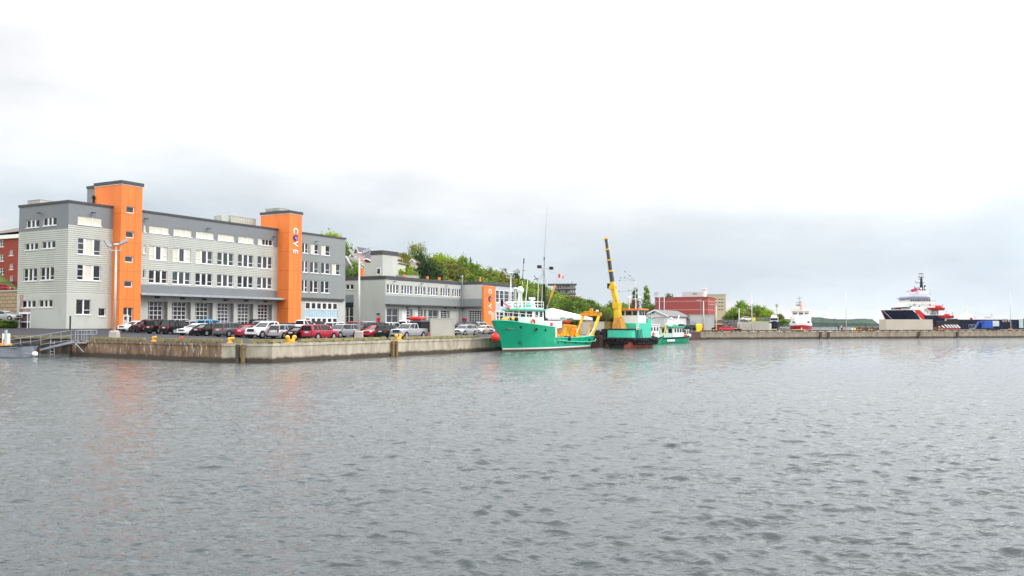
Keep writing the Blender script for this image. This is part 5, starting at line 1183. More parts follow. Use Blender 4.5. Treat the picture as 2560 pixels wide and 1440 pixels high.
# bow rail, windlass, flags
b = MB(); bp = [(18.2, 2.8), (20, 2.55), (21.6, 2.15), (23.2, 1.35), (xb-.3, .1), (23.2, -1.35), (21.6, -2.15), (20, -2.55)]
zf = lambda x: zA+.35+(zb-zA-.25)*max(0, (x-15)/(xb-15))
for a, c in zip(bp, bp[1:]):
    for hh in (.55, 1.05): b.tube((*a, zf(a[0])+hh), (*c, zf(c[0])+hh), .035, .035, 5)
for a in bp: b.tube((*a, zf(a[0])-.2), (*a, zf(a[0])+1.05), .04, .04, 5)
b.build('bow_railing', M['boatwhite'], r)
x_, z_ = tp(1278, 800, .3); b = MB(); b.sm = True; b.tube((x_-.1, -.9, z_+.05), (x_-.1, 1.0, z_+.05), .30, .30, 14); b.tube((x_+.9, -.5, z_), (x_+.9, .6, z_), .3, .3, 14); b.sm = False; b.box(x_-.6, x_+1.2, -.3, .4, z_-.7, z_-.1); b.build('windlass', M['yellow'], r)
b = MB(); b.tube((x_-.1, 1.0, z_+.05), (x_-.1, 1.12, z_+.05), .38, .38, 14); b.tube((x_+.9, .6, z_), (x_+.9, .72, z_), .36, .36, 14); b.build('windlass_flange', M['black'], r)
b = MB(); x2_, z2_ = tp(1272, 804, .5); b.box(x2_-.7, x2_+.9, -.6, .9, z2_-.6, z2_+.15); b.build('green_hatch', M['teal'], r)
def flag(P, w_, h_, droop, label, bands, group=None, ang=0, pole=None):
    """cloth hanging from a staff: bands = [(fraction of width, material)]"""
    rr = thing('flag', label, 'flag', P, ang); nx, nz_ = 14, 6; b = MB(); b.sm = True
    for i in range(nx):
        for j in range(nz_):
            q_ = []
            for di, dj in ((0, 0), (1, 0), (1, 1), (0, 1)):
                f, g_ = (i+di)/nx, (j+dj)/nz_; q_.append((w_*f*.8, .12*math.sin(f*9+g_*2), -h_*g_*(1-.3*f)-droop*f**1.3))
            fm = (i+.5)/nx; gm_ = (j+.5)/nz_; b.m = bands(fm, gm_); b.add(q_, [(0, 1, 2, 3)])
    b.build('cloth', [M['red'], M['white'], M['navy'], mat('flag_pink', (.65, .25, .35), .8)], rr, smooth=True)
    if pole: b = MB(); b.tube((0, 0, -pole), (0, 0, .15), .025, .025, 5); b.build('staff', M['boatwhite'], rr)
    return rr
p = atY(1251, 751, 114); flag(p, 1.6, .75, .85, 'drooping navy, pink and white flag at the bow of the green trawler', lambda f, g_: 2 if (f < .3 or g_ > .8 and f > .5) else (3 if g_ < .5 else (1 if f < .7 else 0)), pole=1.5)
p = atY(1395.5, 684, 122); flag(p, .95, .6, .35, 'small red and white flag flying right of the trawler mast', lambda f, g_: 0 if f < .45 or f > .8 else 1, pole=.2)
p = atY(1335, 688, 122); flag(p, .85, .7, .55, 'white flag with blue diagonal cross flying left of the trawler mast', lambda f, g_: 2 if abs(f-g_) < .16 or abs(f+g_-1) < .12 else 1, pole=.2)
# halyards carrying the flags
b = MB(); mt = T.pix(1360.5, 676); mtw = T.W(mt[0], 0, mt[1])
for u, v in ((1395.5, 684), (1335, 688)): p = atY(u, v, 122); b.tube(mtw, p, .012, .012, 4); b.tube(p+Vector((0, 0, -.2)), T.W(tp(u, 780, 0)[0], 0, zr2), .012, .012, 4)
o = b.build('flag_halyard', M['metal']); tag(o, 'thin halyards holding the two small flags beside the trawler mast', 'rope')
# A frame gantry
zt = tp(1478, 786, 0)[1]; xt = tp(1457.5, 784, -1.7)[0]; xt2 = tp(1498, 784, 1.6)[0]
for y, (uf, vf), (ut, vt) in ((-1.7, (1441, 845), (1458, 786)), (1.6, (1477, 842), (1499, 786))):
    a = tp(uf, vf, y); c = tp(ut, vt, y); b = MB(); b.beam((a[0], y, 1.2), (c[0], y, c[1]), .42, .40, .36, .34); b.build('gantry_leg', M['yellow2'] , r, bevel=.03); b = MB(); b.beam((a[0]+1.6, y, 1.15), ((a[0]+c[0])/2, y, (1.2+c[1])/2), .14, .14); b.build('gantry_ram', M['boatwhite'], r)
b = MB(); b.beam((xt, -2.0, zt), (xt2, 1.9, zt), .5, .55); b.beam((xt, -1.6, zt+.42), (xt2, 1.5, zt+.42), .12, .14); b.box((xt+xt2)/2-.2, (xt+xt2)/2+.2, -.2, .25, zt+.2, zt+1.0); b.build('gantry_crossbeam', M['orangepaint'], r, bevel=.02)
b = MB(); b.tube((xt, -1.0, zt-.2), (xt, -1.0, zt-.9), .03, .03, 5); b.torus((xt, -1.0, zt-1.0), .16, .06, 'x', 10, 6); b.build('block', M['orangepaint'], r)
b = MB(); b.sm = True; xq = tp(1493, 778, 1.5); b.tube((xq[0], 1.5, zt+.3), (xq[0], 1.5, zt+.75), .05, .05); b.ball((xq[0], 1.5, xq[1]), .26, .26, .2); b.build('gantry_light', M['boatwhite'], r)
a = tp(1476, 812, .5); c = tp(1470, 842, .5); b = MB(); b.beam((c[0], .5, 1.1), (a[0], .5, a[1]), .22, .22); b.box(a[0]-.25, a[0]+.4, .3, .7, a[1]-.1, a[1]+.15); b.beam((c[0]+1.4, .5, 1.3), (c[0], .5, 2.0), .16, .16); b.build('stern_davit', M['yellow2'], r)
# winch and deck machinery
def px(u, v, y): a = tp(u, v, y); return (a[0], y, a[1])
for y in (-1.2, 1.2):
    b = MB(); a = px(1408, 812, y); c = px(1438, 815, y); b.beam((a[0], y, 1.0), a, .18, .18); b.beam((c[0], y, 1.0), c, .2, .2); b.beam(a, c, .22, .26); b.beam((a[0], y, 1.0), (a[0]-1.2, y, a[2]), .12, .12); b.build('winch_frame', M['orangepaint'], r)
b = MB(); a = px(1398, 838, .2); b.sm = True; b.tube((a[0], -1.3, 1.75), (a[0], 1.5, 1.75), .35, .35, 14)
for y in (-1.3, -.2, .8, 1.5): b.tube((a[0], y-.04, 1.75), (a[0], y+.04, 1.75), .68, .68, 18)
b.build('winch_drum', M['orangepaint'], r)
b = MB(); a = px(1432, 830, 1.0); b.box(a[0]-.5, a[0]+.3, -1.2, 1.2, 1.0, 2.7); b.box(a[0]-.4, a[0]+.2, -.3, .9, 2.7, 3.3); b.tube((a[0]-.3, 1.55, 2.0), (a[0]-.3, 1.5, 2.0), .5, .5, 14); b.build('winch_housing', M['orangepaint'], r, bevel=.05)
b = MB(); a = px(1414, 830, 1.8); b.torus((a[0], 1.9, 2.05), .62, .08, 'y', 20, 6); b.beam((a[0]-.4, 1.9, 1.0), (a[0]+.3, 1.9, 3.3), .12, .12); b.beam((a[0]+1.0, 1.9, 1.0), (a[0]+.3, 1.9, 3.3), .12, .12); b.build('sheave', M['yellow2'], r)
b = MB(); a = px(1412, 843, 2.4); b.sm = True; b.tube((a[0]-.3, 2.2, 1.5), (a[0]-.3, 3.05, 1.5), .42, .42, 16); b.build('hose_reel', M['black'], r)
b = MB(); a = px(1416, 804, 0); b.sm = True; b.ball((a[0], 0, a[2]), .8, .6, .28, 12, 8); b.build('red_bundle', M['red'], r)
rg = np.random.default_rng(5); b = MB(); a = px(1412, 798.5, -.4); 
for i in range(26): b.m = 0; b.ball((a[0]+rg.normal(0, .8), -.4+rg.normal(0, .5), a[2]+rg.normal(0, .18)), .35, .3, .22, 7, 5)
b.build('net_heap', mat('grey_green_net', (.22, .30, .24), .9, var=.4, vs=6), r)
b = MB()
for i in range(12): 
    a = px(1396+rg.random()*40, 820+rg.random()*22, 0); y = rg.uniform(-1.5, 1.6); b.beam((a[0], y, 1.0), (a[0]+rg.normal(0, .3), y, a[2]+.6), .12, .12); b.box(a[0]-.2, a[0]+.2, y-.2, y+.2, a[2]-.2, a[2]+.15)
b.build('deck_machinery', M['orangepaint'], r)
# red round fender on the quay at the bow
p = atZ(1238.5, 843, 2.4); p = atY(1238.5, 843, 113); b = MB(); b.sm = True; b.ball((0, 0, 0), .58, .58, .62, 16, 12); b.tube((0, 0, .55), (0, 0, .8), .1, .07); o = b.build('fender_ball', M['red'], smooth=True); o.location = p; tag(o, 'big red round fender between the quay and the trawler bow', 'fender')

# ------------------------------------------------------------------ crane workboat (green house, orange visor)
ca = math.atan2(.785, .62); st0 = Vector((16.0, 131.2)); K = Fr(st0.x, st0.y, 0, ca); kp = lambda u, v, y=-1.6: K.pix(u, v, (0, y))
r = thingF('crane_workboat', 'squat green workboat with red bottom, tyre fenders and a raised yellow crane', 'boat', K)
Lk = 9.9
S = [(0, 1.5, 1.4, 1.45, -.6), (.5, 2.3, 2.1, 1.45, -.6), (1.2, 2.6, 2.4, 1.4, -.7), (5, 2.6, 2.5, 1.35, -.7), (7.5, 2.5, 2.2, 1.4, -.7), (9.0, 1.9, 1.3, 1.5, -.6, 8.8), (Lk, .5, .2, 1.6, -.3, 9.4)]
b = MB(); b.sm = True; b.loft(hull_rings(0, S, (.95, .3)), True, mis=[0, 1, 1, 1, 1, 1, 0, 0][:8]); b.build('hull', [M['black'], M['rustred']], r, smooth=True)
b = MB(); b.prism([(.1, -1.4), (.6, -2.2), (7.5, -2.4), (9, -1.8), (9, 1.8), (7.5, 2.4), (.6, 2.2), (.1, 1.4)], 1.3, 1.38); b.build('deck', M['black'], r)
b = MB()
for (x, bd, _, zd, *_) in []: pass
pts = [(x, -bd-.12, zd-.15) for x, bd, _, zd, *_ in S]; b.sm = True; b.path(pts, .30, 8); b.path([(x, -y, z) for x, y, z in pts], .30, 8); b.tube(pts[0], (0, 1.6, 1.3), .30, .30, 8); b.build('fender_belt', M['tyre'], r)
for i in range(13):
    x = 1.0+i*.66; bd = np.interp(x, [s[0] for s in S], [s[1] for s in S]); b = MB(); b.sm = True; b.torus((0, 0, 0), .40, .17, 'y', 14, 8); o = b.build('tyre_fender', M['tyre'], r, smooth=True); o.location = (x, -bd-.22, 1.0); o.rotation_euler = (0, .1*math.sin(i*3), 0 if x < 7.5 else .4)
for i in range(5): b = MB(); b.sm = True; b.torus((0, 0, 0), .38, .16, 'x', 14, 8); o = b.build('tyre_fender', M['tyre'], r, smooth=True); o.location = (-.25+.25*abs(i-2)*.5, -1.6+.8*i, 1.05)
# stern bulwark, curved green
b = MB(); arc = [(1.9, -2.25), (1.0, -2.2), (.45, -1.75), (.15, -1.0), (.05, 0), (.15, 1.0), (.45, 1.75), (1.0, 2.2), (1.9, 2.25)]; zt = kp(1540, 823.5, -1.2)[1]
for a, c in zip(arc, arc[1:]): b.add([(*a, 1.35), (*c, 1.35), (*c, zt), (*a, zt), (a[0]+.1, a[1]*.95, 1.35), (c[0]+.1, c[1]*.95, 1.35), (c[0]+.1, c[1]*.95, zt), (a[0]+.1, a[1]*.95, zt)], [(0, 1, 2, 3), (4, 5, 6, 7), (2, 3, 7, 6)])
b.build('stern_bulwark', M['mint'], r); b = MB(); b.path([(x, y*1.02, zt) for x, y in arc], .11, 8); b.build('bulwark_rail', M['black'], r)
for i in range(5): x = 2.2+i*.45; b = MB(); b.tube((x, -2.3, 1.35), (x-.25, -2.3, zt), .05, .05, 6); b.build('stanchion', M['black'], r)
# deckhouse and wheelhouse
hx0 = 3.4; hx1 = 8.1; zh = kp(1590, 808, -2.1)[1]
b = MB(); b.box(hx0, 7.4, -2.0, 1.3, 1.36, zh); b.build('deckhouse', M['mint'], r, bevel=.04)
xa_, zz_ = kp(1597, 797, -2.1); b = MB(); b.box(6.3, 7.4, -2.0, 1.3, zh, zz_); b.build('raised_casing', M['mint'], r, bevel=.03); b = MB()
for x in (6.7, 7.35): b.tube((x, -2.0, zz_), (x, -2.0, zz_+.5), .03, .03, 5)
b.tube((6.7, -2, zz_+.5), (7.35, -2, zz_+.5), .03, .03, 5); b.build('casing_rail', M['boatwhite'], r)
xx, zz = kp(1594, 817, -2.12); b = MB(); b.box(xx-.35, xx+.35, -2.14, -2.09, zz-.45, zz+.45); o = b.build('notice_board', M['boatwhite'], r); b = MB(); 
for q in (-.25, .02, .28): b.box(xx-.24, xx+.24, -2.16, -2.135, zz+q-.05, zz+q+.05)
b.build('lettering', M['black'], o)
zwt = kp(1565, 774.5, -1.5)[1]; b = MB(); b.box(3.8, 6.2, -1.75, 1.3, zh, zwt); b.build('wheelhouse', M['boatwhite'], r, bevel=.04)
b = MB(); b.box(3.5, 6.5, -2.05, 1.5, zwt, zwt+.22); b.build('visor', mat('orange_visor', (.85, .22, .04), .45), r, bevel=.04)
wz0, wz1 = kp(1565, 787.5, -1.5)[1], zwt-.12
for x, w_ in ((4.4, .75), (5.25, .6), (6.05, .6)): b = MB(); b.box(x-w_/2, x+w_/2, -1.79, -1.7, wz0, wz1); b.build('wheelhouse_window', M['glass'], r)
for y, w_ in ((-1.1, .8), (.0, 1.1), (1.15, .8)): b = MB(); b.box(3.75, 3.85, y-w_/2, y+w_/2, wz0, wz1); b.build('wheelhouse_window', M['glass'], r)
b = MB(); x_, z_ = kp(1592, 780, 0); b.tube((7.4, .8, zh), (7.4, .8, kp(1594, 769, 0)[1]), .5, .5, 14); b.build('funnel', M['brown'], r)
# mast on wheelhouse
b = MB(); zz0 = zwt+.2; tz = kp(1562, 700, 0)[1]
for x, y in ((5.0, -.6), (5.0, .6)): b.tube((x, y, zz0), (x, y, zz0+1.7), .07, .07, 6)
b.tube((5.6, -.9, zz0+1.6), (5.6, .9, zz0+1.6), .06, .06, 6); b.tube((5.9, 0, zz0), (5.9, 0, tz), .06, .03, 6)
b.build('light_mast', M['boatwhite'], r)
for y in (-.9, .9): b = MB(); b.sm = True; b.ball((5.6, y, zz0+1.8), .26); b.build('mast_lamp', M['boatwhite'], r, smooth=True)
b = MB(); b.box(5.4, 6.0, -.45, .35, zz0+.4, zz0+1.3); b.build('searchlight', M['brown'], r)
b = MB(); 
for (u, v) in ((1563, 675), (1552, 690), (1575, 687), (1562, 690), (1549, 697), (1573, 725), (1548, 725)):
    x_, z_ = kp(u, v, 0); b.ball((5.9, (6-x_)*.6, z_), .07, .07, .12, 6, 4); b.tube((5.9, 0, min(z_, tz)), (5.9, (6-x_)*.6, z_), .012, .012, 4)
b.build('aerials', M['black'], r)
# crane
cp0 = K.pix(1549, 822, (0, 0)); cx_ = 1.9; 
def kc(u, v): x, z = K.pix(u, v, (cx_, 0), (0, -1)); return Vector((cx_, -x, z))       # plane across the boat through the crane
b = MB(); pA = kc(1549, 823); pB = kc(1546, 795); b.frustum((cx_, pA.y, 1.38), .95, .95, (cx_, pA.y, pA.z), .9, .9); b.frustum((cx_, pA.y, pA.z), .85, .85, (cx_, pB.y, pB.z), .5, .55); b.build('crane_pedestal', mat('dirty_crane_orange', (.50, .22, .02), .6, var=.3, vs=3), r, bevel=.04)
p1, p2, p3, p4, p5, p6 = kc(1545, 797), kc(1543, 765), kc(1537, 735), kc(1531, 705), kc(1529, 700), kc(1515, 597)
b = MB(); b.beam(p1, p2, 1.0, .95, .85, .8); b.build('crane_column', M['yellow2'], r, bevel=.05)
b = MB(); b.beam(p2-Vector((0, 0, .3)), p3, .72, .7, .66, .62); b.box(cx_-.5, cx_+.5, p2.y-.5, p2.y+.6, p2.z-.4, p2.z+.5); b.build('crane_knuckle', M['yellow2'], r, bevel=.04)
b = MB(); b.beam(p3-Vector((0, 0, .3)), p4, .74, .70, .60, .6); b.box(cx_-.45, cx_+.45, p4.y-.55, p4.y+.4, p4.z-1.2, p4.z-.6); b.build('crane_inner_boom', M['yellow2'], r, bevel=.04)
BL = mat('dark_grey_boom', (.045, .04, .042), .45)
segs = [p4.lerp(p6, f) for f in (0, .25, .5, .75, 1.0)]
for i in range(4):
    w_ = .50-.06*i; b = MB(); b.beam(segs[i]-(Vector((0, 0, .2)) if i else Vector()), segs[i+1], w_, w_); b.build('telescopic_section', BL, r)
    b = MB(); dd = (segs[i+1]-segs[i]).normalized(); b.beam(segs[i+1]-dd*.12, segs[i+1]+dd*.12, w_+.22, w_+.16); b.build('boom_collar', M['yellow2'], r)
b = MB(); b.tube(p4+Vector((0, .45, -.4)), p6+Vector((0, .5, 0)), .03, .03, 5); b.tube(p4+Vector((0, -.55, -.6)), p6+Vector((0, -.35, .0)), .02, .02, 5); b.build('hoist_cable', M['boatwhite'], r)
b = MB(); q_ = kc(1523.5, 715); b.box(q_.x-.2, q_.x+.2, q_.y-.3, q_.y+.3, q_.z-.4, q_.z+.4); b.build('hydraulic_box', M['black'], r)
b = MB(); b.tube(kc(1536, 790), kc(1534, 742), .10, .10, 8); b.build('lift_ram', M['boatwhite'], r); b = MB(); b.tube(kc(1552, 800), kc(1543, 800), .5, .5, 12); b.build('hose_bundle', M['brown'], r)
b = MB(); q_ = kc(1521, 815); b.box(q_.x-.4, q_.x+.5, q_.y-.6, q_.y+.5, 1.4, q_.z+.7); b.tube((q_.x, q_.y-.7, 2.3), (q_.x, q_.y+.6, 2.3), .42, .42, 14); b.build('anchor_winch', mat('old_brass_paint', (.20, .13, .03), .6, var=.4, vs=3), r)
b = MB(); q_ = kc(1519, 830); b.box(q_.x-.8, q_.x+.2, q_.y-.25, q_.y+.4, 0.2, kc(1519, 822).z); b.build('push_knee', M['black'], r)

# ------------------------------------------------------------------ brown barge with gear behind
p = wl(1478, 869); F5 = Fr(p[0]+.2, p[1]+4, 0, QA); r = thingF('steel_barge', 'dark rust brown steel barge lying between the trawler and the crane workboat', 'barge', F5)
b = MB(); b.box(0, 16, -1.5, 3.3, -.5, 1.65); b.box(-.05, 16.05, -1.58, 3.35, 1.5, 1.78)
for i in range(9): b.box(i*2+.0, i*2+.12, -1.62, -1.5, -.3, 1.5)
b.build('hull', M['brown'], r, bevel=.03)
b = MB()
for i in range(8): b.tube((.5+i*2, -1.4, 1.78), (.5+i*2, -1.4, 2.7), .03, .03, 5)
b.tube((.5, -1.4, 2.7), (14.5, -1.4, 2.7), .03, .03, 5); b.tube((.5, -1.4, 2.3), (14.5, -1.4, 2.3), .03, .03, 5); b.build('railing', M['black'], r)
for i, (x, w_, h_) in enumerate(((1, 1.2, .9), (3.4, 1.6, .7), (6.0, 1.1, 1.0))): b = MB(); b.box(x, x+w_, -.8, .6, 1.78, 1.78+h_); b.build('deck_locker', M['black'], r, bevel=.04)
# ------------------------------------------------------------------ pilot boats
def small_boat(ub, D, L_, beam, ang, label, top, hullm, name='pilot_boat', zd=1.25):
    X_ = (ub-1280)/F*D; f = Fr(X_, D, 0, ang); r = thingF(name, label, 'boat', f)
    S = [(0, beam*.45, beam*.42, zd-.15, -.4), (1, beam*.5, beam*.46, zd-.15, -.4), (L_*.6, beam*.5, beam*.42, zd, -.4), (L_*.82, beam*.40, beam*.24, zd+.25, -.4, L_*.80), (L_*.94, beam*.22, beam*.08, zd+.4, -.3, L_*.9), (L_, .04, .03, zd+.5, -.1, L_*.95)]
    b = MB(); b.sm = True; b.loft(hull_rings(0, S, (zd*.62, .18)), True); b.build('hull', M[hullm], r, smooth=True)
    b = MB(); pts = [(x, bd+.06, z-.12) for x, bd, _, z, *_ in S]; b.path(pts, .13, 8); b.path([(x, -y, z) for x, y, z in pts], .13, 8); b.build('rubbing_strake', M['black'], r)
    b = MB(); b.box(.2, L_*.6, -beam*.42, beam*.42, zd-.2, zd-.14); b.build('deck', M['mint'], r)
    top(r, f, L_, beam, zd); return r, f
def topA(r, f, L_, beam, zd):
    b = MB(); b.prism([(3.5, -1.3), (3.5, 1.3), (7.2, 1.3), (8.0, .8), (8.0, -.8), (7.2, -1.3)], zd-.2, zd+2.2); b.build('cabin', M['boatwhite'], r, bevel=.05)
    b = MB(); b.prism([(3.2, -1.45), (3.2, 1.45), (7.3, 1.45), (8.3, .9), (8.3, -.9), (7.3, -1.45)], zd+2.2, zd+2.35); b.build('cabin_roof', M['boatwhite'], r)
    for x in (4.3, 5.4, 6.5): b = MB(); b.box(x-.3, x+.3, -1.33, -1.27, zd+1.2, zd+1.85); b.build('window', M['glass'], r)
    for y in (-.7, .5): b = MB(); b.box(3.46, 3.53, y-.3, y+.3, zd+1.1, zd+1.85); b.build('window', M['glass'], r)
    b = MB(); b.sm = True; b.ball((5.2, 0, zd+2.7), .55, .55, .4); b.build('radome', M['boatwhite'], r, smooth=True)
    b = MB(); b.tube((6.4, 0, zd+2.3), (6.4, 0, zd+4.2), .05, .03); b.box(6.3, 6.5, -.5, .5, zd+3.3, zd+3.4); b.ball((6.4, .3, zd+3.6), .15); b.build('mast', M['black'], r)
    b = MB(); b.torus((4.8, -1.38, zd+.6), .3, .08, 'y', 14, 6); b.build('lifebuoy', M['red'], r)
small_boat(1583, 148, 10.5, 3.2, math.atan2(.8, .6), 'small workboat with white cabin and green hull behind the crane workboat', topA, 'teal', 'workboat')
def topB(r, f, L_, beam, zd):
    b = MB(); b.prism([(4.2, -1.5), (4.2, 1.5), (8.0, 1.5), (9.2, .9), (9.2, -.9), (8.0, -1.5)], zd-.1, zd+1.7); b.build('cabin', M['boatwhite'], r, bevel=.05)
    b = MB(); b.prism([(3.9, -1.7), (3.9, 1.7), (8.1, 1.7), (9.5, 1.0), (9.5, -1.0), (8.1, -1.7)], zd+1.7, zd+2.0); b.build('cabin_roof', M['teal'], r, bevel=.04)
    for x in (4.9, 5.9, 6.9, 7.8): b = MB(); b.box(x-.3, x+.3, -1.54, -1.46, zd+.8, zd+1.55); b.build('window', M['glass'], r)
    for y in (-.8, .6): b = MB(); b.box(4.15, 4.23, y-.4, y+.4, zd+.7, zd+1.55); b.build('window', M['glass'], r)
    for y in (-1.4, 1.4): b = MB(); b.beam((.6, y, zd-.1), (1.6, y, zd+1.9), .16, .16); b.build('gantry_leg', M['yellow2'], r)
    b = MB(); b.beam((1.6, -1.5, zd+1.9), (1.6, 1.5, zd+1.9), .18, .18); b.build('gantry_beam', M['yellow2'], r)
    b = MB(); b.beam((8.0, 0, zd+2.0), (9.0, 0, zd+4.2), .35, .25, .14, .12); b.build('tilted_mast', M['boatwhite'], r)
    b = MB(); b.sm = True; b.ball((7.4, 0, zd+2.4), .7, .6, .4); b.ball((5.0, .3, zd+2.3), .4, .4, .35); b.build('radome', M['boatwhite'], r, smooth=True)
    b = MB(); b.tube((6.0, 0, zd+2), (6.0, 0, zd+3.3), .05, .05); b.ball((6.0, 0, zd+3.5), .3, .3, .2); b.build('radar_post', M['boatwhite'], r)
    for x, m_ in ((8.6, 'red'), (10.0, 'boatwhite')): b = MB(); b.sm = True; b.ball((x, -1.65, zd+.1), .35); o = b.build('fender_ball', M[m_], r, smooth=True)
    b = MB(); b.path([(9.6, -1.2, zd+.2), (9.6, -1.2, zd+1.1), (12.2, -.2, zd+1.3), (12.2, -.2, zd+.5)], .04, 5); b.path([(9.6, 1.2, zd+.2), (9.6, 1.2, zd+1.1), (12.2, .2, zd+1.3), (12.2, .2, zd+.5)], .04, 5); b.build('bow_railing', M['boatwhite'], r)
    b = MB(); b.box(2.0, 3.0, -1.66, -1.6, zd-.55, zd-.25) if False else b.box(1.2, 4.0, -beam*.5-.03, -beam*.49, .35, .75); b.build('name_strip', M['boatwhite'], r)
small_boat(1637, 162, 13, 3.8, math.atan2(.75, .66), 'green pilot boat with yellow stern gantry and tilted white mast', topB, 'teal')
# ------------------------------------------------------------------ marquee, containers on the quay, people
p = atY(1383, 812, 168); gzp = gz(p.x, p.y); Fm = Fr(p.x, p.y, gzp, QA+.35); r = thingF('marquee', 'large white marquee tent with sloping roof behind the trawler', 'tent', Fm)
zp = atY(1383, 771, 168).z-gzp; ze = 2.9; Wm = 7.2
b = MB(); b.sm = False; ri = [(-2.2, 0, zp), (2.2, 0, zp)]
b.add([(-9, -Wm, ze), (9, -Wm, ze), (9, Wm, ze), (-9, Wm, ze), ri[0], ri[1]], [(0, 1, 5, 4), (1, 2, 5), (2, 3, 4, 5), (3, 0, 4)])
b.add([(-9, -Wm, ze-.5), (9, -Wm, ze-.5), (9, Wm, ze-.5), (-9, Wm, ze-.5), (-9, -Wm, ze), (9, -Wm, ze), (9, Wm, ze), (-9, Wm, ze)], [(0, 1, 5, 4), (1, 2, 6, 5), (2, 3, 7, 6), (3, 0, 4, 7)])
b.build('canopy', mat('white_canvas', (.86, .86, .86), .7, var=.02), r)
for x in (-9, -4.5, 0, 4.5, 9):
    for y in (-Wm, Wm): b = MB(); b.tube((x, y, 0), (x, y, ze), .06, .06, 8); b.build('pole', M['metal'], r)
b = MB(); b.box(-8.9, 8.9, Wm-.1, Wm, 0, ze); b.build('back_wall', MC['white_canvas'], r)
for u, w_, lb in ((1457, 4.6, 'pale container behind the stern gantry, left one of two'), (1485, 5.0, 'pale container left of the crane workboat')):
    D = 152; p = atY(u, 830, D); zt = atY(u, 804, D).z; container('storage_container', lb, (p.x, p.y, gz(p.x, p.y)), .15, (28 if u < 1480 else 27)*D/F, 2.4, zt-gz(p.x, p.y), m='ccol')
p = atY(1452, 832, 146); p.z = gz(p.x, p.y); person(p, math.radians(200), 'person in lilac and white top walking on the quay behind the orange gantry', CL('lilac', (.35, .28, .5)), CL('white_trouser', (.5, .48, .5)))
p = G(312, 828); person(p, math.radians(240), 'person with dark hair standing near the glass door of the left orange tower', CL('pale_shirt', (.5, .5, .48)), CL('darkjean', (.02, .02, .03)))
for u, tp_, lg_, an_, lb, dx in ((2109.5, (.02, .02, .03), (.02, .02, .03), 30, 'person in black standing leftmost of the three on the pier', 0), (2115, (.55, .5, .52), (.02, .02, .03), 200, 'person in pale top between the two others on the pier', -.3), (2121, (.015, .018, .03), (.02, .02, .03), 150, 'person in black standing beside the pale pole on the pier', .2)):
    p, D2 = pier_pt(u, 2.0+dx); person((p.x, p.y, TOP), math.radians(an_), lb, CL('p%d' % u, tp_), CL('pl', lg_), stride=.12)
p, D2 = pier_pt(2114, 1.0); b = MB(); b.box(-.45, .45, -.25, .25, 0, .45); b.beam((-.3, 0, .4), (.3, 0, .6), .1, .1); o = b.build('bag', M['red'], bevel=.08); o.location = (p.x, p.y, TOP); tag(o, 'small red bag lying at the feet of the people on the pier', 'bag')
# ------------------------------------------------------------------ trees
def leaf_material(name, c1, c2):
    m = bpy.data.materials.new(name); m.use_nodes = True; t = m.node_tree; b = t.nodes['Principled BSDF']; N = t.nodes.new; K = t.links.new
    tcn = N('ShaderNodeTexCoord'); n = N('ShaderNodeTexNoise'); n.inputs['Scale'].default_value = .55; n.inputs['Detail'].default_value = 3; K(tcn.outputs['Object'], n.inputs[0])
    oi = N('ShaderNodeObjectInfo'); a = N('ShaderNodeMath'); a.operation = 'MULTIPLY_ADD'; K(oi.outputs['Random'], a.inputs[0]); a.inputs[1].default_value = .55; K(n.outputs[0], a.inputs[2])
    s = N('ShaderNodeMath'); s.operation = 'SUBTRACT'; K(a.outputs[0], s.inputs[0]); s.inputs[1].default_value = .27
    r = N('ShaderNodeValToRGB'); K(s.outputs[0], r.inputs[0]); r.color_ramp.elements[0].position = .3; r.color_ramp.elements[0].color = (*c1, 1); r.color_ramp.elements[1].position = .7; r.color_ramp.elements[1].color = (*c2, 1)
    K(r.outputs[0], b.inputs['Base Color']); b.inputs['Roughness'].default_value = .6; b.inputs['Specular IOR Level'].default_value = .3
    tr = N('ShaderNodeBsdfTranslucent'); K(r.outputs[0], tr.inputs[0]); mx = N('ShaderNodeMixShader'); mx.inputs[0].default_value = .3; K(b.outputs[0], mx.inputs[1]); K(tr.outputs[0], mx.inputs[2]); K(mx.outputs[0], t.nodes['Material Output'].inputs[0])
    return m
LEAF = dict(bright=leaf_material('spring_leaves', (.13, .22, .006), (.30, .43, .015)), mid=leaf_material('green_leaves', (.07, .14, .006), (.20, .32, .014)), dark=leaf_material('dark_leaves', (.02, .06, .006), (.075, .15, .012)), olive=leaf_material('olive_leaves', (.11, .12, .010), (.22, .22, .02)))
BARK = mat('bark', (.09, .065, .045), .9, var=.3, vs=6)
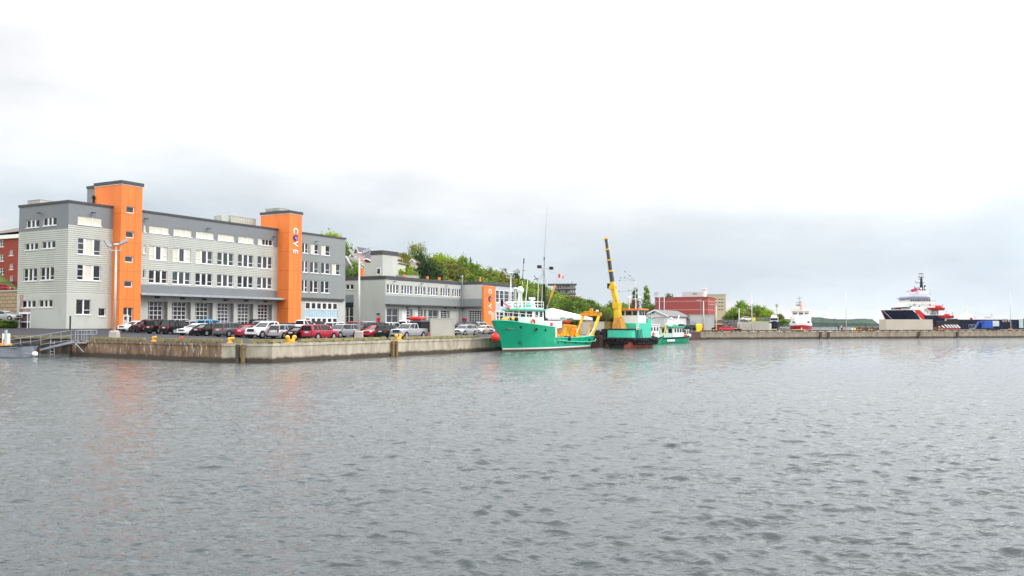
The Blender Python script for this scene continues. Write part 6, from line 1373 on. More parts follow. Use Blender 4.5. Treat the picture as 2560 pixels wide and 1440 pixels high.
def crown_mesh(seed, rx, rz, nclump, nleaf, leaf, hollow=.55, cone=0, spread=1.0):
    g = np.random.default_rng(seed); V = []
    for i in range(nclump):
        while True:
            d = g.normal(size=3); d /= np.linalg.norm(d); rr = hollow+(1-hollow)*g.random()**.6
            c = d*rr
            if c[2] > -.75: break
        zz = (c[2]+.75)/1.75; wx = rx*(1-cone*zz)*(1+.22*math.sin(3*math.atan2(c[1], c[0])+seed))
        c = np.array([c[0]*wx, c[1]*wx, c[2]*rz+rz*.95])
        cr = (.22+.20*g.random())*rx*spread
        pts = c+g.normal(size=(nleaf, 3))*np.array([cr, cr, cr*.62])*.55
        for p in pts:
            n = g.normal(size=3); n[2] = abs(n[2])+.3; n /= np.linalg.norm(n); a = np.cross(n, g.normal(size=3)); a /= np.linalg.norm(a); b = np.cross(n, a); s = leaf*(.6+.8*g.random())
            V.append([p+a*s, p+b*s*.6, p-a*s, p-b*s*.6])
    V = np.array(V).reshape(-1, 3); n = len(V)//4
    me = bpy.data.meshes.new('crown'); me.vertices.add(len(V)); me.vertices.foreach_set('co', V.ravel()); me.loops.add(len(V)); me.loops.foreach_set('vertex_index', np.arange(len(V), dtype=np.int32))
    me.polygons.add(n); me.polygons.foreach_set('loop_start', np.arange(0, len(V), 4, dtype=np.int32)); me.polygons.foreach_set('loop_total', np.full(n, 4, dtype=np.int32)); me.update(calc_edges=True)
    me.materials.append(LEAF['mid']); return me
# unit crowns: about 1 m radius scaled per tree, height 2
CRW = [crown_mesh(11+i, 1.0, .95, 60, 80, .080) for i in range(4)]
CRS = [crown_mesh(31+i, 1.0, 1.0, 34, 34, .048, hollow=.4, spread=.85) for i in range(2)]
CRC = [crown_mesh(51+i, .55, 1.25, 40, 60, .06, cone=.75) for i in range(2)]
def trunk_mesh(seed, Ht):
    g = random.Random(seed); b = MB(); b.sm = True; p = Vector((0, 0, -1.0))
    pts = [p]; 
    for i in range(5): p = p+Vector((g.uniform(-.05, .05), g.uniform(-.05, .05), (1.0+Ht)/5)); pts.append(p)
    for i in range(5): b.tube(pts[i], pts[i+1], .10*(1-.14*i), .10*(1-.14*(i+1)), 7)
    for i in range(9):
        a = g.uniform(0, 6.28); k = g.randint(2, 4); q_ = pts[k+1]; e_ = q_+Vector((math.cos(a)*.55, math.sin(a)*.55, g.uniform(.3, .8))); b.tube(q_, e_, .045, .015, 5)
        for j in range(2): a2 = a+g.uniform(-.9, .9); b.tube(e_, e_+Vector((math.cos(a2)*.3, math.sin(a2)*.3, g.uniform(.1, .4))), .015, .005, 4)
    o = b.build('trunk', BARK, smooth=True); m = o.data; bpy.data.objects.remove(o); return m
TRK = [trunk_mesh(i, .9) for i in range(3)]
NTREE = 0
def tree(x, y, z, rx, h, kind, label, shape=CRW, group=None, name='tree'):
    """h: total height, rx: crown radius"""
    global NTREE; NTREE += 1
    r = thing(name, label, 'tree' if name != 'bush' else 'bush', (x, y, z), random.uniform(0, 6.28), group)
    ch = h*.90; me = random.choice(shape); sz = ch/1.95
    o = bpy.data.objects.new('crown', me); C.objects.link(o); o.parent = r; o.location = (0, 0, h-ch); o.scale = (rx, rx, sz); o.material_slots[0].link = 'OBJECT'; o.material_slots[0].material = LEAF[kind]
    if name != 'bush':
        t = bpy.data.objects.new('trunk', random.choice(TRK)); C.objects.link(t); t.parent = r; t.scale = (h*.28, h*.28, h*.5)
    return r
def at_s(u, s):
    """ground position in column u at distance s behind the quay line"""
    r = ray(u, 700); k = r.x/r.y; B_ = Q0+QN*s; t = (k*B_.y-B_.x)/(QD.x-k*QD.y); p = B_+QD*t; return p.x, p.y
def utree(u, s, vtop, wpx, kind, label, shape=CRW, group=None, name='tree', vbot=None):
    x, y = at_s(u, s); z = gz(x, y); zt = atY(u, vtop, y).z
    if vbot: z = max(z, atY(u, vbot, y).z)
    return tree(x, y, z, wpx/2*y/F, max(2.5, zt-z), kind, label, shape, group, name)
utree(828, 110, 579, 78, 'bright', 'bright green tree crown above the roof of the grey office building')
utree(866, 102, 604, 34, 'bright', 'bright green tree touching the right end of the office building')
utree(880, 88, 652, 44, 'mid', 'rounded green bush below the gabled brown house', name='bush', vbot=705)
utree(862, 86, 668, 40, 'mid', 'green bush left of the lamp pole below the houses', name='bush', vbot=705)
utree(932, 96, 653, 34, 'bright', 'yellow green bush above the roof of the low building', name='bush', vbot=668)
utree(1041, 112, 602, 74, 'bright', 'large sparse tree with fresh leaves crowning the hill', CRS)
utree(1043, 111, 606, 66, 'olive', 'airy tree with bare twigs growing through the large hilltop tree', CRS)
utree(1010, 108, 632, 44, 'olive', 'dark olive tree left of the large hilltop tree', CRW)
utree(990, 104, 640, 50, 'dark', 'low spreading dark pine between the houses and the hilltop tree', CRW)
utree(1053, 92, 632, 54, 'dark', 'dense dark green tree on the slope above the roof unit')
utree(1080, 90, 655, 48, 'dark', 'second dark green tree on the slope, right of the first')
utree(1015, 88, 650, 50, 'olive', 'olive brown tree left of the dark trees on the slope')
utree(1018, 80, 668, 56, 'mid', 'mid green bushy tree directly above the orange roof vents')
utree(1103, 112, 634, 62, 'bright', 'light green layered tree on the ridge right of the dark trees')
utree(1124, 111, 650, 46, 'bright', 'light green ridge tree leaning over the slope')
utree(1155, 111, 637, 30, 'mid', 'narrow rounded tree standing up from the ridge')
utree(1176, 110, 655, 16, 'dark', 'small pointed conifer on the ridge', CRC)
utree(1187, 110, 664, 26, 'olive', 'thin leafless looking tree on the ridge', CRS)
utree(1222, 109, 660, 34, 'olive', 'sparse grey twigged tree at the skyline', CRS)
utree(1262, 106, 673, 26, 'mid', 'green ridge tree left of the floodlight heads')
utree(1287, 104, 681, 30, 'dark', 'darker ridge tree behind the floodlight pole')
LAB = {}
for kind, tx in (('mid', 'mid green'), ('bright', 'bright yellow green'), ('olive', 'olive brown'), ('dark', 'dark green')):
    for zn, zt_ in enumerate(('above the low building roof', 'behind the orange sign panel', 'behind the trawler masts', 'below the unfinished concrete building', 'at the low end of the hill')): LAB[kind, zn] = '%s tree in the dense wood %s' % (tx, zt_)
def skyline(u): return float(np.interp(u, [1000, 1040, 1080, 1150, 1200, 1260, 1300, 1350, 1390, 1420, 1450, 1490, 1510, 1560], [650, 640, 640, 652, 668, 682, 692, 716, 734, 736, 748, 765, 785, 792]))
rt = random.Random(4); s = 79.0
while s < 121:
    t = 120+rt.uniform(0, 6)
    while t < 470:
        x, y = xy(s+rt.uniform(-2, 2), t+rt.uniform(-2, 2)); z = gz(x, y); t += rt.uniform(5.6, 8.0); u = 1280+x/y*F
        if not (1004 < u < 1512): continue
        if 1378 < u < 1450 and s > 100: continue
        h = rt.uniform(7.5, 11.5)
        vt = HV-(z+h-EYE)/y*F; vs_ = skyline(u)+rt.uniform(-5, 6)
        if vt < vs_: h -= (vs_-vt)*y/F
        if h < 3.2: continue
        k = rt.choices(['mid', 'bright', 'olive', 'dark'], [.45, .2, .25, .1])[0]; zn = min(4, max(0, int((u-1004)/95)))
        tree(x, y, z, rt.uniform(3.7, 5.2)*max(.6, min(1, h/8)), h, k, LAB[k, zn], group='trees of the wooded slope, %s, %s' % (k, ('left', 'sign', 'masts', 'slab', 'end')[zn]))
    s += 7.6
print('trees', NTREE)
g = np.random.default_rng(77); V = []
for i in range(900):
    s = g.uniform(75, 126); t = g.uniform(115, 440); x, y = xy(s, t); z = gz(x, y); u = 1280+x/y*F
    if u < 1000 or u > 1515: continue
    c = np.array([x, y, z+.7]); pts = c+g.normal(size=(60, 3))*np.array([1.5, 1.5, .8])
    for p in pts:
        n = g.normal(size=3); n /= np.linalg.norm(n); a = np.cross(n, g.normal(size=3)); a /= np.linalg.norm(a); b = np.cross(n, a); q_ = .25*(.6+.8*g.random()); V += [p+a*q_, p+b*q_*.6, p-a*q_, p-b*q_*.6]
b = MB(); b.v = [tuple(p) for p in V]; b.f = [[4*i, 4*i+1, 4*i+2, 4*i+3] for i in range(len(V)//4)]; b.mi = [0]*len(b.f); b.smf = [False]*len(b.f)
tag(b.build('slope_undergrowth', LEAF['mid']), 'low green undergrowth covering the wooded slope between the trunks', 'undergrowth', kind='stuff')
for u, D, vt, w_, k, sh, lb in [(1483, 380, 752, 34, 'mid', CRW, 'round tree left of the crane, standing clear of the wood'), (1500, 370, 772, 30, 'bright', CRW, 'low light green tree left of the crane boom'), (1540, 380, 752, 46, 'mid', CRW, 'broad tree right behind the yellow crane boom'),
    (1462, 350, 760, 30, 'bright', CRW, 'light green tree at the foot of the wooded hill'), (1520, 350, 786, 40, 'olive', CRW, 'low olive shrub tree behind the crane'), (1587, 330, 736, 44, 'mid', CRC, 'tall pointed tree between crane and brick building, left one'), (1617, 330, 732, 48, 'mid', CRC, 'tall pointed tree between crane and brick building, right one'),
    (1602, 325, 770, 44, 'bright', CRW, 'bright green bush at the foot of the two pointed trees'), (1635, 325, 762, 36, 'mid', CRW, 'green bush left of the red brick building'), (1575, 330, 772, 34, 'olive', CRW, 'olive bush right of the crane wheelhouse'), (1670, 420, 735, 30, 'mid', CRW, 'tree top showing above the red brick roof'), (1508, 365, 764, 34, 'mid', CRW, 'mid green tree just left of the crane pedestal'), (1562, 350, 758, 38, 'mid', CRW, 'mid green tree behind the crane workboat mast'), (1472, 360, 748, 36, 'mid', CRW, 'round green tree above the orange stern gantry'),
    (1838, 300, 768, 42, 'mid', CRW, 'round green tree right of the beige office block'), (1856, 310, 752, 34, 'mid', CRW, 'tallest green tree behind the pier lamp'), (1825, 300, 785, 36, 'mid', CRW, 'green tree at the foot of the beige office block'), (1880, 305, 757, 34, 'bright', CRS, 'sparse pale green tree left of the pier poles'), (1899, 305, 762, 44, 'mid', CRW, 'broad green tree behind the two pier poles'),
    (1868, 298, 780, 40, 'olive', CRW, 'olive green tree between two pier lamps'), (1918, 300, 772, 34, 'bright', CRW, 'bright green tree right of the pier poles'), (1930, 300, 788, 30, 'mid', CRW, 'low green tree right of the bright one near the pier'), (1948, 300, 784, 24, 'olive', CRW, 'small olive tree left of the red and white ship'), (1955, 296, 802, 26, 'mid', CRW, 'low green shrub beside the red and white ship')]:
    p = atY(u, vt, D); zg = TOP+1.2 if u > 1800 else gz(p.x, p.y); tree(p.x, p.y, zg, w_/2*D/F, max(2.5, p.z-zg), k, lb, sh)

# ------------------------------------------------------------------ generic background building
def wb(name, label, u0, D0, u1, D1, vt, depth, m, cat='building', zb=None, bands=None, cap=None, capm='cap', wins=(), rootkeep=None):
    """box building whose front runs from (u0, D0) to (u1, D1); wins: (u0,u1,v0,v1) on the front"""
    p0, p1 = atY(u0, 811, D0), atY(u1, 811, D1); a = math.atan2(p1.y-p0.y, p1.x-p0.x); Ln = math.hypot(p1.x-p0.x, p1.y-p0.y); zt = atY(u0, vt, D0).z
    z = gz(p0.x, p0.y)-.3 if zb is None else zb
    f = Fr(p0.x, p0.y, z, a); r = thingF(name, label, cat, f); H_ = zt-z; hs = []; b = MB(); Mx = FM((0, 0), (1, 0))
    for w_ in wins:
        xa, za = f.pix(w_[0], w_[3]); xc, zc_ = f.pix(w_[1], w_[2]); hs.append((xa, xc, za, zc_))
    wall(b, Mx, 0, Ln, 0, H_, hs, [(99, 0)], dep=.25); b.M = None
    b.add([(0, 0, 0), (0, depth, 0), (0, depth, H_), (0, 0, H_), (Ln, 0, 0), (Ln, depth, 0), (Ln, depth, H_), (Ln, 0, H_)], [(0, 1, 2, 3), (4, 5, 6, 7), (1, 5, 6, 2), (3, 2, 6, 7)]); b.build('wall', M[m] if isinstance(m, str) else m, r)
    if cap: b = MB(); b.box(-.15, Ln+.15, -.15, depth+.15, H_, H_+cap); b.build('parapet', M[capm], r)
    for h_ in hs: window(r, Mx, *h_, dep=.2, fw=.08, sill=False, vb=(.5,) if h_[1]-h_[0] > 1.2 else ())
    return r, f, Ln, H_
# red brick block with white bands, roof room
r, f, Ln, H_ = wb('brick_building', 'long windowless red brick building with pale stripes behind the white warehouse', 1638, 300, 1770, 293, 745, 15, 'brick', cap=.25, capm='brick')
b = MB()
for v in (754, 775): z = f.pix(1638, v)[1]; b.box(-.03, Ln+.03, -.04, .02, z-.12, z+.12); b.box(Ln, Ln+.04, 0, 15, z-.12, z+.12)
b.build('pale_band', mat('pale_pink_band', (.52, .25, .22), .7), r)
for u in (1649, 1661): x = f.pix(u, 760)[0]; z0_ = f.pix(u, 776)[1]; b = MB(); b.tube((x, -.25, z0_), (x, -.25, H_+.3), .16, .16, 8); b.build('down_pipe', M['white'], r)
x = f.pix(1752, 760)[0]; b = MB(); b.box(x-.1, x+.1, -.06, 0, 0, H_); b.build('joint_strip', M['reveal'], r)
b = MB(); x0_, z1_ = f.pix(1705, 730, (0, 6)); x1_ = f.pix(1757, 730, (0, 6))[0]; b.box(x0_, x1_, 6, 14, H_, z1_); b.build('roof_room', mat('pale_grey_blue_cladding', (.50, .54, .53), .5, var=.04), r)
b = MB(); xa_, za_ = f.pix(1737, 731.5, (0, 5.96)); b.box(xa_-.8, xa_+.8, 5.93, 6, z1_-1.0, z1_-.4); b.build('roof_vent', M['reveal'], r)
b = MB(); x0_ = f.pix(1760, 730, (0, 7))[0]; b.tube((x0_, 7, H_), (x0_, 7, z1_+.8), .8, .8, 14); b.tube((x0_, 7, z1_+.8), (x0_, 7, z1_+1.2), 1.2, 1.2, 14); b.tube((x0_, 7, z1_+1.2), (x0_, 7, z1_+2.6), .05, .05, 5); b.build('roof_turret', M['boatwhite'], r)
# satellite dish mast at its left end
b = MB(); x0_, z0_ = f.pix(1640, 738, (0, 1)); b.tube((x0_, 1, H_), (x0_, 1, z0_), .12, .12); b.frustum((x0_, 1, z0_), 1.2, .2, (x0_+.2, 1, z0_+.5), .5, .1); b.frustum((x0_-.2, 1.2, z0_+.7), .6, .2, (x0_+.4, 1, z0_+.9), 1.0, .1); b.build('rooftop_dish', M['unit'], r)
# beige office
wv = []
for i, v in enumerate((748.5, 757, 765.5, 774.5)): wv += [(1786+.0, 1792, v-1.3, v+1.7), (1795, 1808.5, v-1.3, v+1.7), (1811.5, 1814, v-1.3, v+1.7)]
wb('office_block', 'beige office block with dark window bands behind the brick building', 1750, 400, 1815, 398, 737.5, 20, mat('beige_concrete', (.52, .42, .28), .7, var=.04), cap=.4, capm='unit', wins=[w_ for w_ in wv])
# pale box building
r, f, Ln, H_ = wb('utility_building', 'plain pale box building behind the yellow container', 1725, 238, 1786, 237, 787, 9, 'smooth', zb=TOP-.1, cap=.15, capm='reveal')
x, z = f.pix(1733, 808); b = MB(); b.box(x-.7, x+.7, -.06, .02, z-.7, z+.7); b.build('louvre', M['metal'], r); x = f.pix(1758, 800)[0]; b = MB(); b.box(x-.08, x+.08, -.08, 0, 0, H_); b.build('down_pipe', M['reveal'], r)
# yellow container
p, D2 = pier_pt(1769.5, 3.0); r = thing('yellow_bin', 'tall yellow storage bin standing on the pier by the pale box building', 'storage bin', (p.x-.7, p.y, TOP)); b = MB(); b.box(-.55, .75, -.6, .6, .05, 1.75); b.frustum((.1, 0, 1.75), .65, .6, (.1, 0, 1.95), .35, .35); b.build('bin', mat('bright_yellow', (.85, .68, .0), .45, var=.05), r, bevel=.05); b = MB()
for x in (-.4, .6): b.box(x-.08, x+.08, -.5, .5, 0, .06)
b.build('skid', M['black'], r)
# white gabled warehouse
def gable(name, label, u0, D0, u1, D1, vr, ve, depth, m, rm, cat='house', ov=.4, z=None, ridge_u=None, wins=()):
    """gable end facing the camera from (u0,D0) to (u1,D1); vr ridge row, ve eave row"""
    p0, p1 = atY(u0, 811, D0), atY(u1, 811, D1); a = math.atan2(p1.y-p0.y, p1.x-p0.x); Ln = math.hypot(p1.x-p0.x, p1.y-p0.y)
    z = gz(p0.x, p0.y)-.5 if z is None else z; f = Fr(p0.x, p0.y, z, a); r = thingF(name, label, cat, f); ze = atY(u0, ve, D0).z-z; um = (u0+u1)/2; xr = Ln/2; zr = atY(um, vr, (D0+D1)/2).z-z
    b = MB(); b.slab([(0, 0), (Ln, 0), (Ln, ze), (xr, zr), (0, ze)], 0, depth); b.build('wall', M[m] if isinstance(m, str) else m, r)
    k = (zr-ze)/(xr); b = MB()
    for s_ in (0, 1):
        xe = -ov if s_ == 0 else Ln+ov; zz = ze-k*ov; b.add([(xe, -ov, zz+.02), (xr, -ov, zr+.02), (xr, depth+ov, zr+.02), (xe, depth+ov, zz+.02), (xe, -ov, zz+.25), (xr, -ov, zr+.27), (xr, depth+ov, zr+.27), (xe, depth+ov, zz+.25)], [(0, 3, 2, 1), (4, 5, 6, 7), (0, 1, 5, 4), (1, 2, 6, 5), (2, 3, 7, 6), (3, 0, 4, 7)])
    b.build('roof', M[rm] if isinstance(rm, str) else rm, r)
    b = MB()
    for s_ in (0, 1): xe = -ov if s_ == 0 else Ln+ov; b.beam((xe, -ov-.03, ze-k*ov+.12), (xr, -ov-.03, zr+.14), .08, .32)
    b.build('barge_board', M['letterwhite'], r)
    Mx = FM((0, 0), (1, 0))
    for w_ in wins: xa, za = f.pix(w_[0], w_[3]); xc, zc_ = f.pix(w_[1], w_[2]); bb = MB(); bb.box(xa, xc, -.06, .0, za, zc_); o = bb.build('window', M['letterwhite'], r); bb = MB(); bb.box(xa+.12*(xc-xa), xc-.12*(xc-xa), -.08, -.06, za+.1*(zc_-za), zc_-.1*(zc_-za)); bb.build('pane', M['glass'], o)
    return r, f, Ln, ze, zr
GRY = mat('grey_shingle', (.16, .155, .15), .8, var=.15, vs=2); WSD = mat('white_siding', (.66, .68, .68), .6, var=.04); BRN = mat('brown_siding', (.16, .06, .04), .7, var=.1); RDR = mat('reddish_roof', (.24, .135, .10), .8, var=.12, vs=1.5)
r, f, Ln, ze, zr = gable('warehouse', 'white gabled warehouse with grey roof behind the pilot boat', 1607, 222, 1669, 219.3, 776.5, 791, 24, WSD, GRY, 'warehouse')
x0_, z1_ = f.pix(1635, 795); x1_ = f.pix(1661, 795)[0]; b = MB(); b.box(x0_, x1_, -.05, .02, .5, z1_); o = b.build('roller_door', mat('roller_door_grey', (.56, .57, .54), .6), r); b = MB(); b.box(x0_-.2, x1_+.2, -.12, 0, z1_, z1_+.2); b.build('door_head', M['reveal'], r)
x_, z_ = f.pix(1633, 781); b = MB(); b.box(x_-.2, x_+.2, -.3, 0, z_-.2, z_+.2); b.build('gable_lamp', M['black'], r)
gable('warehouse', 'lower white lean building with long sloping grey roof right of the gabled warehouse', 1640, 240, 1730, 240, 779.5, 800, 12, WSD, GRY, 'warehouse')
# ------------------------------------------------------------------ houses on the hill
z = None
def hz(u, D): p = atY(u, 811, D); return gz(p.x, p.y)
gable('house', 'dark brown gabled house with pale barge boards beside the right end of the office building', 858, 236, 905, 235.0, 635, 661, 6, BRN, RDR, ov=.7, z=hz(880, 232)-4)
gable('house', 'small grey gabled house below the dark brown one', 850, 228, 880, 227.0, 642, 668, 6, mat('grey_siding', (.30, .30, .31), .7), GRY, z=hz(860, 226)-4)
gable('house', 'house with steep dark grey roof at the top of the hill behind the lamp pole', 880, 252, 900, 251.0, 619, 641, 6, mat('grey_siding', (.30, .30, .31)), mat('slate_roof', (.09, .085, .11), .7), z=hz(890, 250)-3)
gable('house', 'white house with low grey roof right of the dark brown house', 904, 262, 944, 261.0, 633, 648, 6, WSD, GRY, z=hz(920, 256)-3, wins=((931, 935, 650, 656), (939, 942, 650, 656)))
gable('house', 'low reddish roofed house in front of the white hill house', 898, 240, 934, 239.0, 648, 657, 6, BRN, RDR, z=hz(915, 236)-4)
gable('house', 'white cottage with two windows left of the long roofed block', 938, 252, 964, 251.0, 639, 646, 6, WSD, GRY, z=hz(950, 250)-3, wins=((943, 946, 648, 655), (955, 959, 646, 653)))
gable('house', 'orange brown house below the long roofed block on the hill', 960, 248, 985, 247.0, 640, 648, 6, mat('orange_brown_siding', (.45, .24, .14), .7), RDR, z=hz(972, 246)-3, wins=((969, 974, 643, 648),))
gable('house', 'cream house with small windows behind the roof room of the low building', 958, 236, 994, 235.0, 652, 658, 6, mat('cream_siding', (.62, .60, .48), .7), GRY, z=hz(975, 233)-4, wins=((966, 970, 656, 662),))
gable('house', 'cream house half hidden by the olive tree on the slope', 1024, 262, 1038, 261.0, 649, 656, 3, mat('cream_siding', (.62, .60, .48), .7), RDR, z=hz(1030, 260)-3)
gable('house', 'pale grey house at the skyline between the two hill roofs', 926, 285, 952, 284.0, 628, 638, 6, mat('pale_siding', (.5, .5, .48), .7), GRY, z=hz(940, 283)-3)
# long hip roofed block
D = 290; p = atY(945, 811, D); f = Fr(p.x, p.y, hz(950, D)-2, .05); r = thingF('apartment_block', 'long beige block with brown hipped roof on the hilltop left of the large tree', 'building', f); x1_ = f.pix(1012, 640)[0]; ze = f.pix(960, 634)[1]; zr = f.pix(960, 627.5)[1]
b = MB(); b.box(0, x1_, 0, 9, 0, ze); b.build('wall', mat('beige_render', (.34, .29, .20), .7), r)
b = MB(); b.add([(-.6, -.6, ze), (x1_+.6, -.6, ze), (x1_+.6, 9.6, ze), (-.6, 9.6, ze), (2.4, 4.5, zr), (x1_-2.4, 4.5, zr)], [(0, 1, 5, 4), (1, 2, 5), (2, 3, 4, 5), (3, 0, 4), (0, 3, 2, 1)]); b.build('roof', mat('brown_shingle', (.14, .115, .10), .8), r)
b = MB()
for i in range(6): x = .8+i*1.35; b.box(x, x+.7, -.05, 0, ze-1.6, ze-.6)
b.build('window_row', M['glass'], r)
# ------------------------------------------------------------------ unfinished concrete block
D = 430; p = atY(1386, 811, D); f = Fr(p.x, p.y, 6, -.06); r = thingF('unfinished_building', 'unfinished concrete frame building with open floors above the wooded hill', 'building', f); x1_ = f.pix(1440, 720)[0]
zs = [f.pix(1400, v)[1] for v in (757, 745.5, 734.5, 723, 711)]; CF = mat('raw_concrete', (.16, .155, .15), .85, var=.25, vs=1)
for i, z_ in enumerate(zs): b = MB(); e_ = .4 if i == 4 else 0; b.box(-e_ - (3 if i == 4 else 0), x1_+e_, 0, 16, z_, z_+.45); b.build('floor_slab', CF, r)
for i in range(9):
    for y in (.6, 8, 15.4): x = .4+(x1_-1.0)*i/8; b = MB(); b.box(x-.2, x+.2, y-.2, y+.2, 0, zs[4]); b.build('column', CF, r)
b = MB(); rg = np.random.default_rng(9)
for i in range(4):
    for k in range(26): x = rg.uniform(0, x1_-1); h_ = rg.uniform(.6, 1.7); b.box(x, x+rg.uniform(.1, .8), .9, 1.2, zs[i]+.45, zs[i]+.45+h_)
b.build('scaffold_sheeting', mat('dusty_pale_boards', (.42, .39, .36), .8, var=.3, vs=1), r); b = MB(); b.box(1, x1_-3, 4, 12, 0, zs[4]-.2); b.build('inner_core', mat('dark_core', (.05, .047, .045), .9), r)
b = MB(); xx = f.pix(1430, 700)[0]; b.tube((xx, 4, zs[4]), (xx, 4, f.pix(1430, 702)[1]), .25, .25, 6); b.build('hoist_mast', M['metal'], r)
# ------------------------------------------------------------------ left edge: retaining wall, terrace, brick house, guard rail
D = 146; p0 = atY(-60, 811, D+2); p1 = atY(48, 811, D-4); f = Fr(p0.x, p0.y, 1.5, math.atan2(p1.y-p0.y, p1.x-p0.x)); Ln = math.hypot(p1.x-p0.x, p1.y-p0.y); zt = f.pix(20, 728)[1]
r = thingF('retaining_wall', 'tan block retaining wall left of the grey office building', 'retaining wall', f); b = MB(); b.box(0, Ln, 0, .6, 0, zt); b.build('block_face', M['block'], r); b = MB(); b.box(-.05, Ln+.05, -.08, .7, zt, zt+.18); b.build('coping', M['concpale'], r)
b = MB(); b.box(0, Ln+4, .6, 30, 0, zt-.05); o = b.build('terrace', M['asphalt']); o.location = f.o; o.rotation_euler = (0, 0, f.a); struct(o)
b = MB(); 
for i in range(int(Ln/.16)): b.tube((i*.16, .3, zt+.15), (i*.16, .3, zt+1.6), .018, .018, 4)
b.tube((0, .3, zt+1.6), (Ln, .3, zt+1.6), .03, .03, 5); b.tube((0, .3, zt+.3), (Ln, .3, zt+.3), .03, .03, 5); o = b.build('fence', M['black']); o.location = f.o; o.rotation_euler = (0, 0, f.a); tag(o, 'black bar fence on top of the tan retaining wall', 'fence')
c_ = f.W(f.pix(0, 728, (0, 2.4))[0], 2.4); car('hatch', 'brightred', (c_.x, c_.y, f.o.z+zt), math.radians(5), 'red car parked on the terrace above the retaining wall', group=None)
p0 = atY(-90, 811, 163); p1 = atY(46, 811, 156); fb = Fr(p0.x, p0.y, f.o.z+zt-.2, math.atan2(p1.y-p0.y, p1.x-p0.x)); Ln = math.hypot(p1.x-p0.x, p1.y-p0.y); zt2 = fb.pix(20, 597)[1]
r = thingF('brick_apartment_house', 'dark red brick apartment house at the far left edge behind the retaining wall', 'building', fb); hs = []
for (a_, c_) in ((-1, 10), (23.5, 33.5)):
    for va, vc in (((601, 617), (636, 653), (670, 687), (704, 716)) if a_ < 0 else ((625, 639), (659, 674), (689, 712))): xa, za = fb.pix(a_, vc); xc, zc_ = fb.pix(c_, va); hs.append((xa, xc, max(0, za), zc_))
b = MB(); wall(b, FM((0, 0), (1, 0)), 0, Ln, 0, zt2, hs, [(99, 0)]); b.M = None; b.add([(Ln, 0, 0), (Ln, 12, 0), (Ln, 12, zt2), (Ln, 0, zt2), (0, 12, zt2), (0, 0, zt2)], [(0, 1, 2, 3), (3, 2, 4, 5)]); b.build('wall', M['brick2'], r)
for h_ in hs: window(r, FM((0, 0), (1, 0)), *h_, vb=(.5,), hb=[(-1, .5)], vw=.1, dep=.12)
b = MB(); b.box(-.3, Ln+.3, -.4, 12.3, zt2, zt2+.7); b.build('white_fascia', M['letterwhite'], r); b = MB(); zr = fb.pix(20, 568)[1]; b.add([(-.3, -.4, zt2+.7), (Ln+.6, -.4, zt2+1.2), (Ln+.6, 12.3, zt2+1.2), (-.3, 12.3, zt2+.7), (2, 6, zr), (Ln+.6, 6, zr+1.5)], [(0, 1, 5, 4), (1, 2, 5), (2, 3, 4, 5), (3, 0, 4)]); b.build('roof', mat('brown_shingle', (.14, .115, .10)), r)
g = atY(20, 800, 133); b = MB()
for i in range(6): b.box(-8+i*2.4, -7.85+i*2.4, 0, .15, 0, .95)
b.box(-9, 5.6, -.05, 0, .6, .9); o = b.build('guard_rail', M['metal']); o.location = (g.x, g.y-3, g.z-1.0); tag(o, 'grey guard rail along the street left of the office building', 'guard rail')
b = MB(); p = atY(-120, 811, 128); b.prism([(p.x, 122), (atY(40, 811, 132).x, 132), (atY(40, 811, 132).x, 141), (p.x, 141)], .5, 3.45); struct(b.build('street_terrace', M['asphalt']))
for i, (u, D_, w_, vt) in enumerate(((10, 128, 26, 806), (30, 129, 22, 808))): p = atY(u, vt, D_); tree(p.x, p.y, gz(p.x, p.y), w_/2*D_/F, max(1.2, p.z-gz(p.x, p.y)), 'mid', ('low hedge bush below the guard rail at the left edge', 'small hedge bush left of the office building corner')[i], name='bush')
# ------------------------------------------------------------------ distant land
def ridge(name, u0, u1, D, prof, depth, m, z0=-.5, rough=0, seed=1):
    g = np.random.default_rng(seed); us = np.linspace(u0, u1, 180); vs = []; fs = []; n = len(us); R_ = 5
    for j in range(R_):
        for i, u in enumerate(us):
            v = np.interp(u, [a for a, _ in prof], [b_ for _, b_ in prof]); p = atY(u, v, D); f = math.sin(math.pi*.5*(j/(R_-1))); h = p.z*f+(g.normal(0, rough) if j else 0)*f
            vs.append((p.x, D+depth*(j/(R_-1)-.3), z0 if j == 0 else h))
    for j in range(R_-1):
        for i in range(n-1): a = j*n+i; fs.append((a, a+1, a+n+1, a+n))
    b = MB(); b.add(vs, fs); o = b.build(name, m, smooth=True); return o
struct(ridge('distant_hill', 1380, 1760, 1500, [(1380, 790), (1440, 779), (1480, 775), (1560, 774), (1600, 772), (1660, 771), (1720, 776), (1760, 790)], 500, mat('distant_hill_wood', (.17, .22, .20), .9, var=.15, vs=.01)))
FW = mat('far_wood', (.04, .085, .055), .9, var=.3, vs=.02)  # bluish tint puts part of the distance haze into the leaf colour
def farwood(name, label, u0, u1, D, prof, seed):
    g = np.random.default_rng(seed); b = MB(); n = int((u1-u0)*2.2)
    for i in range(n):
        for row in range(3):
            u = u0+(u1-u0)*(i+g.random())/n; vt = np.interp(u, [a for a, _ in prof], [q_ for _, q_ in prof])+g.normal(0, .6)-row*.0; DD = D+row*25+g.uniform(-8, 8); zt = atY(u, vt, DD).z*(1 if row == 2 else .75+.1*row); w_ = g.uniform(2.5, 5.5); x = atY(u, 800, DD).x
            if zt < 1: continue
            b.frustum((x, DD, -.3), w_*.9, w_*.9, (x+g.normal(0, .5), DD, zt*.62), w_, w_); b.frustum((x, DD, zt*.6), w_*.95, w_*.95, (x+g.normal(0, .8), DD, zt), w_*.3, w_*.3)
    o = b.build(name, FW); tag(o, label, 'wood', kind='stuff')
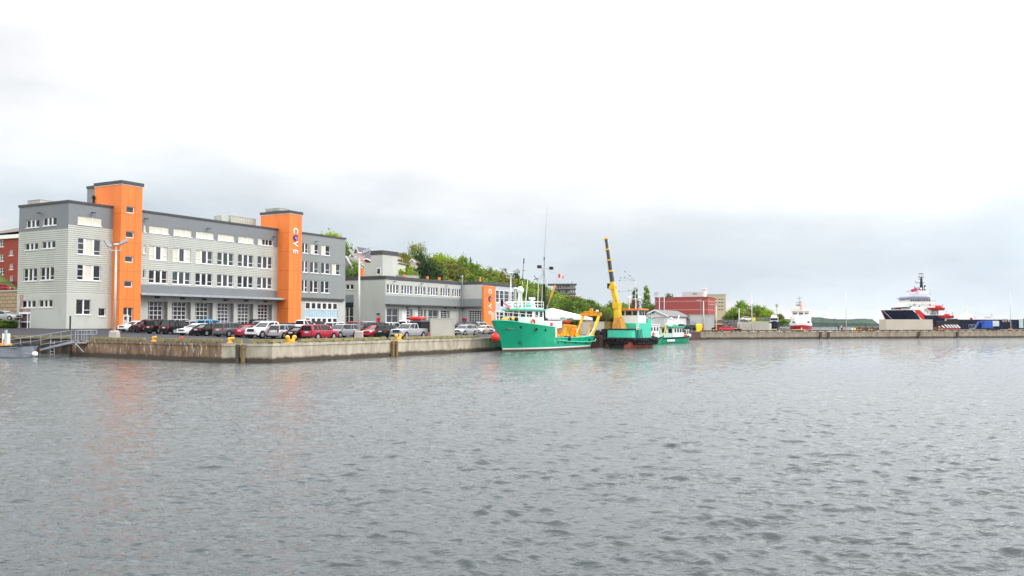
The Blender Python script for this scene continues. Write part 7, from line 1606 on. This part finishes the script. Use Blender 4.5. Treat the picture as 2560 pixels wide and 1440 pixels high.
farwood('island_wood', 'long low wooded island on the horizon behind the pier', 2025, 2192, 1500, [(2025, 793), (2040, 794), (2052, 794), (2075, 798), (2120, 799), (2160, 797), (2178, 799), (2186, 805), (2192, 811)], 2)
farwood('island_wood', 'low wooded shore just left of the red and white ship', 1950, 1975, 1500, [(1950, 799), (1975, 798)], 3)
# ------------------------------------------------------------------ pier and shore furniture on the right
def pier_pole(u, back, vt, w_, label, name='lamp_pole', arm=True, red=True, vb=None):
    p, D2 = pier_pt(u, back); H_ = atY(u, vt, p.y).z-TOP; r = thing(name, label, 'lamp pole' if arm else 'pole', (p.x, p.y, TOP))
    b = MB(); b.sm = True; b.tube((0, 0, 0), (0, 0, H_), w_, w_*.6, 10); b.build('pole', M['poleg'], r)
    if red: b = MB(); b.tube((0, 0, 0), (0, 0, 1.9), w_*1.5, w_*1.3, 10); b.build('red_guard', mat('faded_red_guard', (.55, .20, .15), .6, var=.2, vs=3), r)
    if arm: b = MB(); b.tube((0, 0, H_-.1), (-1.2, 0, H_+.2), .05, .05, 6); b.box(-1.8, -.9, -.2, .2, H_+.12, H_+.30); b.build('lamp_arm', M['metal'], r)
    return r
pier_pole(1807, 9, 753, .17, 'tall pale pole with red foot in front of the beige office block')
pier_pole(1855.5, 12, 763, .15, 'lamp pole with red foot in front of the green trees')
pier_pole(1893, 8, 770, .17, 'pale pole with red foot, left one of a close pair')
pier_pole(1897.5, 3, 738, .13, 'tallest thin pole rising above the trees, right one of a close pair', 'mast_pole', False, False)
pier_pole(2126, 1.5, 731, .11, 'thin tall pole standing on the pier beside three people', 'mast_pole', False, False)
pier_pole(2551, 3, 728, .10, 'thin whip pole at the far right of the pier', 'mast_pole', False, False)
p = atY(1942, 760, 330); b = MB(); b.tube((0, 0, 0), (0, 0, p.z-TOP-.5), .12, .12, 6); b.box(-.4, .4, -.4, .4, p.z-TOP-1.2, p.z-TOP); o = b.build('beacon_mast', M['unit']); o.location = (p.x, p.y, TOP); tag(o, 'slim lattice beacon mast left of the red and white ship', 'mast')
# cars on the right shore
for u, D, ty, col, ang, lb in [(1736, 222, 'suv', 'black', .35, 'black car in front of the pale box building'), (1801, 226, 'suv', 'black', 2.2, 'dark van right of the pale box building under an orange roof box'), (1819, 224, 'sedan', 'brightred', -.2, 'bright red car on the pier near the rocky bank'), (1888-20, 292, 'sedan', 'white', .1, 'white car parked on top of the rocky bank'), (1700, 214, 'pickup', 'darkgrey', .3, 'dark vehicle behind the bow rail of the pilot boat')]:
    p = atY(u, 811, D); z = 3.9 if D == 292 else TOP+.02
    if D == 292: z = atY(u, 802.5, D).z
    car(ty, col, (p.x, p.y, z), ang, lb, group=None)
p = atY(1798, 811, 226); b = MB(); b.box(-.9, .9, -.5, .5, 0, .28); o = b.build('roof_box', M['orangepaint'], bevel=.06); o.location = (p.x-.2, p.y, TOP+1.76); tag(o, 'orange roof box on top of the dark van by the pier', 'roof box')
# rocky bank
z0 = TOP-.1; RK = mat('dark_rock', (.11, .10, .10), .9, var=.5, vs=1.2, bump=.5)
b = MB(); rg = np.random.default_rng(21)
A_, B_ = atY(1786, 811, 262), atY(1882, 811, 268)
for i in range(420):
    f = rg.random(); q_ = A_.lerp(B_, f); lv = rg.random(); s_ = rg.uniform(.35, .95); c = Vector((q_.x, q_.y+lv*9, z0+.2+lv*2.9)); vv = []
    for k in range(8): vv.append(c+Vector(((1 if k & 1 else -1)*s_*rg.uniform(.6, 1), (1 if k & 2 else -1)*s_*rg.uniform(.6, 1), (1 if k & 4 else -1)*s_*.6*rg.uniform(.6, 1))))
    b.add(vv, [(0, 1, 3, 2), (4, 6, 7, 5), (0, 4, 5, 1), (1, 5, 7, 3), (3, 7, 6, 2), (2, 6, 4, 0)])
o = b.build('rock_armour', RK); tag(o, 'heap of dark armour rocks forming the bank behind the pier lamps', 'rocks', kind='stuff')
b = MB(); b.add([(A_.x-4, A_.y-2, TOP-.05), (B_.x+8, B_.y-2, TOP-.05), (B_.x+8, B_.y+10, 4.6), (A_.x-4, A_.y+10, 4.6), (B_.x+8, B_.y+70, 4.9), (A_.x-4, A_.y+70, 4.9)], [(0, 1, 2, 3), (3, 2, 4, 5)]); struct(b.build('embankment', M['grass']))
b = MB(); A2, B2_ = atY(1878, 811, 262), atY(1926, 811, 246); b.beam((A2.x, A2.y, TOP+1.1), (B2_.x, B2_.y, TOP+1.1), .6, 2.2); b.beam((A2.x-3, A2.y+4, TOP+1.5), (A2.x, A2.y, TOP+1.1), .6, 2.4); o = b.build('concrete_wall', M['concpale']); tag(o, 'low grey concrete wall at the right end of the rocky bank', 'wall')
b = MB()
for i in range(22): q_ = A2.lerp(B2_, i/21); b.tube((q_.x, q_.y, TOP+2.2), (q_.x, q_.y, TOP+3.9), .04, .04, 4)
b.beam((A2.x, A2.y, TOP+3.9), (B2_.x, B2_.y, TOP+3.9), .06, .06); b.beam((A2.x, A2.y, TOP+3.0), (B2_.x, B2_.y, TOP+3.0), .04, .04); o = b.build('mesh_fence', M['metal']); tag(o, 'tall wire fence on the low concrete wall', 'fence')
p = atY(1884, 811, 285); b = MB(); b.box(-.55, .55, -.5, .5, 0, 1.2); b.box(-.6, .6, -.55, .55, 1.2, 1.3); o = b.build('yellow_box', mat('bright_yellow', (.85, .68, .0))); o.location = (p.x, p.y, 4.7); tag(o, 'small yellow box on top of the rocky bank beside the white car', 'box')
p, _ = pier_pt(1872, 5); b = MB(); b.box(-.9, .9, -.4, .4, .3, .75); b.tube((-.5, -.5, .3), (-.5, .5, .3), .3, .3, 12); b.tube((.7, -.5, .3), (.7, .5, .3), .3, .3, 12); b.beam((.2, 0, .7), (.5, 0, 1.6), .1, .1); o = b.build('cart', M['black']); o.location = (p.x, p.y, TOP); tag(o, 'small dark wheeled cart on the pier between two lamp poles', 'cart')
# boat on a trailer
p = atY(1935, 811, 262); f = Fr(p.x-.5, p.y, TOP, 1.1); r = thingF('trailered_boat', 'dark hulled boat with white cabin seen end on, standing ashore left of the red ship', 'boat', Fr(p.x+1, p.y+3, TOP, -1.87))
b = MB(); b.sm = True; b.loft(hull_rings(0, [(0, 1.5, 1.2, 2.3, .5), (3, 1.7, 1.3, 2.4, .5), (5.5, 1.3, .7, 2.6, .6), (7, .1, .05, 2.9, 1.3)], (1.6, 1.0)), True); b.build('hull', M['navy'], r, smooth=True)
b = MB(); b.box(.8, 4.2, -1.2, 1.2, 2.2, 3.9); b.box(.6, 4.4, -1.35, 1.35, 3.9, 4.05); b.box(2, 2.6, -.9, .9, 4.05, 4.6); b.build('cabin', M['boatwhite'], r, bevel=.05); b = MB(); b.box(4.15, 4.25, -1.05, 1.05, 3.1, 3.7); b.build('windscreen', M['glass'], r)
for x in (1.5, 4.5):
    for y in (-1, 1): b = MB(); b.beam((x, y, 0), (x, y*.7, 1.0), .15, .15); b.build('cradle_leg', M['brown'], r)
b = MB(); b.sm = True; b.tube((1.2, -1.2, .3), (1.2, -1.0, .3), .35, .35, 12); b.tube((1.2, 1.0, .3), (1.2, 1.2, .3), .35, .35, 12); b.build('trailer_wheels', M['tyre'], r)

# ------------------------------------------------------------------ red and white ship, bow towards us
D = 326; p = atY(2003, 811, D); f = Fr(p.x, p.y, 0, -1.88); r = thingF('red_white_ship', 'white ship with red hull seen bow on behind the pier', 'ship', f)
r.scale = (1, .80, 1.08)
SR = mat('ship_red', (.50, .012, .03), .4, var=.12, vs=.6); WS = M['boatwhite']; k = D/F
S = [(-30, 5.0, 4.8, 3.0, -1), (-10, 5.3, 5.1, 3.0, -1), (-4, 5.1, 4.4, 2.9, -1), (0, 4.2, 2.6, 2.9, -1), (3, 2.4, 1.0, 3.0, -1), (5.5, .15, .05, 3.1, -.5, 4.5)]
b = MB(); b.sm = True; b.loft(hull_rings(0, S, (1.5, .3)), True); b.build('hull', SR, r, smooth=True)
zz = lambda v: HV and (EYE+(HV-v)*k)
b = MB(); b.loft([[(x, -bd*1.0, zd+.0), (x, -bd*.99, zd+.9), (x, bd*.99, zd+.9), (x, bd*1.0, zd+.0)] for x, bd, _, zd, *_ in S[:5]], True); b.build('white_bulwark', WS, r)
def deckblock(nm, x0, x1, hw, z0_, z1_, m=WS): b = MB(); b.prism([(x0, -hw), (x1-1.4, -hw), (x1-.3, -hw*.55), (x1, 0), (x1-.3, hw*.55), (x1-1.4, hw), (x0, hw)], z0_, z1_); return b.build(nm, m, r, bevel=.05)
deckblock('main_deckhouse', -22, -1.0, 4.6, 3.0, zz(797)); deckblock('upper_deckhouse', -20, -1.6, 4.9, zz(797), zz(793)); deckblock('wheelhouse', -14, -2.4, 4.0, zz(793), zz(785.5)+.5); deckblock('wheelhouse_roof', -14.3, -2.0, 4.3, zz(785.5)+.5, zz(784)+.5)
zw0, zw1 = zz(792.5)+.5, zz(789.3)+.6
for y in (-3.1, -2.2, 2.2, 3.1, -.5, .5): b = MB(); xx = -2.2 if abs(y) < 1 else (-2.75 if abs(y) < 2.5 else -3.2); b.box(xx-.6, xx+.12, y-.38, y+.38, zw0, zw1); b.build('bridge_window', M['glass'], r)
for y in (-3.4, 3.4): b = MB(); b.box(-1.9, -1.2, y-.5, y+.5, 3.4, 4.4); b.build('deck_opening', M['black'], r)
b = MB(); b.box(4.3, 5.2, -.25, .25, 1.5, 3.6); b.build('white_stem_mark', WS, r)
for y in (-1, 1): b = MB(); b.tube((-3, y*5.0, zz(800)), (-3, y*5.0, zz(792)), .05, .05, 5); b.tube((-14, y*5.0, zz(792)), (-3, y*5.0, zz(792)), .05, .05, 5); b.tube((-14, y*5.0, zz(795)), (-3, y*5.0, zz(795)), .05, .05, 5); b.build('side_railing', WS, r)
b = MB(); b.tube((-5, .15, zz(785)), (-5, .15, zz(757)), .45, .3, 10); b.box(-5.3, -4.7, -1.2, .9, zz(770), zz(769)); b.build('signal_mast', mat('faded_pink_mast', (.62, .30, .24), .5), r)
b = MB(); b.tube((-6, -.6, zz(770)), (-6, -.6, zz(746)), .1, .06, 6); b.box(-6.1, -5.9, -1.8, .6, zz(751)-.05, zz(751)+.05); b.box(-6.1, -5.9, -2.2, .2, zz(762), zz(761)); b.build('top_mast', M['black'], r)
b = MB(); b.box(-9, -6.5, -2.0, -.4, zz(786), zz(768)); b.build('funnel', WS, r); b = MB(); b.box(-9.1, -6.4, -2.1, -.3, zz(768), zz(766)); b.build('funnel_top', mat('dark_green_cap', (.03, .06, .03)), r)
b = MB(); b.box(-6.1, -6.0, -4.2, 2.8, zz(778), zz(777.4)); b.tube((-6, 2.6, zz(784)), (-6, 2.6, zz(774)), .1, .1); b.tube((-6, -2.8, zz(784)), (-6, -2.8, zz(774)), .1, .1); b.build('yard', M['metal'], r)
for y in (2.5, -2.7): b = MB(); b.box(-6.2, -5.6, y-.3, y+.3, zz(780), zz(774)); b.build('yellow_float', mat('pale_yellow', (.65, .6, .12)), r)
b = MB(); b.sm = True; b.ball((-4, -3.4, zz(787)+.2), .45, .45, .9); b.build('red_lifesaver', M['red'], r)
b = MB(); b.beam((-8, -3.0, zz(782)), (-8, -6.0, zz(773)), .15, .15); b.beam((-8, -4, zz(790)), (-8, -3.2, zz(778)), .2, .2); b.build('davit_crane', WS, r)
b = MB(); b.sm = True; b.ball((-5.2, .2, zz(767)), .3); b.build('mast_lamp', M['black'], r)

# ------------------------------------------------------------------ navy supply ship with red and white stripe
D = 322; k = D/F; XX = lambda u: (u-1280)*k; ZZ = lambda v: EYE+(HV-v)*k
x0 = XX(2386); f = Fr(x0, D, 0, math.pi); r = thingF('supply_ship', 'navy blue ship with red diagonal stripe and white superstructure behind the concrete block', 'ship', f)
lx = lambda u: x0-XX(u)      # local x grows to the left (towards the bow)
zbow = ZZ(775.5); zmid = ZZ(775.5)
NV = mat('navy_hull_paint', (.012, .02, .055))
xb_ = lx(2203); xbw = lx(2225)
S = [(lx(2345), 5.5, 5.2, ZZ(788.5), -1), (lx(2327), 6, 5.6, ZZ(788.5), -1), (lx(2292)-.3, 6, 5.6, ZZ(788.5), -1), (lx(2280), 6, 5.5, zmid, -1), (lx(2256), 5.8, 4.4, zmid, -1), (lx(2238), 4.6, 2.6, zmid, -1, lx(2246)), (lx(2218), 2.6, .8, zbow, -1, lx(2235)), (xb_, .1, .05, zbow, -.8, lx(2226))]
b = MB(); b.sm = True; b.loft(hull_rings(0, S, (4.0, 2.2, .8)), True); b.build('hull', NV, r, smooth=True)
b = MB(); pts = [(xb_+.05, 0, zbow), (lx(2226), 0, 1.0)]; b.beam(pts[0], pts[1], .35, .22); b.build('red_stem', M['red'], r)
b = MB(); ra = [(x, bd, zd+.05) for x, bd, _, zd, *_ in S]; b.path(ra, .10, 5); b.path([(x, -y, z) for x, y, z in ra], .10, 5); b.build('bulwark_rail', WS, r)
def stripe(nm, uA, uB, uC, uD, m, off):   # parallelogram laid on the camera side plating, side at local +y
    b = MB(); n = 6; q_ = []
    for i in range(n+1):
        t = i/n; z_ = ZZ(776.2)+(0.3-ZZ(776.2))*t; ua, uc = uA+(uD-uA)*t, uB+(uC-uB)*t
        for u in (ua, uc):
            x = lx(u); fr = max(0, min(1, z_/zmid)); hb = np.interp(-x, [-s[0] for s in S][::1], [s[2]+(s[1]-s[2])*fr**1.3 for s in S]); q_.append((x, hb+off, z_))
    b.add(q_, [(2*i, 2*i+1, 2*i+3, 2*i+2) for i in range(n)]); return b.build(nm, m, r)
xs_sorted = sorted(S, key=lambda s: s[0]); 
def stripe2(nm, uA, uB, shift, m, off):
    b = MB(); n = 8; ns = 4; q_ = []
    for i in range(n+1):
        t = i/n; z_ = ZZ(776.0)+(0.2-ZZ(776.0))*t
        for j in range(ns+1):
            u = uA+(uB-uA)*j/ns+shift*t; x = lx(u); fr = max(0, min(1, z_/zmid)); hb = float(np.interp(x, [s[0] for s in xs_sorted], [s[2]+(s[1]-s[2])*fr**1.3 for s in xs_sorted])); q_.append((x, hb+off, z_))
    w_ = ns+1; b.add(q_, [(i*w_+j, i*w_+j+1, (i+1)*w_+j+1, (i+1)*w_+j) for i in range(n) for j in range(ns)]); return b.build(nm, m, r)
stripe2('white_stripe', 2263, 2285, 50, M['letterwhite'], .05); stripe2('red_stripe', 2266.5, 2281.5, 50, M['red'], .08)
def blk(nm, ua, ub, va, vb_, hw, m=WS, bev=.06, tap=0):
    xa, xc = lx(ub), lx(ua); b = MB(); b.add([(xa, -hw, ZZ(vb_)), (xc, -hw, ZZ(vb_)), (xc, hw, ZZ(vb_)), (xa, hw, ZZ(vb_)), (xa, -hw, ZZ(va)), (xc-tap, -hw, ZZ(va)), (xc-tap, hw, ZZ(va)), (xa, hw, ZZ(va))], [(0, 3, 2, 1), (4, 5, 6, 7), (0, 1, 5, 4), (1, 2, 6, 5), (2, 3, 7, 6), (3, 0, 4, 7)]); return b.build(nm, m, r, bevel=bev)
blk('lower_house', 2255, 2326, 768, 789, 5.2, tap=1.0); blk('upper_house', 2254, 2320, 757, 768, 4.8, tap=.6); blk('bridge', 2259, 2317, 747.5, 757, 4.6, tap=.4)
b = MB()
for i in range(9): u = 2264+i*5.6; x = lx(u); b.box(x-.32, x+.32, 4.5, 4.66, ZZ(753.5), ZZ(749))
b.build('bridge_windows', M['glass'], r)
b = MB(); b.add([(lx(2312), -5, ZZ(747)), (lx(2256), -5, ZZ(747)), (lx(2256), 5, ZZ(747)), (lx(2312), 5, ZZ(747)), (lx(2311), -4, ZZ(742)), (lx(2262), -4, ZZ(742)), (lx(2262), 4, ZZ(742)), (lx(2311), 4, ZZ(742))], [(0, 3, 2, 1), (4, 5, 6, 7), (0, 1, 5, 4), (1, 2, 6, 5), (2, 3, 7, 6), (3, 0, 4, 7)]); b.build('blue_visor', mat('blue_visor', (.09, .10, .20), .5), r)
blk('mast_house', 2290, 2314, 727, 742, 2.2, tap=.5); 
for (u, v) in ((2262.5, 767), (2283, 766.5), (2289, 781), (2302, 780.5)): x = lx(u); b = MB(); b.tube((x, 5.1 if v > 770 else 4.7, ZZ(v)), (x, 5.26 if v > 769 else 5.0, ZZ(v)), .22, .22, 10); b.build('porthole', M['black'], r)
xm = lx(2304.5); b = MB(); b.tube((xm, 0, ZZ(727)), (xm, 0, ZZ(694)), .75, .3, 8); 
for v, w_, o_ in ((720, 2.6, 1.2), (707, 2.3, .8), (698, 1.3, .2), (693.5, 2.0, 0), (684, 1.2, 0)): b.box(xm-w_*.45, xm+w_*.55+o_, -.25, .25, ZZ(v)-.10, ZZ(v)+.10)
for x in (xm-.7, xm, xm+.8): b.tube((x, 0, ZZ(694)), (x, 0, ZZ(683.5)), .09, .06, 5)
b.build('lattice_mast', M['black'], r); b = MB(); b.tube((xm+2.6, 0, ZZ(720)), (xm+2.6, 0, ZZ(716)), .1, .1); b.tube((xm+2.1, 0, ZZ(707)), (xm+2.1, 0, ZZ(703)), .1, .1); b.tube((xm-1.3, 0, ZZ(727)), (xm-1.3, 0, ZZ(713)), .3, .3); b.build('mast_brackets', M['black'], r)
b = MB(); b.sm = True; b.ball((xm+.6, 1, ZZ(722)), .42); b.ball((xm-1.0, 1, ZZ(721)), .38); b.ball((lx(2315), 2, ZZ(744)), .7); b.build('radome', WS, r, smooth=True)
b = MB(); b.beam((lx(2301), 0, ZZ(723)), (lx(2265), 0, ZZ(729.5)), .30, .5, .08, .1); b.beam((lx(2292), 0, ZZ(724)), (lx(2280), 0, ZZ(727)), .7, 1.1); b.build('red_crane_jib', mat('crimson_jib', (.50, .02, .08), .5), r)
def rib(parent, ua, ub, vt, y, label=None, k_=k, ox=None, name='rescue_boat'):
    """small orange red boat lying fore and aft"""
    b = MB(); b.sm = True; xa, xc = lx(ub), lx(ua); z_ = ZZ(vt); L_ = xc-xa; b.loft([[(xa+L_*q_, y-w_, z_), (xa+L_*q_, y-w_*.7, z_-h_), (xa+L_*q_, y, z_-h_*1.25), (xa+L_*q_, y+w_*.7, z_-h_), (xa+L_*q_, y+w_, z_)] for q_, w_, h_ in ((0, 1.1, .8), (.6, 1.15, .85), (.85, .8, .55), (1, .1, .1))], True); return b
o = rib(r, 2300, 2340, 770, 5.6).build('lifeboat', mat('lifeboat_red', (.55, .02, .02), .5), r, smooth=True); b = MB(); b.box(lx(2334), lx(2321), 4.9, 6.3, ZZ(770), ZZ(764.5)); b.build('lifeboat_cabin', M['red'], o, bevel=.1)
b = MB(); b.tube((lx(2338), 5.6, ZZ(770)), (lx(2338), 5.6, ZZ(761)), .12, .12); b.box(lx(2340), lx(2336), 5.4, 5.8, ZZ(763), ZZ(762)); b.beam((lx(2326), 5.2, ZZ(788)), (lx(2326), 5.6, ZZ(774)), .4, .4); b.beam((lx(2313), 5.0, ZZ(788)), (lx(2313), 5.6, ZZ(775)), .4, .4); b.build('davit', M['metal'], r)
b = MB(); b.box(lx(2246), lx(2234), -2, 2, ZZ(775), ZZ(769)); b.build('windlass', M['brown'], r)
b = MB()
for va, ua, ub in ((757, 2250, 2322), (768, 2252, 2330), (742, 2262, 2312)):
    y = 5.25 if va == 768 else 4.9
    b.tube((lx(ua), y, ZZ(va)+1.0), (lx(ub), y, ZZ(va)+1.0), .05, .05, 5); b.tube((lx(ua), y, ZZ(va)+.5), (lx(ub), y, ZZ(va)+.5), .04, .04, 5)
    for i in range(12): x = lx(ua)+(lx(ub)-lx(ua))*i/11; b.tube((x, y, ZZ(va)), (x, y, ZZ(va)+1.0), .05, .05, 4)
b.build('deck_railings', M['metal'], r)
for u, va, vb_ in ((2271, 760, 766), (2309, 760, 766), (2297, 772, 779), (2316, 772, 781)): b = MB(); x = lx(u); b.box(x-.45, x+.45, 4.7, 5.27 if va > 768 else 4.86, ZZ(vb_), ZZ(va)); b.build('side_door', M['unit'], r)
b = MB(); b.box(lx(2322), lx(2308), 5.1, 5.3, ZZ(787), ZZ(782)); b.build('recess_shade_panel', M['reveal'], r)  # flat grey plate, the shade of a recess put into its colour
b = MB()
for u in (2207, 2215, 2223, 2231, 2240, 2248): b.tube((lx(u), 1, zbow-.2), (lx(u), 1, zbow+.9), .05, .05, 4)
b.tube((lx(2207), 1, zbow+.9), (lx(2248), 1, zbow+.9), .05, .05, 4); b.build('bow_railing', WS, r)
b = MB(); b.tube((xb_-.5, 0, zbow), Vector((lx(2165), 30, TOP)), .05, .05, 4); o = b.build('mooring_line', M['metal']); o.location = f.o; o.rotation_euler = (0, 0, f.a); tag(o, 'thin mooring line running from the navy bow down to the pier', 'rope')
for u in (2336, 2345): pass
# ------------------------------------------------------------------ chevron stern ship and long navy hull
D = 308; k = D/F; x0 = XX(2342); 
f = Fr(XX(2400), D, 0, math.pi); lx = lambda u: XX(2400)-XX(u)
r = thingF('chevron_barge', 'black hull with slanted white stripes carrying a small orange red boat', 'ship', f)
b = MB(); b.slab([(lx(2400), -1), (lx(2342), -1), (lx(2342), ZZ(803.5)), (lx(2371), ZZ(802)), (lx(2374), ZZ(798)), (lx(2393), ZZ(797)), (lx(2398), ZZ(803)), (lx(2400), ZZ(812))], -3, 0); b.build('hull', M['black'], r, bevel=.05)
b = MB(); b.box(lx(2400)+.1, lx(2342)-.1, -.1, .06, ZZ(823.5), ZZ(819)); b.build('red_boot_stripe', mat('dark_crimson', (.28, .01, .03)), r)
for i in range(7):
    u = 2346+i*7.3; xa = lx(u); xd = lx(u+8.5); w_ = .55; v0 = 816 if i == 0 else (813.5 if i == 1 else 811.5); fr_ = (819.5-v0)/8.0; xd = lx(u+8.5*fr_); b = MB(); b.add([(xa+w_/2, .05, ZZ(v0)), (xa-w_/2, .05, ZZ(v0)), (xd-w_/2, .05, ZZ(819.5)), (xd+w_/2, .05, ZZ(819.5)), (xa+w_/2, .09, ZZ(v0)), (xa-w_/2, .09, ZZ(v0)), (xd-w_/2, .09, ZZ(819.5)), (xd+w_/2, .09, ZZ(819.5))], [(0, 1, 2, 3), (4, 7, 6, 5), (0, 4, 5, 1), (1, 5, 6, 2), (2, 6, 7, 3), (3, 7, 4, 0)]); b.build('white_chevron', M['letterwhite'], r)
for u in (2368, 2377): b = MB(); b.box(lx(u)-.2, lx(u)+.2, -1.6, -1.2, ZZ(805), ZZ(793)); b.build('boat_cradle_post', WS, r)
f2 = f; r2 = thing('rescue_boat', 'small orange red boat raised on posts above the striped black hull', 'boat', f.o, f.a); o = rib(r2, 2347, 2386, 789, -1.4).build('hull', MC['lifeboat_red'], r2, smooth=True); b = MB(); b.box(lx(2377), lx(2367), -2.0, -.8, ZZ(789), ZZ(784.5)); b.build('console', M['red'], r2, bevel=.1); b = MB(); b.tube((lx(2371), -1.4, ZZ(785)), (lx(2371), -1.4, ZZ(774)), .06, .04); b.tube((lx(2385.5), -1.4, ZZ(789)), (lx(2385.5), -1.4, ZZ(780)), .12, .12); b.build('mast', M['metal'], r2)
# long navy hull
D = 336; k = D/F; f = Fr(XX(2640), D, 0, math.pi); lx = lambda u: XX(2640)-XX(u)
r = thingF('long_navy_ship', 'long low navy hull with white rail running out of frame on the right', 'ship', f)
b = MB(); b.box(0, lx(2396), -10, 0, -1, ZZ(799)); b.build('hull', NV, r, bevel=.1); b = MB(); b.box(0, lx(2374), -10.05, .06, ZZ(799), ZZ(796.3)); b.build('white_rail', WS, r)
b = MB(); b.box(lx(2436), lx(2417), -6, -1, ZZ(799), ZZ(785)); b.build('pilot_house', WS, r, bevel=.08); b = MB(); b.tube((lx(2425), -3, ZZ(785)), (lx(2425), -3, ZZ(762)), .5, .3, 8); b.box(lx(2428), lx(2422), -3.3, -2.7, ZZ(771), ZZ(770)); b.build('mast', mat('cream_mast', (.68, .66, .56), .5), r)
b = MB(); b.tube((lx(2427), .08, ZZ(797)), (lx(2427), .12, ZZ(797)), .55, .55, 12); b.build('red_hatch_mark', mat('dark_crimson', (.28, .01, .03)), r)
b = MB(); b.beam((lx(2434), -2, ZZ(786)), (lx(2446), -2, ZZ(796)), .2, .2); b.build('stay', M['metal'], r)
b = MB(); b.box(lx(2482), lx(2474), -4, -2, ZZ(796), ZZ(791)); b.tube((lx(2489), -3, ZZ(797)), (lx(2489), -3, ZZ(783)), .2, .1); b.box(lx(2491), lx(2487), -3.2, -2.8, ZZ(789), ZZ(786)); b.build('deck_gear', M['unit'], r)
b = MB(); b.box(lx(2517), lx(2504), -.02, .08, ZZ(805), ZZ(798)); b.build('brown_plate', mat('brown_grey_plate', (.25, .18, .15)), r); b = MB(); b.box(lx(2522), lx(2520.3), -.02, .10, ZZ(804.5), ZZ(797)); b.build('white_ladder', WS, r)
b = MB(); b.box(lx(2556), lx(2546), -.02, .3, ZZ(820), ZZ(797)); b.build('pale_column', mat('pale_teal', (.45, .60, .58)), r); b = MB(); b.box(0, lx(2557), -.02, .4, ZZ(820), ZZ(796)); b.build('crimson_panel', mat('dark_crimson', (.28, .01, .03)), r)
# blue lift machine on the pier
p, D2 = pier_pt(2490, 9); k = p.y/F; f = Fr(p.x, p.y, TOP, math.pi); px0 = p.x; r = thingF('boom_lift', 'blue folding boom lift with pale counterweight parked on the pier', 'lift machine', f)
lx = lambda u: px0-(u-1280)*k; lz = lambda v: EYE+(HV-v)*k-TOP; BL2 = mat('lift_blue', (.012, .08, .42), .4)
for u in (2475, 2487):
    for y in (-.9, .9): b = MB(); b.sm = True; b.tube((lx(u), y-.18, .38), (lx(u), y+.18, .38), .38, .38, 16); b.build('wheel', M['tyre'], r)
b = MB(); b.box(lx(2495), lx(2468), -.8, .8, .35, .75); b.build('chassis', M['black'], r)
b = MB(); b.box(lx(2480), lx(2456), -.7, .7, .8, lz(802)); b.build('turntable', BL2, r, bevel=.08); b = MB(); b.box(lx(2493), lx(2477), -.85, .85, lz(816), lz(802.5)); b.build('counterweight', mat('pale_lift_grey', (.52, .58, .62), .4), r, bevel=.12)
b = MB(); b.beam((lx(2458), 0, lz(805)), (lx(2446), 0, lz(805)), .45, .4); b.beam((lx(2446), 0, lz(804.5)), (lx(2438), 0, lz(818.5)), .42, .38); b.beam((lx(2438), 0, lz(818.5)), (lx(2432), 0, lz(821)), .3, .25); b.build('folded_boom', BL2, r, bevel=.03)
b = MB(); b.box(lx(2434), lx(2424), -.6, .6, lz(822), lz(821))
for x in (lx(2434), lx(2424)):
    for y in (-.6, .6): b.tube((x, y, lz(822)), (x, y, lz(812)), .04, .04, 5)
b.path([(lx(2434), -.6, lz(812)), (lx(2424), -.6, lz(812)), (lx(2424), .6, lz(812)), (lx(2434), .6, lz(812)), (lx(2434), -.6, lz(812))], .04, 5); b.build('basket', M['metal'], r)
# pale concrete block on the pier
p, D2 = pier_pt(2224, 1.2); p1, _ = pier_pt(2341, 1.2); Ln = (p1-p).length; a = math.atan2(D2.y, D2.x); f = Fr(p.x, p.y, TOP, a); H_ = f.pix(2226, 798.5)[1]
b = MB(); b.box(0, Ln, 0, 2.6, 0, H_); 
for i in range(5): b.box(Ln*i/5, Ln*i/5+.05, -.02, 0, 0, H_)
o = b.build('concrete_block', mat('block_concrete', (.47, .42, .35), .75, var=.06, vs=.25), bevel=.04); o.location = f.o; o.rotation_euler = (0, 0, a); tag(o, 'long plain pale grey block standing on the pier in front of the navy ship', 'barrier block')
# gulls / small things near the pier end
p, D2 = pier_pt(2145, 1.5)
for u, m_, lb in ((2145, 'boatwhite', 'small white post on the pier left of the yellow drum'), (2152, 'yellow', 'yellow drum on the pier right of the pole')):
    p, _ = pier_pt(u, 2.2); b = MB(); b.sm = True; b.tube((0, 0, 0), (0, 0, .85), .28 if m_ == 'yellow' else .15, .28 if m_ == 'yellow' else .15, 14); o = b.build('drum' if m_ == 'yellow' else 'short_post', M[m_]); o.location = (p.x, p.y, TOP); tag(o, lb, 'drum' if m_ == 'yellow' else 'post')
# ------------------------------------------------------------------ haze over the whole harbour
hm = bpy.data.materials.new('haze'); hm.use_nodes = True; hm.node_tree.nodes.clear()
ho = hm.node_tree.nodes.new('ShaderNodeOutputMaterial'); hv = hm.node_tree.nodes.new('ShaderNodeVolumePrincipled'); hv.inputs['Color'].default_value = (.93, .95, .98, 1); hv.inputs['Density'].default_value = .00005; hv.inputs['Anisotropy'].default_value = .2
hm.node_tree.links.new(hv.outputs[0], ho.inputs['Volume'])
b = MB(); b.box(-9100, 9100, -650, 14100, -1.7, 48); o = b.build('haze', hm); o['kind'] = 'stuff'; o['label'] = 'thin pale haze over the water and the far shore'
